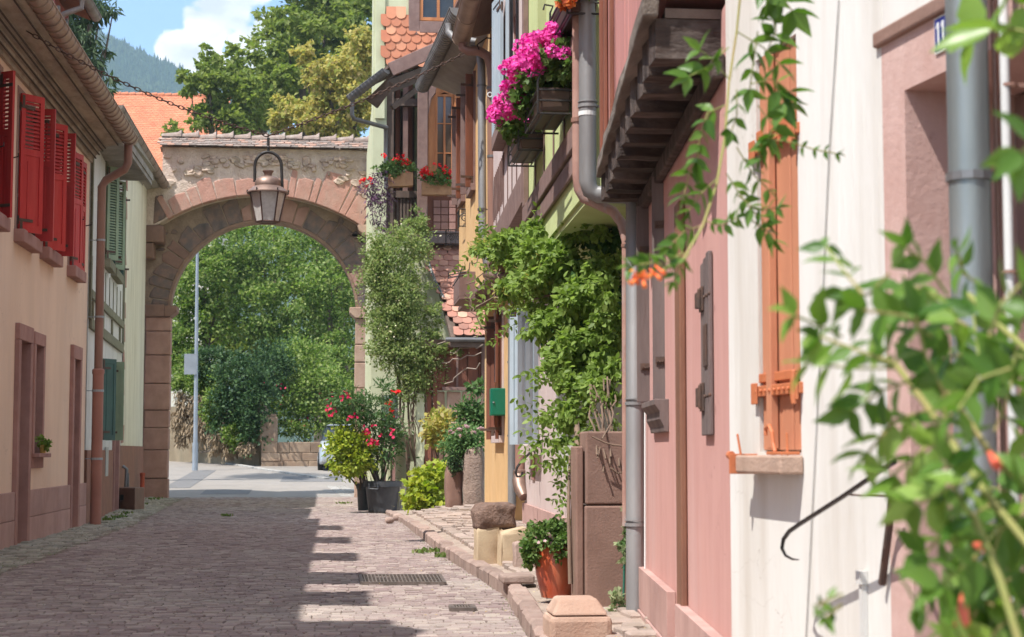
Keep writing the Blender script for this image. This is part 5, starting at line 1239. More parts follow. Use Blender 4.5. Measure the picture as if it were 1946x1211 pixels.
# --- little projecting roof with its gutter
p_near = W(737, 133, 31.6); p_far = W(668, 186, 32.2); p_top = W(845, 84, 32.0)
r_far = W(760, 150, 34.2); 
mb = MB()
A0 = p_near + Vector((0, 0, .03)); A1 = W(842, 86, 31.6); B0 = p_far + Vector((.02, 0, .05)); B1 = W(760, 128, 33.4)
mb.hexa([A0, A1, W(842, 100, 33.4), B0, A0 + Vector((0, 0, .06)), A1 + Vector((0, 0, .06)), W(842, 100, 33.4) + Vector((0, 0, .06)), B0 + Vector((0, 0, .06))])
obj('canopy_roof', mb, mat('brown_roof_boards', (.15, .10, .08), (.11, .075, .06), 6, .85, .4, 40), th_)
mb = MB(); mb.beam(A0 + Vector((.05, -.02, -.03)), A1 + Vector((0, -.02, -.03)), .07, .26); obj('verge_board', mb, mauvewood, th_, bevel=.01)
mb = MB(); mb.prism([W(735, 150, 31.66), W(748, 160, 31.66), W(715, 205, 32.1), W(695, 190, 32.2)], (.03, .05, 0)); mb.beam(W(735, 160, 31.7), W(800, 135, 32.6), .09, .14); mb.beam(W(728, 175, 31.9), W(795, 150, 33), .09, .12); mb.beam(W(745, 205, 32.2), W(812, 155, 32.6), .08, .1); obj('rafter', mb, darkwood, th_)
gdir = (p_near - p_far).normalized(); og = gdir.cross(Vector((0, 0, 1))).normalized()
if og.x > 0: og = -og
half_gutter('gutter', p_far + og * .05, p_near + og * .05, .10, zincd, th_, og, ring=.09, ringr=.01)
mb = MB(); mb.tube([W(670, 190, 32.2), W(669, 218, 32.2), W(673, 226, 32.25), W(735, 243, 33.2)], .045, 10); mb.tube([W(733, 240, 33.2), W(733, 250, 33.3), W(733, 300, 33.3), W(734, 360, 33.3)], .042, 10); obj('downpipe', mb, zincd, th_, smooth=45)
# --- lean-to roof below the gallery
lt = Zt(468, 850); lb = W(880, 641, 31.4).z; xl = W(805, 500, TY).x; xr = W(940, 600, 31.4).x
o = Vector((xl, TY - .02, lt)); v = Vector((0, 31.4 - TY, lb - lt)); VL = v.length; v.normalize()
mb = MB(); tile_rows(mb, o, Vector((1, 0, 0)), v, xr - xl, VL, .185, .185, jit=.008, flat=.3, clip=lambda x, y: x > (y - .5) * .22)
lean = obj('lean_to_tiles', mb, rosetile, th_)
mb = MB(); mb.prism([o + Vector((.1, 0, -.06)), o + Vector((xr - xl, 0, -.06)), o + v * VL + Vector((xr - xl, 0, -.06)), o + v * VL + Vector((.42, 0, -.06))], (0, 0, -.1)); mb.beam(o + v * (VL - .02) + Vector((.4, 0, -.12)), o + v * (VL - .02) + Vector((xr - xl, 0, -.12)), .06, .16); obj('lean_to_rafters', mb, darkwood, th_)
mb = MB(); mb.tube([o + Vector((0, -.03, .05)), o + v * .45 + Vector((.03, 0, .05)), o + v * 1.3 + Vector((.18, 0, .04)), o + v * 1.8 + Vector((.32, 0, .03))], .035, 8); obj('lead_edge', mb, zincd, th_, smooth=45)
mb = MB(); q0 = o + v * VL + Vector((.3, -.05, -.05)); q1 = q0 + Vector((xr - xl - .3, 0, 0)); mb.tube([q0, q1], .045, 8); obj('lean_to_gutter', mb, zincd, th_)
# wooden lower wall, its stone base, and green post
LY = 31.9; LW = Wall(W(800, 700, LY).x, LY, W(945, 700, LY).x, LY, toward=(0, 0)); la = lambda px, py=700: LW.a(px, py); lz = lambda py: LW.z(880, py)
mb = MB(); n = 6
for k in range(n):
    a = la(806) + (la(930) - la(806)) * k / n; mb.wbox(LW, a + .005, a + (la(930) - la(806)) / n - .006, lz(742), lz(650), -.10, -.04 - .012 * (k % 2))
mb.wbox(LW, la(806), la(930), lz(742), lz(648), -.16, -.101)
obj('plank_wall', mb, redwood, th_)
mb = MB(); mb.wbox(LW, la(806), la(930), lz(660), lz(646), -.04, .02); mb.wbox(LW, la(867), la(871), lz(736), lz(660), -.04, .0); mb.wbox(LW, la(915), la(921), lz(736), lz(660), -.04, .02); mb.wbox(LW, la(840), la(935), lz(742), lz(736), -.05, .12); obj('plank_frame', mb, mauvewood, th_)
mb = MB(); mb.wbox(LW, la(850), la(876), lz(800), lz(744), -.05, .02, j=.01); mb.wbox(LW, la(879), la(925), lz(775), lz(744), -.05, .01, j=.01); mb.wbox(LW, la(879), la(930), lz(860), lz(777), -.05, .03, j=.01); mb.wbox(LW, la(846), la(876), lz(960), lz(803), -.05, .03, j=.01); mb.wbox(LW, la(812), la(846), lz(960), lz(744), -.16, -.1)
obj('stone_base', mb, sandp, th_, bevel=.02)
mb = MB(); a0, a1 = la(791), la(806); mb.wbox(LW, a0, a1, -.05, lz(748), -.2, .06); obj('green_corner_post', mb, palegreen, th_, bevel=.015)
mb = MB(); a0 = la(808); mb.wbox(LW, a0, a0 + .12, -.05, lz(680), -.12, .0); mb.wbox(LW, la(823), la(831), .4, lz(680), -.1, .02); obj('red_door_post', mb, redwood, th_)
mb = MB(); gwall = Wall(W(735, 900, 32.4).x, 32.4, W(792, 900, 32.4).x, 32.4, toward=(0, 0)); mb.wbox(gwall, 0, gwall.len, -.05, gwall.z(760, 826), -.25, 0); obj('low_green_wall', mb, palegreen, th_, bevel=.02)

# --- flower boxes of the gallery (hang on the house: things of their own)
def flowerbox(name, label, p0, p1, h, dep, m, fl_blobs, leafb, nl=500, nf=60, fm=f_red, fs=.05, lm=l_ger, extra=None, ls=.055, fclump=.35, inner=None, cat='flower box', group=None):
    p0, p1 = Vector(p0), Vector(p1); c = (p0 + p1) / 2; t = thing(name, label, cat, Vector((c.x, c.y, c.z)), group)
    u = (p1 - p0).normalized(); L = (p1 - p0).length; n = u.cross(Vector((0, 0, 1))).normalized(); 
    if n.y > 0: n = -n
    mb = MB(); Zv = Vector((0, 0, 1)); th = .02
    mb.obox(p0, u, n, Zv, 0, L, 0, th, 0, h); mb.obox(p0, u, n, Zv, 0, L, dep - th, dep, 0, h); mb.obox(p0, u, n, Zv, 0, th, th, dep - th, 0, h - .001); mb.obox(p0, u, n, Zv, L - th, L, th, dep - th, 0, h - .001); mb.obox(p0, u, n, Zv, th, L - th, th, dep - th, 0, th)
    obj('box', mb, m, t, bevel=.004)
    mb = MB(); mb.obox(p0, u, n, Zv, th + .002, L - th - .002, th + .002, dep - th - .002, th, h - .03); obj('soil', mb, soil, t)
    if inner:
        mb = MB(); mb.obox(p0, u, n, Zv, .04, L - .04, .03, dep - .03, h * .4, h + .03); obj('liner', mb, inner, t, bevel=.006)
    foliage('leaves', leafb, nl, ls, T_LOBED, lm, t, clump=.3, per=14, shell=.25)
    P = []
    for (c, r) in fl_blobs:
        k = max(2, int(nf * .12))
        for _ in range(k):
            d = rng.normal(size=3); d[1] -= .8; d[2] += .5; d /= np.linalg.norm(d); cc = np.array(c) + d * np.array(r)
            q = rng.normal(size=(9, 3)); q /= np.linalg.norm(q, axis=1)[:, None]; P.append(cc + q * fs * .75)
    P = np.concatenate(P); D = rng.normal(size=P.shape) + np.array([0, -1.2, .6]); leaf_mesh('flowers', P, D, fs, T_PETAL, fm, t, up=(-.3, -1, .5), roll=.5)
    if extra: extra(t)
    return t
b0 = W(737, 358, 33.0); b1 = W(784, 356, 33.0)
def trail(t):
    foliage('purple_trailer', [pb(715, 350, 22, 22, 32.8, .18), pb(718, 395, 16, 34, 32.8, .14), pb(702, 370, 16, 22, 32.8, .14), pb(735, 375, 12, 30, 32.9, .12), pb(724, 425, 9, 22, 32.8, .08)], 850, .10, T_LONG, f_pur, t, clump=.35, per=14, shell=.2, droop=1.0)
flowerbox('flower_box', 'wooden flower box with red geraniums and a trailing purple plant', b0, b1, .26, .22, palewood,
          [pb(750, 302, 26, 12, 32.8, .14), pb(695, 345, 12, 8, 32.8, .08), pb(765, 310, 14, 10, 32.8, .1)], [pb(755, 318, 32, 18, 32.85, .16), pb(740, 325, 20, 18, 32.8, .14)], 700, 60, extra=trail, inner=terraglaze)
b0 = W(801, 373, 33.2); b1 = W(862, 373, 33.2)
flowerbox('flower_box', 'painted wooden flower box of red geraniums under the arched gallery window', b0, b1, .27, .22, palewood,
          [pb(826, 324, 26, 14, 33, .12), pb(850, 330, 14, 12, 33, .1), pb(808, 330, 10, 8, 33, .08)], [pb(830, 338, 32, 14, 33, .16)], 600, 60, inner=terraglaze)

# --- climbing rose over the corner
rs = thing('climbing_rose', 'huge light green climbing rose smothering the wall between the arch and the gallery', 'climbing rose', W(785, 900, 32.2))
rb = [pb(735, 640, 40, 50, 32.1, .4), pb(760, 470, 60, 40, 32.3, .45), pb(735, 520, 50, 55, 32.3, .45), pb(790, 430, 25, 22, 32.6, .3), pb(745, 590, 52, 50, 32.2, .5), pb(772, 560, 38, 60, 32.1, .5), pb(808, 690, 36, 45, 32, .4), pb(770, 660, 55, 55, 32, .5), pb(795, 720, 40, 45, 32, .4), pb(850, 668, 30, 14, 31.9, .2), pb(825, 612, 18, 36, 32, .25), pb(715, 500, 22, 60, 32.4, .3)]
foliage('leaves', rb, 30000, .058, T_SIMPLE, l_rose, rs, clump=.16, per=26, shell=.35)
P, D = blob_points(rb, 170, .3, .9, 3); P[:, 1] -= .12; leaf_mesh('blossom', P, D, .036, T_PETAL, mat('faded_cream_petal', (.62, .55, .36), (.68, .62, .45)), rs)
mb = MB(); base = Vector((W(790, 940, 32.1).x, 32.05, 0))
for (px_, py_) in ((770, 640), (800, 620), (740, 600), (830, 640), (760, 700)):
    q = W(px_, py_, 32.2); mb.tube(wander(base + Vector((random.uniform(-.1, .1), 0, 0)), q, 8, .07), [.035 - .003 * i for i in range(9)], 7)
for k in range(14):
    p = W(random.uniform(765, 805), random.uniform(690, 740), 31.9); q = p + Vector((random.uniform(-.2, .2), random.uniform(-.1, .05), -random.uniform(.7, 1.5))); mb.tube(wander(p, q, 6, .05), .009, 5)
obj('cane', mb, vinewood, rs)
mb = MB()
for (a, b) in (((830, 655), (905, 640)), ((840, 690), (915, 670)), ((845, 730), (912, 690)), ((855, 670), (918, 655))): mb.tube(wander(W(a[0], a[1], 31.8), W(b[0], b[1], 31.3), 6, .05), .012, 5)
obj('bare_twigs', mb, mat('bleached_twig', (.36, .29, .24), (.28, .22, .18)), rs)

# --- tubs, pots, shrubs at its foot
def tub(label, p, r, h, m, cat='plant tub', name='plant_tub'):
    t = thing(name, label, cat, p); p = Vector(p); mb = MB()
    mb.lathe(p, [(0, .0), (r * .80, 0), (r * .82, .03), (r * .97, h * .8), (r * .98, h * .81), (r * 1.08, h * .82), (r * 1.08, h), (r * 1.0, h), (r * .95, h * .7)], 28)
    body = obj('body', mb, m, t, smooth=40)
    mb = MB(); mb.lathe(p, [(0, h * .88), (r * .97, h * .88)], 20); obj('soil', mb, soil, t); return t
pt_ = Vector((W(727, 975, 31.3).x, 31.3, .02)); r_ = 33 / PPM(31.3)
t = tub('large dark plastic tub with a handle holding the pink oleander', pt_, r_, .56, blacktub)
mb = MB(); 
for sx in (-1, 1): mb.tube([pt_ + Vector((-.10 + sx * .08 - .08, -r_ * .98, .53)), pt_ + Vector((-.10 + sx * .08 - .08, -r_ * 1.14, .50)), pt_ + Vector((-.10 + sx * .08 - .08, -r_ * 1.14, .42))], .014, 6)
mb.tube([pt_ + Vector((-.26, -r_ * 1.12, .43)), pt_ + Vector((-.1, -r_ * 1.2, .42))], .014, 6); obj('handle', mb, blacktub, t)
ol = shrub('oleander', 'oleander with dark pink flowers growing from the large dark tub', [pb(725, 860, 30, 40, 31.3, .28), pb(712, 800, 34, 34, 31.3, .3), pb(690, 770, 40, 26, 31.2, .3), pb(740, 830, 24, 40, 31.3, .25), pb(655, 760, 34, 26, 31.2, .25), pb(668, 795, 26, 22, 31.2, .2), pb(730, 740, 18, 22, 31.3, .15)], 2600, .125, l_ole, pt_ + Vector((0, 0, .4)), tpl=T_LONG, stems=12, per=12, clump=.35, shell=.2)
P, D = blob_points([pb(715, 835, 20, 18, 30.9, .08), pb(735, 828, 12, 16, 30.9, .08), pb(650, 775, 34, 22, 30.9, .1), pb(700, 812, 16, 10, 30.9, .06)], 66, .3, .3, 5); leaf_mesh('flowers', P, D, .07, T_PETAL, f_crim, ol, up=(-.3, -1, .4), roll=.4)
pt2 = Vector((W(691, 972, 31.9).x, 31.9, .02))
t2 = tub('narrow dark pot half hidden behind the large tub', pt2, .13, .5, blacktub)
sp = shrub('spotted_laurel', 'yellow green spotted laurel bush bulging over the street beside the oleander', [pb(662, 850, 34, 32, 31.2, .3), pb(648, 838, 20, 22, 31.1, .2), pb(682, 872, 24, 24, 31.1, .2), pb(664, 885, 30, 18, 31.1, .25), pb(690, 842, 16, 14, 31.1, .15)], 3600, .075, l_yg, pt2 + Vector((0, 0, .4)), tpl=T_OVAL, stems=9, per=12, clump=.3, shell=.4)
gb = thing('geranium_pots', 'bright red geraniums with purple foliage hanging beside the grey green meter box', 'geranium', W(745, 800, 31.8))
foliage('leaves', [pb(745, 800, 14, 30, 31.8, .12), pb(735, 825, 14, 18, 31.8, .1)], 320, .08, T_LONG, f_pur, gb, shell=.2, per=12, droop=.5)
P, D = blob_points([pb(743, 768, 12, 9, 31.7, .07), pb(745, 788, 10, 10, 31.7, .07), pb(752, 748, 12, 7, 31.7, .06), pb(690, 820, 16, 5, 31.1, .08)], 130, .3, .3, 10); leaf_mesh('flowers', P, D, .07, T_PETAL, f_red, gb, up=(-.3, -1, .4), roll=.4)
mb = MB(); mb.tube([W(745, 760, 31.8), W(745, 850, 31.85), Vector((W(745, 850, 31.85).x, 31.85, .1))], .012, 6); obj('stem', mb, vinewood, gb)
cb = thing('meter_box', 'grey green metal cabinet on a post behind the red geraniums', 'cabinet', W(740, 950, 32.35))
mb = MB(); q0, q1 = W(725, 800, 32.2), W(756, 752, 32.2); mb.box(q0.x, q1.x, 32.14, 32.38, q0.z, q1.z); mb.box(q0.x + .02, q1.x - .02, 32.128, 32.139, q0.z + .02, q1.z - .02); obj('cabinet', mb, cabgreen, cb, bevel=.01)
mb = MB(); mb.box(q0.x + .04, q0.x + .09, 32.2, 32.3, -.02, q0.z); mb.box(q1.x - .09, q1.x - .04, 32.2, 32.3, -.02, q0.z); obj('leg', mb, framestone, cb)
mb = MB()   # sticks of a rustic fence
fpk = thing('stick_fence', 'low fence of bare white sticks below the climbing rose', 'fence', Vector((W(768, 975, 31.4).x, 31.4, .02)))
for k in range(13):
    a = W(751 + k * 3.2, 970, 31.5); a.z = .02; b = a + Vector((random.uniform(-.05, .05), random.uniform(-.03, .03), random.uniform(.45, .62))); mb = MB(); mb.tube([a, b], .012, 6); obj('stick', mb, mat('bleached_stick', (.55, .50, .44), (.45, .40, .34)), fpk)
mb = MB(); a = W(748, 935, 31.46); b = W(795, 935, 31.46); mb.tube([a, b], .008, 5); obj('rail', mb, mat('bleached_stick', (.5, .5, .5)), fpk)
yb = Vector((W(812, 985, 28.5).x, 28.5, .06))
t = tub('brown clay pot of the yellow green shrub by the kerb', yb, .17, .26, mat('brown_clay', (.22, .12, .08), (.16, .09, .06), 5, .8, .3))
shrub('golden_shrub', 'bright yellow green leafy shrub in a clay pot at the kerb', [pb(815, 930, 32, 32, 28.4, .32), pb(795, 950, 26, 20, 28.3, .25), pb(830, 900, 22, 24, 28.4, .25), pb(822, 965, 24, 18, 28.3, .25), pb(800, 920, 22, 20, 28.4, .2)], 1500, .10, l_yg, yb + Vector((0, 0, .2)), tpl=T_LOBED, stems=8, per=10, clump=.3, shell=.3)
shrub('broad_leaf_shrub', 'olive green broad leaved shrub left of the pink stonecrop', [pb(838, 800, 24, 24, 29.2, .25), pb(850, 830, 26, 24, 29.2, .25), pb(825, 825, 18, 20, 29.2, .2)], 900, .09, l_yel, W(845, 920, 29.2), tpl=T_OVAL, stems=5, per=10, clump=.3, shell=.3)
shrub('laurel_sprig', 'dark glossy shrub rising above the pink stonecrop by the ochre house', [pb(895, 780, 28, 20, 28.9, .22), pb(908, 800, 20, 20, 28.9, .2), pb(905, 735, 12, 10, 29, .12)], 700, .10, l_ole, W(900, 880, 28.9), tpl=T_OVAL, stems=5, per=10, clump=.3, shell=.3)
st = shrub('stonecrop', 'pale green stonecrop with dusty pink flower heads on top of the stone pillar', [pb(885, 830, 36, 26, 27.6, .28), pb(862, 850, 20, 28, 27.6, .2), pb(900, 850, 22, 18, 27.5, .2)], 2200, .055, l_hyd, W(885, 870, 27.7), tpl=T_OVAL, stems=8, per=14, clump=.25, shell=.4)
P, D = blob_points([pb(885, 815, 34, 12, 27.35, .1), pb(868, 825, 16, 8, 27.3, .08)], 170, .12, .5, 22); leaf_mesh('flowers', P, D, .035, T_PETAL, f_pale, st, up=(-.2, -.5, 1), roll=.4)
foliage('trailing_leaves', [pb(862, 880, 14, 26, 27.4, .12)], 900, .035, T_SIMPLE, l_dark, st, shell=.3, per=18)
# stone pillar and the rough stones round it
def rock(name, label, c, r, m, cat='stone', seed=0, n=3, parent=None, pw=.62):
    import bmesh
    bm = bmesh.new(); bmesh.ops.create_icosphere(bm, subdivisions=n, radius=1.0); rd = random.Random(seed); ph_ = [rd.uniform(0, 6) for _ in range(6)]
    vs = []
    for v in bm.verts:
        p = v.co.copy(); 
        p = Vector([math.copysign(abs(x) ** pw, x) for x in p]); k = 1 + .07 * math.sin(p.x * 3 + ph_[0]) * math.cos(p.y * 3.4 + ph_[1]) + .05 * math.sin(p.z * 5 + ph_[2] + p.x * 2) + .025 * math.sin(p.x * 11 + ph_[3]) * math.sin(p.z * 9 + ph_[4])
        vs.append((c[0] + p.x * r[0] * k, c[1] + p.y * r[1] * k, c[2] + p.z * r[2] * k))
    bm.verts.index_update(); fs = [tuple(v.index for v in f.verts) for f in bm.faces]; bm.free(); mb = MB(); mb.add(vs, fs)
    if parent is not None: return obj(name, mb, m, parent, smooth=50)
    return tag(obj(name, mb, m, smooth=50), label, cat)
pl = thing('stone_pillar', 'squat upright sandstone pillar carrying the stonecrop', 'stone pillar', Vector((W(898, 960, 27.4).x, 27.4, .1)))
pc = Vector((W(900, 960, 27.4).x, 27.4, 0)); hw = 20 / PPM(27.4)
zt_ = W(900, 852, 27.4).z; rock('shaft', None, (pc.x, pc.y + .02, zt_ / 2), (hw * .98, .17, zt_ / 2), mat('lichened_sandstone', (.36, .27, .22), (.27, .20, .165), 6, .92, .9, 25, stain=(.17, .14, .11), sscale=4, samt=.8, bdist=.03), seed=3, parent=pl, pw=.4, n=4)
mb = MB(); mb.hexa([pc + Vector(a) for a in ((-hw * 2.4, -.24, .03), (hw * 1.2, -.24, .03), (hw * 1.2, .3, .03), (-hw * 2.4, .3, .03), (-hw * 2.3, -.22, .19), (hw * 1.15, -.22, .19), (hw * 1.15, .3, .19), (-hw * 2.3, .3, .19))]); obj('plinth', mb, sandp, pl, bevel=.03)
lc = W(863, 930, 27.6)
rock('weathered_stone', 'tall weathered split stone standing left of the pillar', (lc.x, 27.65, .52), (.15, .16, .50), browncut, seed=4)
for k, (px_, py_, r1, r2, lb) in enumerate(((757, 985, .12, .08, 'rough stone at the end of the kerb below the stick fence'), (740, 990, .09, .06, 'small rough stone by the foot of the dark tub'), (785, 988, .11, .07, 'flat rough stone between the stick fence and the clay pot'))):
    c = G(px_, py_, .04); rock('loose_stone', lb, (c.x, c.y, .05), (r1 * .8, r1 * .7, r2 * .8), kerbm, seed=k + 10, n=2)
# silver car parked beyond the arch, mostly behind the plants
cY = 55.5; cz = gz(cY); cx0 = W(606, 850, cY).x; car = thing('parked_car', 'silver car parked beyond the arch, half hidden by the oleander', 'car', (cx0 + .85, cY + 2, cz))
def loft(mb, secs):  # sections: (y, halfwidth, z0, z1, topw)
    k = len(secs); vs = []
    for (y, hw_, z0, z1, tw_) in secs: vs += [(cx0 + .85 - hw_, y, z0), (cx0 + .85 + hw_, y, z0), (cx0 + .85 + hw_, y, z0 + (z1 - z0) * .6), (cx0 + .85 + tw_, y, z1), (cx0 + .85 - tw_, y, z1), (cx0 + .85 - hw_, y, z0 + (z1 - z0) * .6)]
    fs = [(0, 1, 2, 3, 4, 5)[::-1], tuple(range(6 * (k - 1), 6 * k))]
    for i in range(k - 1):
        for j in range(6): fs.append((6 * i + j, 6 * i + (j + 1) % 6, 6 * i + 6 + (j + 1) % 6, 6 * i + 6 + j))
    mb.add(vs, fs)
mb = MB(); loft(mb, [(cY - .05, .72, cz + .32, cz + .72, .68), (cY + .1, .82, cz + .22, cz + .88, .76), (cY + .9, .86, cz + .2, cz + 1.0, .8), (cY + 3.6, .86, cz + .2, cz + 1.02, .8), (cY + 4.2, .8, cz + .3, cz + .95, .72)]); obj('body', mb, carpaint, car, bevel=.05, smooth=40)
mb = MB(); loft(mb, [(cY + .85, .78, cz + .98, cz + 1.02, .74), (cY + 1.6, .76, cz + 1.0, cz + 1.5, .6), (cY + 3.2, .76, cz + 1.0, cz + 1.52, .6), (cY + 3.9, .74, cz + 1.0, cz + 1.05, .7)]); obj('cabin', mb, pane, car, bevel=.03, smooth=40)
mb = MB(); loft(mb, [(cY + 1.5, .60, cz + 1.49, cz + 1.54, .56), (cY + 3.3, .60, cz + 1.5, cz + 1.56, .56)]); obj('roof', mb, carpaint, car, bevel=.02)
for sx in (-1, 1):
    for yy_ in (cY + .8, cY + 3.3):
        mb = MB(); c = Vector((cx0 + .85 + sx * .72, yy_, cz + .31)); mb.tube([c, c + Vector((sx * .17, 0, 0))], .31, 20); wv = obj('wheel', mb, rubber, car, bevel=.03); mb = MB(); mb.tube([c + Vector((sx * .165, 0, 0)), c + Vector((sx * .18, 0, 0))], .19, 14); obj('rim', mb, steel, wv)
    mb = MB(); mb.box(cx0 + .85 + sx * .62 - .13, cx0 + .85 + sx * .62 + .13, cY - .03, cY + .06, cz + .62, cz + .76); obj('headlight', mb, lampwhite, car, bevel=.02)
mb = MB(); mb.box(cx0 + .6, cx0 + 1.1, cY - .075, cY - .055, cz + .42, cz + .53); obj('number_plate', mb, enamelw, car)
# ================================================================== RIGHT SIDE, MIDDLE
def cx(px, Y): return W(px, 855, Y).x
# ---- ochre house
oh = thing('ochre_house', 'ochre plastered house with brown shutters under a deep grey eave', 'house', (3, 24, 0))
OL = Wall(cx(975, 21.3), 21.3, cx(921, 25.9), 25.9, toward=(0, 20)); OU = Wall(cx(933, 21.25), 21.25, cx(872, 26.4), 26.4, toward=(0, 20))
zj = OL.z(925, 575)
mb = MB(); lw = (OL.a(957, 700), OL.a(943, 700), 1.35, 3.0); wall_holes(mb, OL, 0, OL.len, -.05, zj + .02, [tuple(sorted(lw[:2])) + lw[2:]], .16, 1.2); obj('wall', mb, ochre, oh)
ot = 6.62
uh = [(OU.a(903, 250), OU.a(896, 250), OU.z(903, 350), OU.z(903, 150)), (OU.a(884, 280), OU.a(878, 280), OU.z(884, 372), OU.z(884, 195))]
uh = [tuple(sorted(h[:2])) + h[2:] for h in uh]
mb = MB(); wall_holes(mb, OU, 0, OU.len, zj, ot, uh, .16, 1.4); obj('upper_wall', mb, ochre, oh)
mb = MB(); q = OU.pt(OU.len, 0, 0); mb.box(q.x + .004, q.x + 1.2, q.y - .1, q.y + .1, zj, ot); obj('end_wall', mb, ochre, oh)
mb = MB(); mb.wbox(OU, -.02, OU.len + .02, zj - .07, zj - .004, -.3, .02); 
obj('jetty_beam', mb, mauvewood, oh, bevel=.01)
for wl, h, fm in ((OL, tuple(sorted(lw[:2])) + lw[2:], redwood), (OU, uh[0], redwood), (OU, uh[1], redwood)):
    window(oh, wl, h, fm, pane, -.09, .05, 2, 3); a0, a1, z0, z1 = h
    mb = MB(); mb.wbox(wl, a0 - .08, a0, z0, z1, -.15, .03); mb.wbox(wl, a1, a1 + .08, z0, z1, -.15, .03); mb.wbox(wl, a0 - .08, a1 + .08, z1 + .002, z1 + .1, -.15, .035); mb.wbox(wl, a0 - .1, a1 + .1, z0 - .1, z0 - .002, -.15, .07); obj('window_surround', mb, lav if wl is OL else mauvewood, oh, bevel=.005)
    p = wl.pt(a0 - .02, 0, .03); shutter(oh, (p.x, p.y), wl.n * .95 - wl.u * .25, wl.u * -.95 - wl.n * .25, .09 if wl is OL else .12, z0 - .05, z1 + .05, redwood, .5)
    p = wl.pt(a1 + .02, 0, .03); shutter(oh, (p.x, p.y), wl.n * .97 + wl.u * .2, wl.u * -1.0, .11 if wl is OL else .13, z0 - .05, z1 + .05, mauvewood if wl is OU else redwood, .5)
# eave: soffit, gutter
ga, gb_ = W(872, 15, 21.6), W(803, 163, 26.9); wa, wb_ = W(933, 60, 21.3), W(872, 196, 26.5)
mb = MB(); up = Vector((0, 0, .05)); gi = Vector((.1, 0, .02)); mb.hexa([ga + gi, wa + Vector((.3, 0, 0)), wb_ + Vector((.3, 0, 0)), gb_ + gi, ga + gi + up, wa + up + Vector((.3, 0, 0)), wb_ + up + Vector((.3, 0, 0)), gb_ + gi + up]); obj('soffit', mb, mat('pale_soffit', (.36, .33, .30), (.30, .275, .25), 4, .9, .2, stain=(.24, .21, .19), sscale=2), oh)
mb = MB(); mb.beam(ga + Vector((.08, 0, .03)), gb_ + Vector((.08, 0, .03)), .04, .16); obj('fascia', mb, mat('pale_fascia_wood', (.38, .27, .19), (.32, .22, .15)), oh)
half_gutter('gutter', ga, gb_, .115, zinc, oh, (-1, 0, 0), ring=.13, ringr=.011)
mb = MB(); rg = Vector((2.9, 0, 3.1)); a, b = ga + Vector((.0, 0, .12)), gb_ + Vector((.0, 0, .12)); mb.hexa([a, a + rg, b + rg, b, a + up, a + rg + up, b + rg + up, b + up]); obj('roof', mb, roofbrown, oh)
mb = MB(); mb.prism([gb_ + Vector((.1, -.02, .07)), wb_ + Vector((.5, .3, .06)), wb_ + Vector((2.6, .3, 3.0))], (0, -.1, 0)); obj('verge', mb, mauvewood, oh)
mb = MB(); p = gb_ + (ga - gb_).normalized() * .12; 
mb.tube([W(853, 45, 21.7), W(853, 62, 21.7), W(862, 72, 21.6), W(905, 80, 21.5)], .05, 10); obj('outlet', mb, zinc, oh, smooth=45)
# grey downpipe of the ochre house: upper run, offset, lower run
mb = MB(); mb.tube([W(899, 85, 21.6), W(912, 105, 21.5), W(915, 125, 21.45), W(917, 455, 21.4), W(925, 500, 21.35), W(966, 545, 21.3), W(973, 570, 21.3), W(973, 962, 21.2)], .052, 14); g_ = obj('downpipe', mb, zinc, oh, smooth=50)
mb = MB()
for (x_, y_, Y_) in ((916, 400, 21.4), (915, 165, 21.45), (973, 690, 21.3), (973, 830, 21.3), (973, 600, 21.3)): clamp_ring(mb, W(x_, y_, Y_), .052, .025, (.1, 0, 0))
obj('pipe_clamp', mb, zincd, g_)
# iron scroll flower holders
def scroll_rail(name, label, c, wd, h, dep, root=None):
    t = thing(name, label, 'window rail', c); c = Vector(c); mb = MB()
    for (dx0, dy0, dx1, dy1) in ((0, 0, wd, 0), (0, 0, 0, dep), (wd, 0, wd, dep)):
        for z in (0, h): mb.tube([c + Vector((dx0, dy0, z)), c + Vector((dx1, dy1, z))], .009, 5)
    n = max(2, int(wd / .075))
    for k in range(n + 1): mb.tube([c + Vector((wd * k / n, 0, 0)), c + Vector((wd * k / n, 0, h))], .006, 5)
    for k in range(int(dep / .09)): mb.tube([c + Vector((0, dep * k / (dep / .09), 0)), c + Vector((0, dep * k / (dep / .09), h))], .006, 5)
    for s in (0, 1):
        pts = []
        for k in range(22):
            a = k * .55; r_ = .075 * (1 - k / 26); pts.append(c + Vector((wd * (.28 + .44 * s) + math.cos(a) * r_ * (1 if s else -1), -.008, h * .5 + math.sin(a) * r_)))
        mb.tube(pts, .008, 5)
    obj('ironwork', mb, iron, t); return t
q = W(873, 430, 25.2); scroll_rail('window_rail', 'black iron scrollwork rail below the upper shutters of the ochre house', q, .28, .26, .5)
q = W(848, 466, 32.7); scroll_rail('window_rail', 'low black iron scrollwork rail standing on the gallery sill', q, .36, .30, .3)
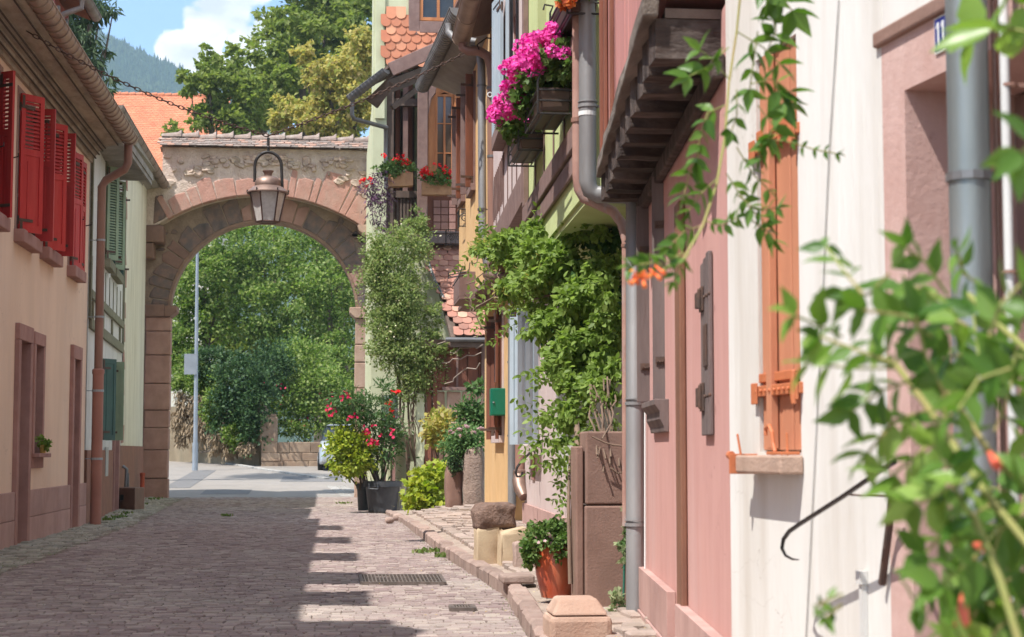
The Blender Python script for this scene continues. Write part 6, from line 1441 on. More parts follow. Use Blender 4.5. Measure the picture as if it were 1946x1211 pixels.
# wooden trough under the jetty
p0, p1 = W(872, 570, 23.6), W(925, 570, 23.6); tr = thing('wall_trough', 'grey brown wooden trough on iron arms below the ochre house jetty', 'planter', p0)
mb = MB(); z1 = W(900, 520, 23.6).z; mb.box(p0.x, p1.x, 23.5, 24.7, p0.z, p0.z + .04); mb.box(p0.x, p0.x + .03, 23.53, 24.67, p0.z + .041, z1); mb.box(p1.x - .03, p1.x, 23.53, 24.67, p0.z + .041, z1); mb.box(p0.x, p1.x, 23.5, 23.529, p0.z + .041, z1 + .02); mb.box(p0.x, p1.x, 24.671, 24.7, p0.z + .041, z1); obj('box', mb, mauvewood, tr, bevel=.006)
mb = MB(); mb.box(p0.x + .035, p1.x - .035, 23.535, 24.665, p0.z + .045, z1 - .05); obj('soil', mb, soil, tr)
mb = MB(); 
for k in range(3): mb.tube([W(852, 518 + k * 5, 23.5), W(885, 512 + k * 5, 23.5)], .008, 5)
mb.tube([W(852, 518, 23.5), W(852, 530, 23.5)], .008, 5); mb.tube([W(880, 505, 23.5), W(870, 530, 23.5), W(860, 545, 23.5)], .008, 5); obj('iron_arm', mb, iron, tr)
# green letter box
mbx = thing('letter_box', 'bright green metal letter box on the ochre wall', 'letter box', W(948, 765, 22.4))
q0, q1 = W(930, 790, 22.4), W(968, 738, 22.4); mb = MB(); mb.box(q0.x + .02, q1.x, 22.4, 22.62, q0.z, q1.z); obj('body', mb, mailgreen, mbx, bevel=.008)
mb = MB(); mb.box(q0.x + .03, q1.x - .01, 22.386, 22.399, q0.z + .012, q1.z - .012); dd = obj('door', mb, mailgreen, mbx, bevel=.004)
mb = MB(); c = W(938, 766, 22.38); mb.lathe(c, [(0, 0), (.012, 0), (.012, .02), (0, .02)], 10); obj('lock', mb, steel, dd)

# ---- lavender house with green jetty
lh = thing('lavender_house', 'narrow house with lavender ground floor and cream green timbered storey hung with pink geraniums', 'house', (3, 16, 0))
lh['label'] = 'lavender walled house with a timbered green storey hung with pink geraniums'
LL = Wall(cx(997, 20.9), 20.9, cx(1104, 15.0), 15.0, toward=(0, 15)); LU = Wall(cx(936, 21.0), 21.0, cx(1006, 15.4), 15.4, toward=(0, 15)); GU = Wall(cx(1003, 15.4), 15.4, cx(1106, 11.25), 11.25, toward=(0, 12))
wl_ = [LL.a(1003, 700), LL.a(1040, 700)]; bz0, bz1 = LL.z(1020, 838), LL.z(1020, 600)
hw_ = (LL.a(1012, 700), LL.a(1026, 700), bz0, bz1)
mb = MB(); wall_holes(mb, LL, 0, LL.len, -.05, 3.6, [hw_], .16, .5); obj('wall', mb, lav, lh)
window(lh, LL, hw_, bluepaint, pane, -.1, .05, 2, 3)
a0, a1, z0, z1 = hw_
p = LL.pt(a0 - .02, 0, .02); shutter(lh, (p.x, p.y), LL.n * .9 - LL.u * .7, LL.u * -.9 - LL.n * .7, .3, z0 - .04, z1 + .04, bluepaint, .0)
p = LL.pt(a1 + .02, 0, .02); shutter(lh, (p.x, p.y), LL.n * .9 + LL.u * .5, LL.u * -.9 + LL.n * .3, .28, z0 - .04, z1 + .04, bluepaint, .0)
mb = MB(); mb.wbox(LL, a0 - .15, a1 + .2, z0 - .17, z0 - .04, .0, .14); obj('sill', mb, lav, lh, bevel=.01)
mb = MB(); mb.wbox(LL, a0 - .0, a0 + .32, z0 - .45, z0 - .18, .002, .02); obj('cellar_hatch', mb, framestone, lh)
mb = MB(); mb.wbox(LL, 0, LL.len, -.05, .5, .003, .03); obj('plinth', mb, plinths, lh)
# lavender upper panel
zl = 3.62
up_w = [(LU.a(962, 100), LU.a(980, 100), 4.75, 6.0)]
mb = MB(); wall_holes(mb, LU, 0, LU.len, zl, 8.6, up_w, .14, 1.2); obj('upper_wall', mb, lav, lh)
window(lh, LU, up_w[0], redwood, pane, -.09, .05, 2, 3)
a0, a1, z0, z1 = up_w[0]
p = LU.pt(a0 - .03, 0, .03); shutter(lh, (p.x, p.y), -LU.u * .9 + LU.n * .12, LU.n, .5, z0 - .06, z1 + .3, bluepaint, .0)
p = LU.pt(a1 + .03, 0, .03); shutter(lh, (p.x, p.y), LU.u * .9 + LU.n * .14, LU.n, .5, z0 - .06, z1 + .3, bluepaint, .0)
mb = MB(); mb.wbox(LU, a0 - .4, a1 + .4, z0 - .2, z0 - .05, .01, .14); obj('window_sill', mb, mauvewood, lh)
mb = MB()
for k in range(9): a = .1 + k * (LU.len - .3) / 8.0; mb.wbox(LU, a, a + .05, zl + .2, z0 - .22, .003, .010)
for k in range(10):
    a = .35 + .19 * k; z = zl + .35
    if a < LU.len - .2: mb.beam(LU.pt(a, z, .0), LU.pt(a + .12, z + .55, .0), .03, .02)
mb.wbox(LU, -.02, LU.len, zl - .18, zl + .12, -.05, .07); obj('timber_framing', mb, mauvewood, lh, bevel=.006)
# green storey
zb_ = 2.86; zbm = 3.22
gw = [(GU.a(1060, 100), GU.a(1080, 100), 3.98, 5.3), (GU.a(1022, 100), GU.a(1038, 100), 4.05, 5.3)]
mb = MB(); wall_holes(mb, GU, 0, GU.len, zb_, 8.6, gw, .14, 1.6); obj('green_wall', mb, greenp, lh)
for g in gw: window(lh, GU, g, redwood, pane, -.09, .05, 2, 3)
mb = MB(); mb.wbox(GU, -.02, GU.len + .01, zbm, zbm + .17, .003, .05); mb.wbox(GU, -.02, GU.len, zbm - .16, zbm - .01, .003, .03); obj('sill_beam', mb, mauvewood, lh, bevel=.012)
mb = MB()
for k in range(6):
    a = .05 + k * (GU.len - .15) / 5.2; mb.wbox(GU, a, a + .06, zbm + .172, 3.90, .003, .010)
mb.wbox(GU, .0, GU.len, 3.90, 4.0, .003, .05); mb.wbox(GU, -.02, .14, zbm + .172, 8.5, .003, .05)
obj('timber_stud', mb, mauvewood, lh, bevel=.006)
mb = MB(); e0, e1 = GU.pt(0, 0, 0), GU.pt(GU.len, 0, 0); mb.box(e1.x + .003, e1.x + 1.6, e1.y - .06, e1.y - .002, zb_, 8.6); obj('end_wall', mb, greenp, lh)
mb = MB(); mb.hexa([Vector((e0.x + .02, e0.y, zb_ - .05)), Vector((e1.x + .02, e1.y, zb_ - .05)), Vector((3.6, e1.y, zb_ - .05)), Vector((3.6, e0.y, zb_ - .05)), Vector((e0.x + .02, e0.y, zb_ - .002)), Vector((e1.x + .02, e1.y, zb_ - .002)), Vector((3.6, e1.y, zb_ - .002)), Vector((3.6, e0.y, zb_ - .002))]); obj('jetty_soffit', mb, greenp, lh)
mb = MB(); mb.box(3.0, 3.2, 11.3, 15.4, -.05, zb_ - .06); mb.box(cx(1104, 15.0) + .1, 3.0, 14.99, 15.2, -.05, zb_ - .06); obj('porch_wall', mb, palegreen, lh)
mb = MB(); mb.box(2.2, 5, 14.0, 21.2, 8.6, 8.7); mb.prism([(1.2, 11.2, 8.5), (1.2, 11.2, 8.62), (4.2, 11.2, 11.6), (4.2, 11.2, 11.4)], (0, 10.1, 0)); obj('roof', mb, roofbrown, lh)
# brown eave, copper gutter and bent downpipe at its far end
mb = MB(); A_ = W(905, -30, 19.5); Bq = W(878, 75, 21.4); C_ = W(955, 60, 21.5); D_ = W(1000, -60, 19.5); mb.hexa([A_, D_, C_, Bq, A_ + up, D_ + up, C_ + up, Bq + up]); obj('brown_soffit', mb, mat('brown_soffit_boards', (.20, .13, .10), (.16, .10, .08), 6, .85, .3, stretch=(1, .3, 1)), lh)
half_gutter('gutter', W(905, -40, 19.3), W(877, 72, 21.3), .115, coppergut, lh, (-1, 0, 0), ring=.8, ringr=.008)
mb = MB(); mb.tube([W(880, 70, 21.2), W(880, 92, 21.2), W(890, 97, 21.15), W(912, 98, 21.1), W(928, 108, 21.05), W(934, 130, 21.0), W(935, 150, 21.0), W(936, 455, 20.9), W(945, 500, 20.9), W(980, 548, 20.95), W(987, 575, 21.0), W(988, 890, 20.9), W(988, 915, 20.85)], .062, 14)
dp2 = obj('downpipe', mb, brownpipe, lh, smooth=50)
mb = MB(); c0_ = W(988, 900, 20.85); mb.tube([c0_, W(986, 915, 20.8), W(989, 930, 20.7), W(996, 945, 20.6)], [.07, .085, .08, .06], 14); mb.lathe(c0_, [(.07, -.02), (.085, -.02), (.085, .04), (.06, .05)], 14); obj('pipe_shoe', mb, copper, dp2, smooth=50)
mb = MB()
for (x_, y_, Y_) in ((935, 170, 21.0), (936, 300, 20.95), (988, 790, 20.9), (987, 640, 21.0)): clamp_ring(mb, W(x_, y_, Y_), .062, .03, (.1, 0, 0))
obj('pipe_clamp', mb, zincd, dp2)
mb = MB(); pts = [W(945, 75, 21), W(925, 72, 21), W(907, 85, 21), W(910, 95, 21)]; mb.tube(pts, .01, 6); obj('cable', mb, iron, lh)
# white shutter catches
mb = MB()
for (x_, y_, Y_) in ((982, 80, 17.5), (967, 112, 18.2), (943, 153, 19.7), (931, 180, 20.6)):
    c = W(x_, y_, Y_); mb.tube([c + Vector((math.cos(a) * .03, 0, math.sin(a) * .03)) for a in np.linspace(0, 6.28, 9)], .009, 5); mb.tube([c + Vector((.03, 0, -.01)), c + Vector((.1, 0, -.05)), c + Vector((.12, 0, -.12))], .01, 5)
obj('shutter_catch', mb, enamelw, lh)
# stair rail
hr = thing('stair_rail', 'wrought iron stair rail with a scroll end on the lavender wall', 'handrail', G(990, 980))
mb = MB(); mb.tube([W(1050, 820, 18.5), W(1020, 848, 18.6), W(990, 878, 18.7), W(983, 888, 18.7), W(980, 898, 18.7), W(983, 906, 18.7), W(991, 905, 18.7), W(993, 897, 18.7)], .014, 7); mb.tube([W(1032, 840, 18.6), W(1028, 866, 18.6), W(1018, 866, 18.6), W(1014, 856, 18.6)], .009, 6); mb.tube([W(1050, 820, 18.5), W(1052, 960, 18.5)], .012, 6); obj('rail', mb, iron, hr)

# ---- stone parapet beside the porch, seen end on
sw = thing('stone_parapet', 'tall brown sandstone parapet slab at the corner of the pink house', 'parapet', Vector((cx(1150, 11.2), 11.2, 0)))
x0, x1 = cx(1112, 11.2), cx(1200, 11.2); zt_ = W(1150, 820, 11.2).z; zj_ = W(1150, 960, 11.2).z
mb = MB(); mb.box(x0, x1 + .35, 11.2, 11.55, -.02, zj_ - .006); obj('lower_slab', mb, browncut, sw, bevel=.012)
mb = MB(); mb.box(x0 + .005, x1 + .35, 11.205, 11.55, zj_ + .004, zt_); obj('upper_slab', mb, browncut, sw, bevel=.012)
mb = MB(); mb.box(cx(1096, 11.2), x0 - .006, 11.24, 11.5, -.02, zt_ - .1); obj('side_slab', mb, browncut, sw, bevel=.01)
mb = MB(); mb.box(x0 + .05, 2.9, 13.0, 13.1, zt_ - .3, zt_ + .5); obj('white_screen', mb, whitep, lh)

# ---- pink geranium boxes in iron racks
def rack(t, x0, x1, y0, y1, z0, h):
    mb = MB(); r_ = .008
    for z in (z0, z0 + h * .55, z0 + h): 
        mb.tube([Vector((x1, y0, z)), Vector((x0, y0, z)), Vector((x0, y1, z)), Vector((x1, y1, z))], r_, 5)
    for y in (y0, y1): 
        mb.tube([Vector((x0, y, z0)), Vector((x0, y, z0 + h + .06)), Vector((x0 + .02, y, z0 + h + .11)), Vector((x0 - .04, y, z0 + h + .12)), Vector((x0 - .05, y, z0 + h + .08))], r_, 5)
    for k in range(3): x = x0 + (x1 - x0) * (k + .5) / 3; mb.tube([Vector((x, y0, z0)), Vector((x, y1, z0))], r_ * .8, 5)
    obj('iron_rack', mb, iron, t)
def gbox(label, px0, px1, pyb, pyt, Y, ln, fl, lf, nf, nl, fm=f_pink, fs=.045):
    a, b = W(px0, pyb, Y), W(px1, pyb, Y); zt__ = W(px0, pyt, Y).z; y1 = Y + ln
    t = thing('flower_box', label, 'flower box', Vector(((a.x + b.x) / 2, Y + ln / 2, a.z)), 'pink geranium boxes')
    mb = MB(); mb.hexa([(a.x + .03, Y + .02, a.z + .02), (b.x - .02, Y + .02, a.z + .02), (b.x - .02, y1 - .02, a.z + .02), (a.x + .03, y1 - .02, a.z + .02), (a.x + .012, Y + .01, zt__), (b.x - .01, Y + .01, zt__), (b.x - .01, y1 - .01, zt__), (a.x + .012, y1 - .01, zt__)]); obj('trough', mb, mat('brown_plastic_trough', (.085, .045, .03), (.07, .04, .028), 4, .5, .05), t, bevel=.008)
    rack(t, a.x, b.x, Y, y1, a.z, (zt__ - a.z) * .9)
    foliage('leaves', lf, nl, .055, T_LOBED, l_ger, t, clump=.22, per=14, shell=.4)
    P = []
    cs, _ = blob_points(fl, nf, .05, .85, 1)
    for c in cs:
        q = rng.normal(size=(26, 3)); q /= np.linalg.norm(q, axis=1)[:, None]; P.append(c + q * .042 * rng.uniform(.8, 1.25))
    P = np.concatenate(P); leaf_mesh('flowers', P, rng.normal(size=P.shape), fs * .8, T_PETAL, fm, t, up=(-.4, -1, .4), roll=.5)
    return t
gbox('box of pink geraniums in an iron rack, the lower and farther of the two', 985, 1037, 285, 240, 13.9, .8,
     [pb(975, 200, 30, 22, 13.7, .12), pb(955, 214, 20, 16, 14.0, .12), pb(1000, 210, 30, 10, 13.7, .1), pb(938, 215, 10, 8, 14.0, .06), pb(985, 180, 20, 20, 13.8, .1)], [pb(990, 232, 34, 28, 14.0, .25), pb(1010, 215, 30, 20, 14.0, .25), pb(1000, 175, 26, 30, 14.2, .3)], 60, 1500)
gbox('box of bright pink geraniums, the taller one beside the grey downpipe', 1022, 1088, 215, 165, 11.6, .75,
     [pb(1015, 95, 30, 26, 11.9, .2), pb(1058, 70, 32, 20, 11.7, .2), pb(995, 135, 28, 34, 12.1, .2), pb(980, 170, 22, 24, 12.3, .15), pb(1070, 95, 22, 14, 11.5, .1), pb(1035, 82, 34, 18, 11.7, .2), pb(1010, 115, 26, 20, 11.7, .15)], [pb(1045, 135, 36, 34, 11.9, .35), pb(1070, 125, 22, 34, 11.7, .3), pb(1015, 165, 28, 34, 12.2, .3), pb(1055, 110, 30, 20, 11.8, .3), pb(1000, 190, 30, 30, 12.3, .25)], 135, 2400)
t = gbox('flower box at the top edge above the paired downpipes with orange blossom', 1078, 1140, 25, -30, 10.95, .9, [pb(1085, -2, 22, 10, 10.9, .1)], [pb(1100, -20, 40, 24, 11, .2)], 10, 300, f_ora)
del t['group']

# ---- creeper over the porch
cr_ = thing('wisteria', 'lush bright green wisteria hanging over the porch of the lavender house', 'wisteria', Vector((cx(1095, 11.5), 11.5, .1)))
cbls = [pb(1085, 790, 44, 60, 12, .3), pb(1130, 740, 44, 50, 11.9, .3), pb(1060, 680, 36, 50, 12.4, .3), pb(960, 480, 60, 34, 14.6, .3), pb(1010, 470, 60, 50, 13.8, .4), pb(1060, 500, 70, 60, 13, .5), pb(1010, 545, 60, 50, 13.4, .4), pb(1100, 560, 70, 70, 12.4, .5), pb(1050, 620, 50, 50, 12.8, .4), pb(1120, 660, 60, 60, 12.2, .45), pb(1150, 500, 40, 60, 12.2, .4), pb(1095, 440, 50, 35, 12.8, .4), pb(1080, 720, 34, 50, 12.2, .3), pb(930, 465, 30, 22, 15, .2), pb(1145, 600, 40, 90, 12, .4), pb(1000, 440, 20, 22, 14.5, .2), pb(1150, 700, 36, 40, 12, .3)]
foliage('leaves', split_blobs(cbls, 6, .36, 11, .5), 17000, .055, T_OVAL, l_vine, cr_, clump=.2, per=18, shell=.4, droop=.6)
foliage('shade_leaves', [pb(1160, 470, 34, 60, 12.6, .4), pb(1130, 430, 50, 26, 13, .4), pb(1140, 560, 44, 110, 12.8, .3), pb(1100, 620, 60, 80, 13.2, .3)], 3200, .06, T_OVAL, l_vined, cr_, clump=.16, per=22, shell=.3, droop=.8)  # darker leaf copy paints the shade deep inside the wisteria
# hanging fronds
P, D, S = [], [], []
def frond(P, D, S, p, q, n, size, spread=.9, sag=.0):
    p = Vector(p); q = Vector(q); d = (q - p).normalized(); side = d.cross(Vector((.2, -1, .1))).normalized()
    for k in range(n):
        t = (k + .6) / n; c = p.lerp(q, t) + Vector((0, 0, -sag * math.sin(t * 2.6)))
        for s in (-1, 1):
            v = d * .75 + side * s * spread + Vector((random.gauss(0, .18), random.gauss(0, .25), random.gauss(-.1, .18))); P.append(tuple(c)); D.append(tuple(v)); S.append(size * random.uniform(.75, 1.2) * (1 - .3 * t))
    P.append(tuple(q)); D.append(tuple(d)); S.append(size)
def rfr(px, py, Y, L, dirs=None, n=5, size=.06):
    a = random.uniform(0, 6.28) if dirs is None else dirs; p = W(px, py, Y); v = Vector((math.cos(a), random.uniform(-.6, .2), math.sin(a))).normalized()
    frond(P, D, S, p, p + v * L + Vector((0, 0, -.05)), n, size, sag=.02)
for _ in range(80):   # left ragged edge and top
    x = random.uniform(890, 1150); y = random.uniform(440, 620) ; rfr(x, y, 13.4 + (1080 - x) / 90, random.uniform(.18, .3))
for _ in range(34):
    rfr(random.uniform(1030, 1100), random.uniform(680, 900), 11.8, random.uniform(.15, .26), random.choice([3.3, 3.6, -.3, 4.2]), 5, .055)
for _ in range(16):
    rfr(random.uniform(1068, 1092), random.uniform(890, 1030), 11.6, random.uniform(.1, .18), None, 4, .045)
for _ in range(18): rfr(random.uniform(1105, 1185), random.uniform(700, 830), 11.5, random.uniform(.1, .2), random.uniform(3.4, 5.8), 4, .05)
for (x, y) in ((1040, 855), (1060, 865), (1045, 880), (1030, 800), (1050, 780)): rfr(x + 30, y - 14, 11.6, .28, 3.4, 7, .06)
for _ in range(12): rfr(random.uniform(1098, 1120), random.uniform(395, 440), 12.2, .2, 1.6, 4, .045)
leaf_mesh('fronds', P, D, S, T_OVAL, l_vine, cr_)
foliage('young_leaves', [pb(1030, 520, 30, 26, 13.1, .15), pb(915, 475, 20, 16, 15, .15), pb(960, 560, 18, 14, 13.6, .1)], 500, .05, T_LONG, l_yel, cr_, per=10, clump=.4)
mb = MB(); b = Vector((cx(1097, 11.35), 11.35, .1))
mb.tube([b, W(1096, 1000, 11.35), W(1100, 880, 11.4), W(1097, 820, 11.7), W(1090, 740, 12.4)], [.03, .026, .026, .022, .015], 8); mb.tube([W(1084, 1110, 11.4), W(1080, 960, 11.45), W(1083, 860, 11.8)], [.016, .012, .008], 7)
mb.tube([W(905, 585, 15), W(940, 565, 14.6), W(985, 575, 14), W(1050, 560, 13)], .010, 6)
for k in range(9):
    p = W(random.uniform(1120, 1175), random.uniform(700, 760), 11.6); q = W(random.uniform(1130, 1190), random.uniform(820, 940), 11.15); mb.tube(wander(p, q, 5, .03), .006, 5)
mb.tube(wander(W(1125, 830, 11.1), W(1190, 850, 11.1), 5, .01, .02), .006, 5); mb.tube(wander(W(1160, 890, 11.1), W(1190, 905, 11.1), 4, .015), .006, 5)
for k in range(6):
    p = W(random.uniform(880, 960), random.uniform(480, 560), 14.6); mb.tube(wander(p, p + Vector((random.uniform(-.3, .2), -.1, random.uniform(-.5, -.1))), 5, .03), .005, 5)
obj('vine_stem', mb, vinewood, cr_, smooth=60)
mb = MB(); mb.tube([W(925, 522, 20.9), W(965, 528, 20.4), W(985, 530, 20.2)], .06, 10); mb.lathe(W(930, 510, 20.8), [(.07, 0), (.07, .06)], 12); obj('pipe_elbow', mb, copper, lh, smooth=50)
# slender climber on the parapet edge
iv = thing('young_ivy', 'thin variegated ivy climbing beside the big grey downpipe', 'ivy', Vector((cx(1178, 10.9), 10.95, .05)))
foliage('leaves', [pb(1175, 1150, 12, 30, 10.9, .06), pb(1185, 1180, 12, 24, 10.9, .06), pb(1186, 1050, 6, 40, 11.0, .03), pb(1188, 1000, 5, 40, 11.0, .03), pb(1176, 1200, 14, 14, 10.8, .06)], 420, .04, T_LOBED, leafmat('variegated_leaf', [(.10, .2, .06), (.4, .42, .25), (.08, .15, .05)], .3), iv, clump=.3, per=8, shell=.3)
mb = MB(); mb.tube([W(1182, 1210, 10.95), W(1186, 1100, 11.0), W(1188, 960, 11.05)], .008, 6); obj('stem', mb, mat('green_cane', (.02, .10, .07), (.02, .12, .08)), iv)

# ---- stones, log, step and pot on the pavement
def block(name, label, corners, h, m, cat='stone block', bev=.02):
    pts = [Vector(c) for c in corners]; mb = MB(); mb.hexa([p for p in pts] + [p + Vector((random.uniform(-.01, .01), 0, h + random.uniform(-.01, .01))) for p in pts]); return tag(obj(name, mb, m, bevel=bev), label, cat)
yellowst = mat('yellow_sandstone', (.50, .39, .26), (.43, .32, .21), 4, .92, .4, 60, stain=(.36, .25, .18), sscale=2, samt=.5)
a = G(908, 1078, .06); b = G(952, 1082, .06)
rock('stone_block', 'tall pale yellow sandstone block under the old log, nearer the street', ((a.x + b.x) / 2, a.y + .17, .235), ((b.x - a.x) / 2 + .012, .17, .20), yellowst, 'stone block', 41, 4, pw=.14)
a = G(954, 1080, .07); b = G(1000, 1076, .07)
rock('stone_block', 'yellow sandstone block wedged between the tall block and the terracotta pot', ((a.x + b.x) / 2, a.y + .2, .23), ((b.x - a.x) / 2 + .018, .19, .19), yellowst, 'stone block', 42, 4, pw=.14)
a = G(976, 1088, .07); b = G(1022, 1084, .07)
rock('stone_block', 'pinkish stone block directly left of the orange glazed pot', ((a.x + b.x) / 2, a.y, .2), ((b.x - a.x) / 2, .12, .15), kerbm, 'stone block', 43, 4, pw=.16)
c = W(938, 985, 16.6); c0 = G(908, 1078, .06)
lg = rock('old_log', 'dark weathered block of wood lying on top of the yellow stones', (W(938, 985, c0.y + .2).x, c0.y + .22, W(938, 984, c0.y).z), (.20, .24, .13), mat('old_brown_log', (.17, .105, .08), (.25, .165, .13), 9, .9, .9, 25, stain=(.09, .06, .05), sscale=6, samt=.8, bdist=.04), 'log', seed=31, pw=.45, n=4)
a = G(955, 1110, .12); b = G(1016, 1110, .12); block('stone_step', 'small flat stone slab lying on the kerb in front of the pot', [a, b, b + Vector((.02, .4, 0)), a + Vector((0, .4, 0))], .06, kerbm, 'stone slab', .015)
# foreground bollard stone
Yb = 9.3; x0, x1 = cx(1045, Yb), cx(1163, Yb); bs = thing('corner_stone', 'pale worn sandstone guard stone with sloped top in the foreground', 'guard stone', Vector(((x0 + x1) / 2, Yb + .15, 0)))
zz = W(1100, 1172, Yb).z; zt = W(1100, 1137, Yb + .1).z
mb = MB(); mb.box(x0, x1, Yb, Yb + .36, -.02, zz); obj('base', mb, sandp, bs, bevel=.03)
mb = MB(); mb.hexa([(x0 + .012, Yb + .01, zz + .004), (x1 - .02, Yb + .01, zz + .004), (x1 - .02, Yb + .35, zz + .004), (x0 + .012, Yb + .35, zz + .004), (x0 + .06, Yb + .09, zt), (x1 - .075, Yb + .09, zt), (x1 - .075, Yb + .30, zt), (x0 + .06, Yb + .30, zt)]); obj('cap', mb, sandp, bs, bevel=.014)
# glazed pot
Yp = 11.75; pc = Vector((cx(1056, Yp), Yp, .13)); rr_ = 41 / PPM(Yp); hh = W(1056, 1030, Yp).z - pc.z
pot = thing('terracotta_pot', 'round orange glazed pot planted with small leaved bush', 'pot', pc)
mb = MB(); mb.lathe(pc, [(0, 0), (rr_ * .68, 0), (rr_ * .78, hh * .15), (rr_ * .94, hh * .42), (rr_ * 1.0, hh * .66), (rr_ * .95, hh * .86), (rr_ * .84, hh * .95), (rr_ * .80, hh), (rr_ * .74, hh), (rr_ * .74, hh * .9)], 32); obj('body', mb, terraglaze, pot, smooth=60)
mb = MB(); mb.lathe(pc, [(0, hh * .92), (rr_ * .76, hh * .92)], 20); obj('soil', mb, soil, pot)
fu = shrub('fuchsia', 'small leaved fuchsia spilling out of the orange glazed pot', [pb(1035, 1020, 30, 22, 11.7, .14), pb(1065, 1025, 28, 16, 11.65, .12), pb(1010, 1045, 18, 26, 11.7, .08), pb(1050, 1005, 34, 14, 11.8, .12), pb(1005, 1065, 10, 16, 11.7, .05), pb(1062, 1050, 12, 14, 11.55, .04)], 2600, .034, l_ger, pc + Vector((0, 0, hh * .9)), tpl=T_OVAL, stems=10, per=12, clump=.24, shell=.3, stemr=.006)
P, D = blob_points([pb(1068, 1055, 14, 8, 11.5, .03), pb(1035, 1020, 30, 20, 11.6, .1)], 16, .3, .4, 3); leaf_mesh('flowers', P, D, .03, T_PETAL, f_pale, fu, up=(-.3, -1, .3))
# drain grates
def grate(name, label, a, b, c, d, nb):
    mb = MB(); A_, B_, C_, D_ = [Vector(p) for p in (a, b, c, d)]; z = .012; t = thing(name, label, 'drain grate', (A_ + C_) / 2)
    for p in (A_, B_, C_, D_): p.z = z
    mb.beam(A_, B_, .03, .03); mb.beam(B_, C_, .03, .03); mb.beam(C_, D_, .03, .03); mb.beam(D_, A_, .03, .03)
    for k in range(1, nb): mb.beam(A_.lerp(B_, k / nb), D_.lerp(C_, k / nb), .012, .026)
    m_ = 3
    for k in range(1, m_): mb.beam(A_.lerp(D_, k / m_) + Vector((0, 0, -.002)), B_.lerp(C_, k / m_) + Vector((0, 0, -.002)), .012, .024)
    obj('bars', mb, mat('worn_cast_iron', (.20, .16, .14), (.14, .115, .10), 12, .6, .3, 60, metal=.4), t)
    mb = MB(); mb.prism([A_ + Vector((0, 0, -.010)), B_ + Vector((0, 0, -.010)), C_ + Vector((0, 0, -.010)), D_ + Vector((0, 0, -.010))], (0, 0, -.04)); obj('pit', mb, rubber, t)
grate('drain_grate', 'long rectangular iron drain grate set in the cobbles', G(688, 1112), G(845, 1112), G(836, 1097), G(684, 1097), 22)
grate('drain_grate', 'small iron drain cover near the kerb', G(858, 1162), G(902, 1162), G(898, 1156), G(856, 1156), 8)
# litter of dry leaves and petals on the stones
P, D = [], []
for _ in range(420):
    y = random.uniform(8.5, 34); x = random.choice([kx(y) - abs(random.gauss(0, .35)) - .03, kx(y) + abs(random.gauss(0, .3)) + .1, random.uniform(lx(y) + .1, kx(y))]); P.append((x, y, .012 if x < kx(y) else .15)); D.append((random.gauss(0, 1), random.gauss(0, 1), .05))
tag(leaf_mesh('leaf_litter', P, D, .028, T_SIMPLE, leafmat('dry_leaf_litter', [(.45, .35, .15), (.3, .2, .1), (.5, .45, .25)], .1), up=(0, 0, 3), roll=.5), 'small dry leaves and petals blown along the kerb and between the cobbles', 'leaf litter', kind='stuff')
P, D = [], []
for _ in range(1500):
    y = random.uniform(8.5, 40); x = random.choice([lx(y) + stripw(y) + random.gauss(0, .05), kx(y) - .04 + random.gauss(0, .03), random.uniform(lx(y) + .1, kx(y))])
    if random.random() < .5: x = lx(y) + random.random() * stripw(y)
    P.append((x, y, -.004)); D.append((random.gauss(0, .6), random.gauss(0, .6), 1))
tag(leaf_mesh('joint_grass', P, D, .022, T_LONG, l_grass), 'tiny grass and moss tufts in the joints of the cobbles', 'grass', kind='stuff')
# weeds
def weeds(label, spots, n, size=.06):
    P, D = [], []
    for (x, y, r_) in spots:
        c = G(x, y, .0)
        for _ in range(n): P.append((c.x + random.gauss(0, r_), c.y + random.gauss(0, r_ * 2), .005)); D.append((random.gauss(0, .7), random.gauss(0, .7), 1.0))
    return tag(leaf_mesh('weeds', P, D, size, T_OVAL, l_grass), label, 'weeds', kind='stuff')
weeds('green weeds and moss growing along the gutters', [(828, 1050, .05), (838, 1060, .03), (222, 985, .1), (236, 978, .1), (262, 960, .12), (290, 950, .15), (430, 982, .05), (800, 1052, .04), (770, 985, .05), (815, 1005, .05), (985, 1110, .03), (1020, 1150, .03), (900, 1075, .03), (200, 990, .06), (655, 958, .08)], 26)
# ================================================================== RIGHT SIDE, NEAR
c1x, c0x, c2x, c3x = cx(1226, 10.7), cx(1387, 6.6), cx(1688, 5.05), cx(1960, 4.2)
PW = Wall(c1x, 10.7, c0x, 6.6, toward=(0, 8)); WW = Wall(c0x, 6.6, c2x, 5.05, toward=(0, 5)); DW = Wall(c2x, 5.05, c3x, 4.2, toward=(0, 4))
ph_ = thing('pink_house', 'rough pink plastered house with a jettied timber upper floor', 'house', (2.4, 8.6, 0))
zJ = PW.z(1245, 337) - .02
pa = lambda px, py=600: PW.a(px, py)
hin = (pa(1246), pa(1263), PW.z(1255, 770), PW.z(1255, 400))
mb = MB(); wall_holes(mb, PW, 0, PW.len, -.05, zJ + .2, [hin], .15, .8); obj('wall', mb, pinkp, ph_)
mb = MB(); q = PW.pt(0, 0, 0); mb.box(q.x + .003, q.x + .8, q.y - .003, q.y + .12, -.05, zJ + .2); obj('end_wall', mb, pinkp, ph_)
window(ph_, PW, hin, greywood, pane, -.1, .05, 1, 3)
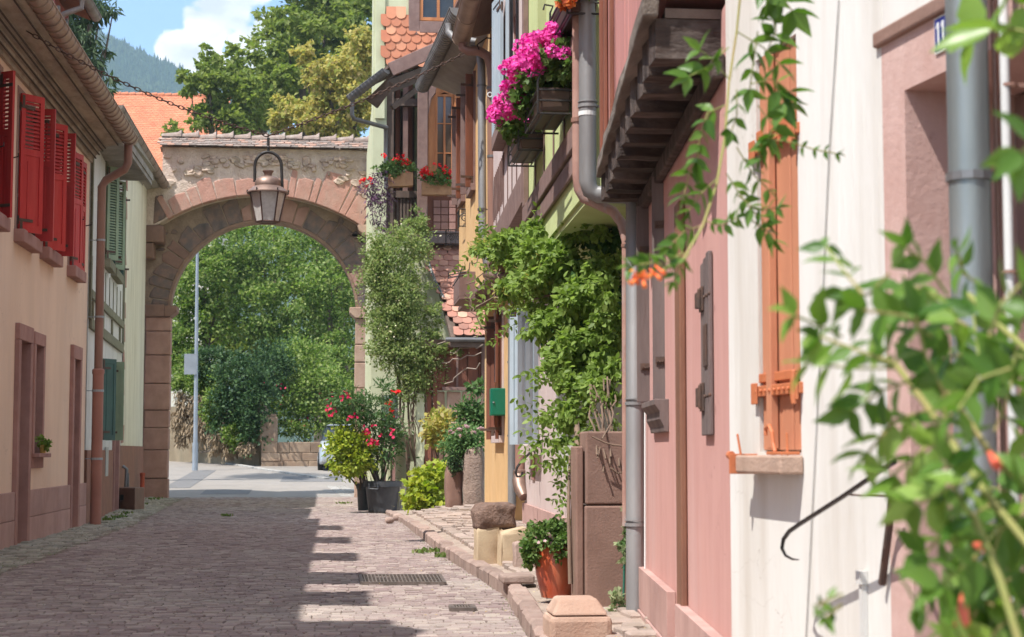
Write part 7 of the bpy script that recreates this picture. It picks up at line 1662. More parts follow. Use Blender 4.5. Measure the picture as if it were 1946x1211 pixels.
# plinth
mb = MB(); zp = .41; a = 0.0
while a < pa(1281): b = min(a + .24, pa(1281)); mb.wbox(PW, a + .003, b - .003, .15, zp, .002, .05); a = b
mb.wbox(PW, 0, pa(1281), -.05, .145, .002, .06)
a = pa(1299); e = PW.len
while a < e: b = min(a + .34, e); mb.wbox(PW, a + .003, b - .003, .13, zp - .02, .002, .055); a = b
mb.wbox(PW, pa(1299), e, -.05, .125, .002, .065)
obj('plinth', mb, plinths, ph_, bevel=.012)
# brown door post
mb = MB(); zt = PW.z(1292, 395); mb.wbox(PW, pa(1291), pa(1295), .12, zt, .002, .024); mb.wbox(PW, pa(1295) + .004, pa(1304), .12, zt, .002, .035); obj('door_post', mb, mat('brown_door_wood', (.24, .115, .07), (.18, .085, .055), 8, .65, .3, stretch=(1, 1, .2)), ph_, bevel=.008)
mb = MB(); mb.wbox(PW, pa(1281), pa(1299), -.05, .115, .003, .16); obj('door_step', mb, sandp, ph_, bevel=.015)
# grey brown shutters of the far window
def plank(root, name, o, u, n, wd, z0, z1, m, slope=.0, hooks=True, th=.035):
    o = Vector((o[0], o[1], 0)); u = Vector(u).normalized(); n = Vector(n).normalized(); Zv = Vector((0, 0, 1)); mb = MB(); k = max(1, round(wd / .13))
    for i in range(k):
        a0, a1 = wd * i / k, wd * (i + 1) / k - .004; P_ = lambda a, t, z: o + u * a + n * t + Zv * z
        zt0, zt1 = z1 - slope * a0, z1 - slope * a1
        mb.hexa([P_(a0, 0, z0), P_(a1, 0, z0), P_(a1, th, z0), P_(a0, th, z0), P_(a0, 0, zt0), P_(a1, 0, zt1), P_(a1, th, zt1), P_(a0, th, zt0)])
    s = obj(name, mb, m, root, bevel=.005); mb = MB()
    for z in (z0 + .22, z1 - .28):
        mb.obox(o, u, n, Zv, -.01, wd * .7, th, th + .008, z - .022, z + .022); mb.tube([o + n * .02 + Zv * (z - .07), o + n * .02 + Zv * (z + .07)], .017, 7)
        for q_ in range(3): c = o + u * (wd * (.15 + .2 * q_)) + n * (th + .008) + Zv * z; mb.tube([c, c + n * .012], .010, 6)
    obj('hinge', mb, rustiron, s); return s
q = W(1236, 600, 10.35); plank(ph_, 'shutter', (q.x, q.y), (-1, .25, 0), (-.25, -1, 0), .088, W(1220, 765, 10.35).z, W(1228, 392, 10.35).z, greywood, slope=-.0)
q = W(1268, 600, 9.35); plank(ph_, 'shutter', (q.x, q.y), (-1, .55, 0), (-.55, -1, 0), .082, W(1255, 760, 9.35).z, W(1262, 335, 9.35).z, greywood)
mb = MB(); a0, a1 = hin[0] - .1, hin[1] + .22; z = hin[2]; mb.sweep([(0, -.16), (.025, -.16), (.03, -.13), (.05, -.09), (.05, -.05), (.08, -.01), (.08, .02), (0, .02)], PW.pt(a0, z, 0), PW.pt(a1, z, 0), PW.n); obj('sill', mb, greywood, ph_, bevel=.004)
mb = MB(); c = W(1231, 762, 10.2); mb.tube([c, c + Vector((.0, 0, -.05)), c + Vector((.06, .1, -.06))], .008, 6); obj('shutter_hook', mb, rustiron, ph_)
# shutter folded flat on the wall
s0, s1 = pa(1341, 650), pa(1357, 650); zs_, ze_s = PW.z(1346, 828), PW.z(1357, 474)
p = PW.pt(s0, 0, .004)
fl_ = MB(); n3 = 3
for i in range(n3): a, b = s0 + (s1 - s0) * i / n3, s0 + (s1 - s0) * (i + 1) / n3 - .004; fl_.wbox(PW, a, b, zs_, ze_s - .05 * (n3 - 1 - i) * .3, .003, .022)
fs_ = obj('folded_shutter', fl_, greywood, ph_, bevel=.005)
mb = MB()
for (ya, yb) in ((545, 592), (728, 782)):
    z0, z1 = PW.z(1345, yb), PW.z(1345, ya); mb.wbox(PW, s0 + .02, s0 + .14, z0, z1, .023, .032); mb.wbox(PW, s0 - .03, s0 + .06, z0 + .02, z1 - .02, .023, .045); mb.tube([PW.pt(s0 + .1, z0 + .01, .038), PW.pt(s0 + .1, z1 - .01, .038)], .010, 7)
    for q_ in range(3): mb.tube([PW.pt(s0 + .18 + .09 * q_, (z0 + z1) / 2, .022), PW.pt(s0 + .18 + .09 * q_, (z0 + z1) / 2, .032)], .010, 6)
mb.wbox(PW, s0 + .14, s1 - .05, PW.z(1345, 700), PW.z(1345, 620), .023, .030)
obj('iron_hinge', mb, rustiron, fs_, bevel=.004)
# jetty
Ys = [10.66, 10.3, 9.9, 9.5, 9.1, 8.7, 8.3, 7.9, 7.5, 7.15, 6.82]
ox = lambda Y: cx(1150, 10.7) + (cx(1246, 6.82) - cx(1150, 10.7)) * (10.7 - Y) / (10.7 - 6.82)
ixw = lambda Y: c1x + (c0x - c1x) * (10.7 - Y) / 4.1 + .02
for k, Y in enumerate(Ys):
    mb = MB(); hh = .17; j = lambda: random.uniform(-.005, .005); n = 7; xs_ = np.linspace(ox(Y) - .005 + j(), ixw(Y) + .25, n); vs = []; 
    for x in xs_: vs += [(x, Y - .075 + j() * .5, zJ + j() * .8), (x, Y + .075 + j() * .5, zJ + j() * .8), (x, Y + .075, zJ + hh), (x, Y - .075 + j() * .3, zJ + hh)]
    fs = [(3, 2, 1, 0), tuple(4 * (n - 1) + i for i in range(4))]
    for i in range(n - 1):
        for q_ in range(4): fs.append((4 * i + q_, 4 * i + (q_ + 1) % 4, 4 * i + 4 + (q_ + 1) % 4, 4 * i + 4 + q_))
    mb.add(vs, fs); obj('joist', mb, oldwood, ph_, bevel=.003)
mb = MB(); zz = zJ + .172
mb.hexa([(ox(10.75) + .045, 10.75, zz), (ox(6.74) + .045, 6.74, zz), (ixw(6.74) + .3, 6.74, zz), (ixw(10.75) + .3, 10.75, zz), (ox(10.75) + .045, 10.75, zz + .04), (ox(6.74) + .045, 6.74, zz + .04), (ixw(6.74) + .3, 6.74, zz + .04), (ixw(10.75) + .3, 10.75, zz + .04)]); obj('floor_boards', mb, darkwood, ph_)
mb = MB(); n = 16; vs = []
for i in range(n + 1):
    Y = 10.8 - (10.8 - 6.7) * i / n; x = ox(Y) - .02; j = lambda: random.uniform(-.012, .012)
    vs += [(x - .03 + j() * .6, Y, zJ + .168 + j() * .5), (x + .035 + j() * .6, Y, zJ + .166), (x + .04, Y, zJ + .255 + j() * .5), (x - .028 + j() * .6, Y, zJ + .26 + j() * .5)]
fs = [(0, 1, 2, 3), tuple(4 * n + i for i in (3, 2, 1, 0))]
for i in range(n):
    for q_ in range(4): fs.append((4 * i + q_, 4 * i + 4 + q_, 4 * i + 4 + (q_ + 1) % 4, 4 * i + (q_ + 1) % 4))
mb.add(vs, fs); obj('sill_beam', mb, beamwood, ph_, bevel=.01)
mb = MB(); mb.hexa([PW.pt(0, zJ - .10, .001), PW.pt(PW.len, zJ - .10, .001), PW.pt(PW.len, zJ - .10, .05), PW.pt(0, zJ - .10, .05), PW.pt(0, zJ - .004, .001), PW.pt(PW.len, zJ - .004, .001), PW.pt(PW.len, zJ - .004, .05), PW.pt(0, zJ - .004, .05)]); obj('wall_plate', mb, oldwood, ph_, bevel=.012)
# pink boarded upper wall
UPW = Wall(ox(10.8), 10.8, ox(6.7), 6.7, toward=(0, 8)); mb = MB(); a = 0.0; pinkboard = mat('pink_painted_boards', (.52, .24, .215), (.46, .205, .185), 5, .8, .4, 60, stretch=(1, 1, .15), island=.07)
while a < UPW.len - .01:
    b = min(UPW.len, a + random.uniform(.16, .24)); mb.wbox(UPW, a + .003, b - .003, zJ + .262, 6.2, -.06, random.uniform(-.004, .006)); a = b
mb.wbox(UPW, .002, UPW.len - .002, zJ + .275, 6.19, -.5, -.062)
obj('board_wall', mb, pinkboard, ph_, bevel=.004)
mb = MB()
for a in (.14, .62, 1.3): mb.wbox(UPW, a, a + .10, zJ + .262, 6.2, .007, .03)
obj('board_stud', mb, redwood, ph_, bevel=.005)
mb = MB(); mb.prism([(ox(10.8) - .4, 10.85, 6.1), (ox(10.8) + 3.2, 10.85, 9.0), (ox(10.8) + 3.2, 10.85, 8.85), (ox(10.8) - .4, 10.85, 5.98)], (0, -6.3, 0)); obj('roof', mb, roofbrown, ph_)
# paired downpipes at the corner
gp = thing('grey_downpipe', 'thick zinc downpipe stepping back under the jetty to the street, in front of the pink corner', 'downpipe', Vector((cx(1207, 10.75), 10.75, .1)))
gp['label'] = 'thick zinc downpipe that steps back under the jetty at the pink corner'
r_ = 17 / PPM(11.0); mb = MB(); mb.tube([W(1116, -60, 11), W(1117, 345, 11), W(1122, 362, 11), W(1137, 370, 11), W(1185, 370, 10.9), W(1200, 374, 10.85), W(1206, 388, 10.8), W(1207, 1205, 10.7)], r_, 18); obj('pipe', mb, zinc, gp, smooth=50)
mb = MB()
for (x_, y_, Y_) in ((1117, 205, 11), (1117, 8, 11), (1206, 470, 10.8), (1207, 1000, 10.72), (1207, 770, 10.75)): c = W(x_, y_, Y_); clamp_ring(mb, c, r_, .02, (.12, 0, 0)); clamp_ring(mb, c + Vector((0, 0, .035)), r_, .008)
obj('pipe_clamp', mb, zinc, gp, smooth=40)
mb = MB(); z0, z1 = W(1116, 221, 11).z, W(1116, 213, 11).z; c = W(1116, 221, 11); mb.lathe(c, [(r_ + .001, 0), (r_ + .002, 0), (r_ + .002, z1 - z0), (r_ + .001, z1 - z0)], 18); obj('paper_band', mb, enamelw, gp)
rp_ = thing('rose_downpipe', 'thin flaking rose brown downpipe curving under the jetty behind the thick zinc one', 'downpipe', Vector((cx(1182, 11.0), 11.05, .9)))
rp_['label'] = 'flaking rose brown downpipe behind the thick zinc one under the jetty'
mb = MB(); r2 = 11 / PPM(11.1); pts = [W(1098, -60, 11.12), W(1098, 330, 11.12), W(1101, 360, 11.12), W(1110, 376, 11.12), W(1135, 388, 11.1), W(1165, 402, 11.05), W(1182, 425, 11.02), W(1188, 460, 11.0), W(1189, 1000, 10.98)]; mb.tube(pts, [r2] * 4 + [r2 * .9] * 3 + [r2 * .6] * 2, 14); obj('pipe', mb, mat('flaking_rose_paint', (.42, .25, .20), (.34, .19, .155), 6, .6, .2, stain=(.40, .38, .36), sscale=7, samt=.8), rp_, smooth=50)
mb = MB(); c = W(1098, 233, 11.12); clamp_ring(mb, c, r2, .03, (.1, 0, 0)); c = W(1189, 470, 11.0); clamp_ring(mb, c, r2 * .6, .02, (.1, 0, 0)); obj('pipe_clamp', mb, brownpipe, rp_)
mb = MB(); mb.tube([W(1226, 765, 10.5), W(1226, 1190, 10.5)], .007, 6); tag(obj('thin_cable', mb, enamelw), 'thin pale cable running down beside the zinc downpipe at the pink corner', 'cable')

# ---- white house with the orange shutter
wh_ = thing('white_house', 'white plastered house with a closed orange shutter', 'house', (2.6, 5.8, 0))
wa = lambda px, py=600: WW.a(px, py)
s0, s1 = wa(1442), wa(1519); zs0_, zs1_ = WW.z(1480, 858), WW.z(1512, 66)
mb = MB(); wall_holes(mb, WW, 0, WW.len, -.05, 5.2, [(s0, s1, zs0_, zs1_)], .12, .7); obj('wall', mb, whitep, wh_)
mb = MB(); n = 4
for i in range(n): a, b = s0 + (s1 - s0) * i / n, s0 + (s1 - s0) * (i + 1) / n; mb.wbox(WW, a + .002, b - .002, zs0_ + .004, zs1_ - .004, -.05, -.012 - .004 * (i % 2))
m_ = (s0 * .66 + s1 * .34)
sh_ = obj('shutter', mb, orangepaint, wh_, bevel=.004)
mb = MB(); mb.wbox(WW, m_ - .02, m_ + .03, zs0_ + .01, zs1_ - .01, -.011, .02); obj('cover_strip', mb, orangepaint, sh_, bevel=.004)
for (yA, yB, yC) in ((752, 728, 1475), (292, 232, 1475)):
    z = WW.z(1480, (yA + yB) / 2); mb = MB(); d1 = .004
    mb.wbox(WW, s0 - .03, s1 + .03, z - .022, z + .018, -.011, d1 + .012); mb.wbox(WW, s0 - .035, s0 + .03, z - .05, z + .03, d1 + .013, d1 + .020); mb.wbox(WW, s1 - .03, s1 + .03, z - .045, z + .05, d1 + .013, d1 + .024)
    mb.wbox(WW, s0 + .0, s1 - .0, z + .031, z + .065, -.011, .004)
    for k in range(9): a = s0 + .02 + (s1 - s0 - .04) * k / 8; mb.tube([WW.pt(a, z - .002, d1 + .012), WW.pt(a, z - .002, d1 + .022)], .008, 7)
    mb.tube([WW.pt(s1 + .015, z - .06, .03), WW.pt(s1 + .015, z + .06, .03)], .010, 8)
    obj('strap_hinge', mb, orangeiron, sh_, bevel=.003)
zs_t = WW.z(1480, 866, .1); zs_b = WW.z(1480, 902, .1)
mb = MB(); a0_ = WW.a(1408, 880, .13); a1_ = WW.a(1531, 880, .13); mb.wbox(WW, s0 - .03, s1 + .03, zs_b, zs_t, .001, .09); sl_o = obj('sill', mb, sandp, wh_, bevel=.008)
mb = MB()
for a in (s0 - .045,):
    mb.wbox(WW, a, a + .012, zs_b - .005, zs_t + .005, .0, .11)
    mb.tube([WW.pt(a + .006, zs_t, .10), WW.pt(a - .02, zs_t, .10)], .016, 10)
c = WW.pt(s1 - .10, zs_t + .012, .06); mb.tube([c, c + Vector((0, 0, .03)) - WW.u * .02, c + Vector((0, 0, .07)) - WW.u * .03, c + Vector((0, 0, .095)) - WW.u * .06, c + Vector((0, 0, .085)) - WW.u * .10, c + Vector((0, 0, .06)) - WW.u * .10], .008, 7)
mb.wbox(WW, s1 - .14, s1 + .02, zs_t + .002, zs_t + .014, .01, .08); mb.tube([WW.pt(s1 - .0, zs_t, .05), WW.pt(s1 - .005, zs_t + .08, .05)], .005, 6); mb.tube([WW.pt(s0 - .02, zs_t, .07), WW.pt(s0 - .03, zs_t + .08, .08)], .005, 6)
obj('shutter_catch', mb, orangeiron, sl_o, bevel=.002)
mb = MB(); mb.tube([WW.pt(wa(1597, 0), WW.z(1597, 0), .006), WW.pt(wa(1578, 300), WW.z(1578, 300), .006), WW.pt(wa(1560, 700), WW.z(1560, 700), .006), WW.pt(wa(1545, 1000), WW.z(1545, 1000), .006), WW.pt(wa(1530, 1300), WW.z(1530, 1300), .006)], .0028, 5); obj('wall_cable', mb, greywhite, wh_)
mb = MB(); a = wa(1646, 1100); mb.wbox(WW, a - .012, a + .012, -.05, WW.z(1646, 1110), .001, .02); mb.wbox(WW, a - .018, a + .018, WW.z(1646, 1110), WW.z(1646, 1085), .001, .028); obj('cable_cover', mb, pvc, wh_)
mb = MB(); mb.prism([(1.9, 6.7, 5.19), (4.9, 6.7, 8.0), (4.9, 6.7, 5.19)], (0, -5, 0)); obj('roof', mb, roofbrown, wh_)
# handrail
hr = thing('handrail', 'dark round iron handrail with a hooked end in front of the white wall', 'handrail', WW.pt(wa(1600), 0, .14))
d_ = .14; hp = lambda px, py, d=d_: WW.pt(*WW.hit(px, py, d), d)
mb = MB(); pts = [hp(1700, 878), hp(1676, 893), hp(1600, 945), hp(1520, 996), hp(1500, 1010), hp(1489, 1025), hp(1486, 1042), hp(1493, 1056), hp(1506, 1063), hp(1518, 1064)]; mb.tube(pts, [.008] * 5 + [.007, .0065, .005, .004, .002], 10); obj('rail', mb, mat('polished_black_iron', (.03, .03, .033), (.05, .045, .042), 30, .25, .15, 40, metal=.7), hr, smooth=60)
mb = MB(); mb.tube([hp(1612, 940), hp(1640, 942, .1), hp(1684, 943, .02)], .0035, 6); mb.tube([hp(1694, 950, .05), hp(1690, 1000, .03), hp(1676, 1110, .02)], .012, 6); obj('rail_bracket', mb, rustiron, hr)

# ---- doorway at the right edge
dw_ = thing('doorway', 'pinkish stone doorway surround with recessed entrance at the right edge', 'doorway', DW.pt(.3, 0, 0))
da = lambda px, py=400: DW.a(px, py)
surr = mat('flaking_rose_render', (.46, .29, .25), (.51, .335, .295), 5, .92, .5, 45, stain=(.58, .42, .38), sscale=4, samt=.7, wear=((.36, .21, .185), 14, .64), bdist=.006)
o0 = da(1724); zo = DW.z(1724, 172); zt_s = DW.z(1692, 62)
mb = MB(); wall_holes(mb, DW, .0, DW.len + 1.2, -.05, zt_s, [(o0, DW.len + .95, .0, zo)], .42, .7); obj('surround', mb, surr, dw_)
mb = MB(); mb.wbox(DW, o0 + .01, DW.len + .9, .0, zo - .004, -.415, -.36); obj('door', mb, mauvewood, dw_)
mb = MB(); mb.hexa([DW.pt(-.03, zt_s - .03, -.02), DW.pt(DW.len + 1.2, zt_s - .03, -.02), DW.pt(DW.len + 1.2, zt_s - .03, .018), DW.pt(-.03, zt_s - .03, .018), DW.pt(-.03, zt_s + .02, -.02), DW.pt(DW.len + 1.2, zt_s + .02, -.02), DW.pt(DW.len + 1.2, zt_s + .02, .018), DW.pt(-.03, zt_s + .02, .018)]); obj('top_moulding', mb, browncut, dw_, bevel=.008)
mb = MB(); mb.wbox(DW, 0, DW.len + 1.2, zt_s + .021, 5.2, -.7, -.003); mb.wbox(DW, DW.len + 1.2, DW.len + 4.5, -.05, 5.2, -.7, .0); obj('wall_above', mb, whitep, dw_)
# number plate: white 11 on blue
npl = thing('house_number', 'small blue enamel plate with white numerals 11 above the doorway', 'number plate', DW.pt(da(1788, 70), DW.z(1788, 70), .01))
n0, n1 = da(1779, 70), da(1779, 70) + .10; nz0, nz1 = DW.z(1785, 103), DW.z(1785, 33)
mb = MB(); mb.wbox(DW, n0, n1, nz0, nz1, .001, .006); pl_ = obj('plate', mb, enamelw, npl, bevel=.002)
mb = MB(); mb.wbox(DW, n0 + .006, n1 - .006, nz0 + .006, nz1 - .006, .0062, .0072); obj('blue_field', mb, enamelb, pl_)
for k in range(2):
    mb = MB(); a = n0 + .024 + k * .03; mb.wbox(DW, a, a + .010, nz0 + .018, nz1 - .018, .0074, .0084); mb.prism([DW.pt(a, nz1 - .018, .0074), DW.pt(a - .009, nz1 - .030, .0074), DW.pt(a - .009, nz1 - .036, .0074), DW.pt(a, nz1 - .027, .0074)], DW.n * .001); obj('numeral', mb, enamelw, pl_)
# big zinc pipe and thin white pipe in front
q = lambda px, py, d: DW.pt(*DW.hit(px, py, d), d)
zp_ = thing('zinc_downpipe', 'broad zinc downpipe close to the camera beside the doorway', 'downpipe', DW.pt(da(1846), 0, .1))
mb = MB(); pp_ = q(1846, 500, .13); Yp_ = pp_.y; rad_ = 41 / PPM(Yp_); c = W(1846, 500, Yp_); mb.tube([(c.x, Yp_, 4.8), (c.x, Yp_, 0)], rad_, 28); obj('pipe', mb, mat('blue_grey_zinc', (.27, .295, .295), (.21, .235, .235), 3, .5, .1, 30, metal=.6, stain=(.38, .40, .39), sscale=2.5, samt=.6, stretch=(1, 1, .3)), zp_, smooth=50)
mb = MB(); clamp_ring(mb, (c.x, Yp_, W(1846, 345, Yp_).z), rad_, .022, (.12, 0, 0)); obj('pipe_clamp', mb, zincd, zp_)
wp = thing('white_pipe', 'thin white service pipe right of the broad zinc downpipe', 'pipe', DW.pt(da(1918), 0, .05))
mb = MB(); Yw_ = q(1918, 500, .05).y; c = W(1918, 500, Yw_); mb.tube([(c.x, Yw_, 4.2), (c.x, Yw_, 0)], .013, 10); obj('pipe', mb, pvc, wp, smooth=50)
mb = MB(); c2 = W(1899, 500, Yw_ + .05); mb.tube([(c2.x, Yw_ + .05, 4.2), (c2.x, Yw_ + .05, 0)], .008, 8); obj('cable', mb, brownpipe, wp)
mb = MB(); 
for y_ in (165, 520): clamp_ring(mb, W(1918, y_, Yw_), .014, .008, (.08, 0, 0))
obj('pipe_clamp', mb, brownpipe, wp)

# ================================================================== LAMP ON ITS CHAIN
lm_Y = 20.2; lt_ = W(510, 292, lm_Y); s_ = 1 / PPM(lm_Y)
lamp = thing('hanging_lantern', 'copper street lantern hanging over the street on a chain', 'lantern', lt_ - Vector((0, 0, .85)))
lc_ = Vector((lt_.x, lm_Y, 0)); Lz = lambda py: W(510, py, lm_Y).z
mb = MB(); ya, yb = Lz(366), Lz(422); h1_, h2_ = 34 * s_, 22 * s_; n = 6
R6 = lambda r_, z, off=math.pi / 6: [Vector((lc_.x + math.cos(off + 2 * math.pi * k / n) * r_, lm_Y + math.sin(off + 2 * math.pi * k / n) * r_, z)) for k in range(n)]
T_, B_ = R6(h1_, ya, .12), R6(h2_, yb, .12)
for k in range(n): mb.tube([T_[k], B_[k]], .010, 6); mb.tube([T_[k], T_[(k + 1) % n]], .011, 6); mb.tube([B_[k], B_[(k + 1) % n]], .010, 6)
fr_ = obj('frame', mb, mat('dark_copper_frame', (.16, .10, .085), (.11, .075, .065), 8, .5, .1, metal=.7), lamp)
for k in range(n):
    mb = MB(); a, b, c_, d_ = T_[k], T_[(k + 1) % n], B_[(k + 1) % n], B_[k]; nn = ((a + b + c_ + d_) / 4 - Vector((lc_.x, lm_Y, (ya + yb) / 2))).normalized() * -.006
    mb.hexa([a + nn, b + nn, b + nn * 2, a + nn * 2, d_ + nn, c_ + nn, c_ + nn * 2, d_ + nn * 2]); obj('glass_pane', mb, lampwhite, fr_)
mb = MB(); cc = Vector((lc_.x, lm_Y, 0)); mb.lathe(cc, [(40 * s_, Lz(368)), (40 * s_, Lz(366)), (33 * s_, Lz(360)), (28 * s_, Lz(356)), (25 * s_, Lz(354.5)), (25.5 * s_, Lz(352)), (24 * s_, Lz(344)), (18 * s_, Lz(338)), (10 * s_, Lz(335.5)), (7 * s_, Lz(335)), (7.5 * s_, Lz(330)), (10.5 * s_, Lz(326)), (10.5 * s_, Lz(324.5)), (0, Lz(323.5))], 32); mb.lathe(cc, [(0, Lz(366.5)), (39 * s_, Lz(367.5))], 24); obj('copper_hood', mb, copper, lamp, smooth=35)
mb = MB(); 
for k in range(6): a = 2 * math.pi * k / 6; c = Vector((lc_.x + math.cos(a) * 39 * s_, lm_Y + math.sin(a) * 39 * s_, Lz(366))); mb.tube([c, c + Vector((0, 0, .03))], .009, 6)
obj('finial', mb, iron, lamp)
mb = MB(); pts = []
for k in range(17): a = math.pi * k / 16; pts.append(Vector((lc_.x + math.cos(a) * 25 * s_, lm_Y, Lz(316) + math.sin(a) * 27 * s_)))
pts = [Vector((lc_.x + 27 * s_, lm_Y, Lz(358)))] + pts + [Vector((lc_.x - 25 * s_, lm_Y, Lz(346)))]; mb.tube(pts, .019, 10); mb.tube([W(510, 289, lm_Y), W(510, 262, lm_Y)], .016, 8); mb.lathe(W(510, 282, lm_Y), [(.016, 0), (.024, .01), (.016, .03)], 10); obj('hoop', mb, iron, lamp, smooth=50)
# chain: interlocked links
def chain(p, q, sag, name, label):
    p, q = Vector(p), Vector(q); L = (q - p).length; n = int(L / .068); t_ = thing(name, label, 'chain', (p + q) / 2); mb = MB(); prev = None
    C_ = lambda t: p.lerp(q, t) + Vector((0, 0, -sag * 4 * t * (1 - t)))
    for k in range(n):
        a, b = C_(k / n), C_((k + 1) / n); d = (b - a).normalized(); m_ = (a + b) / 2; s = d.cross(Vector((0, 1, 0))).normalized(); f = d.cross(s)
        w_ = s if k % 2 else f; pts = []
        for z in range(9): an = 2 * math.pi * z / 8; pts.append(m_ + d * math.cos(an) * .046 + w_ * math.sin(an) * .019)
        mb.tube(pts, .0065, 5, caps=False)
    obj('links', mb, rustiron, t_); return t_
c0p = W(52, 60, 19.2); cm = W(510, 258, lm_Y); c1p = W(880, 103, 21.1)
chain(c0p, cm, .12, 'lamp_chain', 'rusty chain running from the left eave to the lantern'); chain(cm, c1p, .05, 'lamp_chain', 'rusty chain running from the lantern up to the right hand eave')
# ================================================================== FOREGROUND CREEPERS
tv_ = thing('trumpet_vine', 'leafy trumpet vine shoot hanging in front of the pink and white houses', 'trumpet vine', W(1400, -60, 4.4))
T_POINT = (np.array([(0, 0, 0), (-.20, .18, .05), (-.27, .42, .06), (-.15, .74, .02), (0, 1.08, -.12), (.15, .74, .02), (.27, .42, .06), (.20, .18, .05), (0, .4, -.03), (0, .75, -.04)], float),
           [(0, 8, 1), (1, 8, 2), (2, 8, 9, 3), (3, 9, 4), (0, 7, 8), (7, 6, 8), (6, 5, 9, 8), (5, 4, 9)])
P, D, S = [], [], []
def fr2(pts, Ys_, n, spx, jit=.15):
    """frond along pixel polyline, spx = leaf length in photo pixels"""
    V_ = [W(x, y, Yk) for (x, y), Yk in zip(pts, Ys_)]; rp_ = resample(V_, n)
    for k in range(1, n + 1):
        c = rp_[k]; d = (rp_[k] - rp_[k - 1]).normalized(); side = d.cross(Vector((.1, -1, 0))).normalized(); s = 1.02 * spx / PPM(c.y)
        for sg in (-1, 1):
            v = d * .6 + side * sg + Vector((random.gauss(0, jit), random.gauss(0, .35), random.gauss(-.38, jit))); P.append(tuple(c)); D.append(tuple(v)); S.append(s * random.uniform(.75, 1.2))
    P.append(tuple(rp_[-1])); D.append(tuple((rp_[-1] - rp_[-2]))); S.append(spx / PPM(rp_[-1].y))
    return V_
stems = MB()
def st(V_, r=.003): stems.tube(V_, r, 6)
main = [(1412, -60), (1400, 60), (1385, 160), (1378, 260), (1362, 350), (1335, 430), (1300, 490), (1250, 520)]
st([W(x, y, Y) for (x, y), Y in zip(main, (4.4, 4.4, 4.3, 4.2, 4.1, 3.9, 3.7, 3.5))], .0035)
F = [([(1385, 90), (1340, 130), (1310, 145)], 3, 42), ([(1385, 150), (1350, 110), (1330, 95)], 2, 40), ([(1440, 60), (1430, 130), (1425, 170)], 3, 46), ([(1400, 60), (1450, 90), (1480, 120)], 3, 50), ([(1450, -40), (1490, 0), (1505, 20)], 3, 62), ([(1440, -40), (1460, 10)], 2, 50),
     ([(1425, 160), (1470, 150), (1500, 175)], 3, 44), ([(1470, 150), (1490, 195)], 2, 55), ([(1440, 200), (1470, 240), (1460, 265)], 3, 42), ([(1378, 200), (1345, 215), (1330, 260), (1325, 300)], 5, 38), ([(1330, 290), (1310, 330), (1300, 370)], 4, 40), ([(1440, 260), (1500, 270), (1550, 285), (1588, 292)], 7, 20), ([(1400, 280), (1430, 330), (1460, 360)], 4, 32),
     ([(1380, 330), (1420, 390), (1455, 425)], 6, 32), ([(1400, 370), (1440, 400), (1475, 395)], 5, 30), ([(1430, 420), (1460, 440), (1470, 455)], 3, 34), ([(1362, 340), (1330, 370), (1310, 400)], 4, 34), ([(1340, 420), (1370, 430), (1400, 415)], 5, 26), ([(1330, 430), (1300, 440), (1270, 470)], 5, 32), ([(1310, 480), (1290, 510), (1280, 535)], 4, 28), ([(1300, 480), (1260, 500), (1230, 500)], 4, 30), ([(1270, 510), (1240, 500), (1200, 505)], 4, 30), ([(1400, 170), (1400, 220), (1390, 250)], 3, 34), ([(1480, 240), (1440, 290), (1445, 300)], 3, 34), ([(1460, 90), (1475, 60), (1470, 40)], 2, 44)]
for pts, n, spx in F:
    V_ = fr2(pts, [4.0 if pts[0][1] < 450 else 3.5] * len(pts), n, spx); st(V_, .0018)
leaf_mesh('leaves', P, D, S, T_POINT, l_fore, tv_, smooth=True)
obj('stem', stems, mat('green_shoot', (.20, .24, .06), (.26, .20, .08)), tv_, smooth=60)
P, D = blob_points([pb(1215, 525, 16, 14, 3.4, .02), pb(1235, 515, 14, 12, 3.4, .02)], 30, .35, .4, 4); leaf_mesh('blossom', P, D, .012, T_PETAL, f_ora, tv_, up=(-.3, -1, .3), smooth=True)
mb = MB()
for (x, y, x2, y2) in ((1225, 515, 1200, 540), (1235, 512, 1255, 530), (1220, 520, 1225, 545), (1245, 505, 1262, 520)): mb.tube([W(x, y, 3.42), W((x + x2) / 2, (y + y2) / 2, 3.4), W(x2, y2, 3.38)], [.002, .003, .005], 8)
obj('trumpet_flower', mb, mat('orange_trumpet', (.75, .13, .04), (.7, .2, .05), 20, .5, 0), tv_, smooth=60)

fg = thing('foreground_creeper', 'out of focus green creeper filling the lower right corner', 'creeper', W(1880, 1300, 2.3))
P, D, S = [], [], []; P2, D2, S2 = [], [], []; stems = MB()
def fgf(pts, Y0, Y1, n, spx, pale=False):
    global P, D, S
    keep = (P, D, S)
    if pale: P, D, S = P2, D2, S2
    Ys_ = [Y0 + (Y1 - Y0) * i / (len(pts) - 1) for i in range(len(pts))]; V_ = fr2(pts, Ys_, n, spx, .25); st(V_, .0022)
    if pale: P, D, S = keep
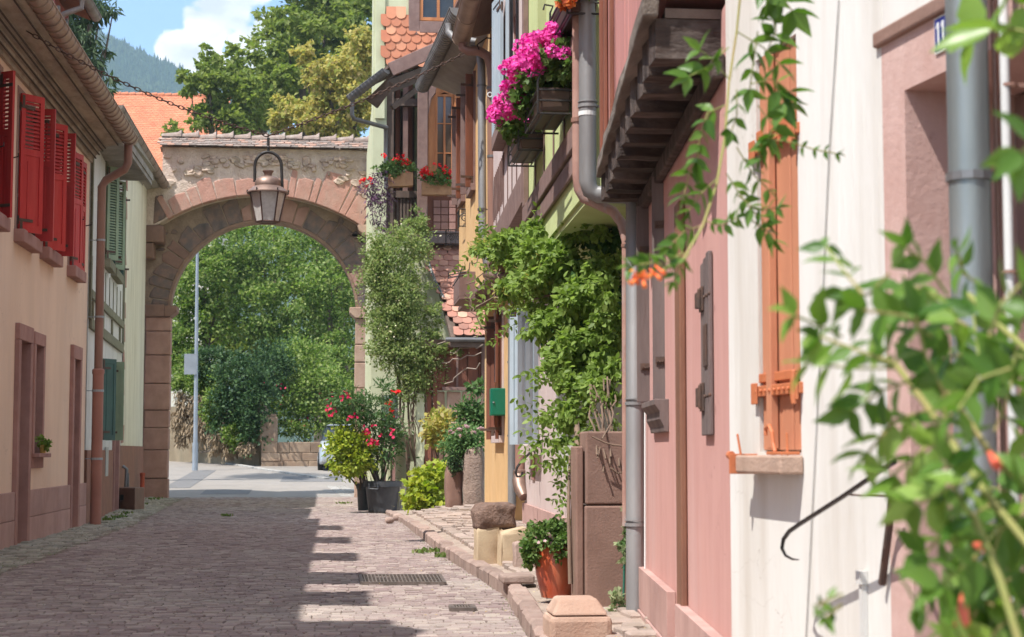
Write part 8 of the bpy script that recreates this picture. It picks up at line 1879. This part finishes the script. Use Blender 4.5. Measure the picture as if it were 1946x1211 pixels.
# main shoots
for pts, Y0, Y1 in (([(1990, 1080), (1860, 920), (1760, 770), (1700, 690)], 2.1, 2.5), ([(1990, 960), (1880, 860), (1800, 740), (1770, 640)], 2.2, 2.6), ([(1960, 1300), (1900, 1100), (1850, 980)], 2.1, 2.2), ([(1990, 700), (1900, 620), (1840, 560)], 2.4, 2.6)):
    stems.tube([W(x, y, Y0 + (Y1 - Y0) * i / (len(pts) - 1)) for i, (x, y) in enumerate(pts)], .005, 8)
FG = [([(1700, 690), (1640, 670), (1560, 640)], 5, 70, 0), ([(1700, 700), (1620, 700), (1540, 690)], 4, 80, 1), ([(1600, 640), (1560, 620), (1510, 600)], 2, 80, 1), ([(1770, 640), (1720, 600), (1640, 590)], 4, 75, 0), ([(1800, 560), (1760, 500), (1720, 470)], 3, 70, 0), ([(1780, 560), (1720, 540), (1700, 560)], 3, 80, 0), ([(1640, 560), (1600, 510), (1570, 470)], 3, 60, 0),
      ([(1740, 720), (1680, 740), (1620, 780)], 4, 80, 0), ([(1760, 780), (1700, 800), (1650, 860)], 4, 80, 1), ([(1800, 760), (1760, 680), (1740, 600)], 5, 85, 0), ([(1820, 840), (1760, 850), (1700, 900)], 4, 95, 1), ([(1860, 900), (1800, 930), (1740, 960)], 4, 100, 1), ([(1880, 960), (1810, 1000), (1760, 1050)], 4, 90, 0), ([(1900, 1000), (1850, 1060), (1790, 1110)], 4, 85, 0),
      ([(1920, 1100), (1880, 1130), (1840, 1180)], 4, 95, 0), ([(1940, 1160), (1900, 1190), (1870, 1230)], 4, 100, 1), ([(1850, 760), (1860, 680), (1850, 600)], 5, 90, 0), ([(1890, 820), (1920, 740), (1930, 660)], 5, 95, 0), ([(1900, 900), (1940, 860), (1980, 800)], 4, 95, 1), ([(1880, 640), (1900, 580), (1940, 540)], 4, 80, 0), ([(1840, 620), (1800, 600), (1770, 560)], 4, 80, 1), ([(1920, 700), (1860, 720), (1820, 780)], 4, 90, 0), ([(1960, 960), (1900, 1010), (1880, 1080)], 5, 100, 0), ([(1960, 1060), (1930, 1120), (1920, 1200)], 5, 100, 0), ([(1900, 1220), (1860, 1240), (1800, 1250)], 4, 90, 1),
      ([(1950, 60), (1900, 50), (1850, 70)], 3, 120, 1), ([(1990, 0), (1950, 20), (1920, -10)], 3, 110, 1), ([(1990, 260), (1960, 270), (1940, 290)], 2, 90, 0), ([(1600, 1130), (1575, 1140), (1555, 1150)], 2, 36, 0), ([(1600, 1150), (1580, 1165), (1570, 1175)], 2, 34, 0), ([(1690, 520), (1650, 560), (1610, 560)], 3, 70, 0), ([(1780, 1100), (1760, 1130), (1740, 1150)], 3, 60, 0),
      ([(1860, 540), (1830, 520), (1820, 480)], 3, 60, 0), ([(1940, 980), (1960, 900), (1990, 850)], 4, 90, 0), ([(1860, 1000), (1830, 960), (1800, 880)], 5, 85, 0), ([(1840, 880), (1800, 820), (1790, 740)], 5, 85, 0)]
for pts, n, spx, pale in FG:
    Y0 = random.uniform(2.1, 2.5); fgf(pts, Y0, Y0 + random.uniform(-.15, .2), n, spx * .95, bool(pale))
for k in range(6):
    x, y = random.uniform(1840, 1980), random.uniform(640, 1230); a = random.uniform(2.2, 4.4); L = random.uniform(60, 120); fgf([(x, y), (x + math.cos(a) * L * .5, y - math.sin(a) * L * .5), (x + math.cos(a) * L, y - math.sin(a) * L + 15)], 2.3, 2.6, 3, random.uniform(60, 85), random.random() < .3)
for k in range(10):
    x, y = random.uniform(1850, 1990), random.uniform(950, 1260); a = random.uniform(1.8, 4.4); L = random.uniform(60, 120); fgf([(x, y), (x + math.cos(a) * L * .5, y - math.sin(a) * L * .5), (x + math.cos(a) * L, y - math.sin(a) * L + 15)], 2.5, 2.8, 3, random.uniform(60, 85), False)
leaf_mesh('leaves', P, D, S, T_POINT, l_fore, fg, smooth=True); leaf_mesh('young_leaves', P2, D2, S2, T_POINT, l_forel, fg, smooth=True)
obj('stem', stems, mat('green_shoot', (.3, .3, .1)), fg, smooth=60)
mb = MB()
for (x, y, x2, y2, w_) in ((1850, 1060, 1825, 1190, .008), (1852, 1035, 1868, 1040, .006), (1880, 860, 1895, 885, .006), (1838, 1180, 1842, 1230, .009)): mb.tube([W(x, y, 2.3), W((x + x2) / 2, (y + y2) / 2, 2.28), W(x2, y2, 2.26)], [w_ * .5, w_, w_ * 1.2], 10)
obj('flower_bud', mb, mat('coral_bud', (.62, .10, .055), (.55, .12, .07), 20, .5, 0), fg, smooth=60)
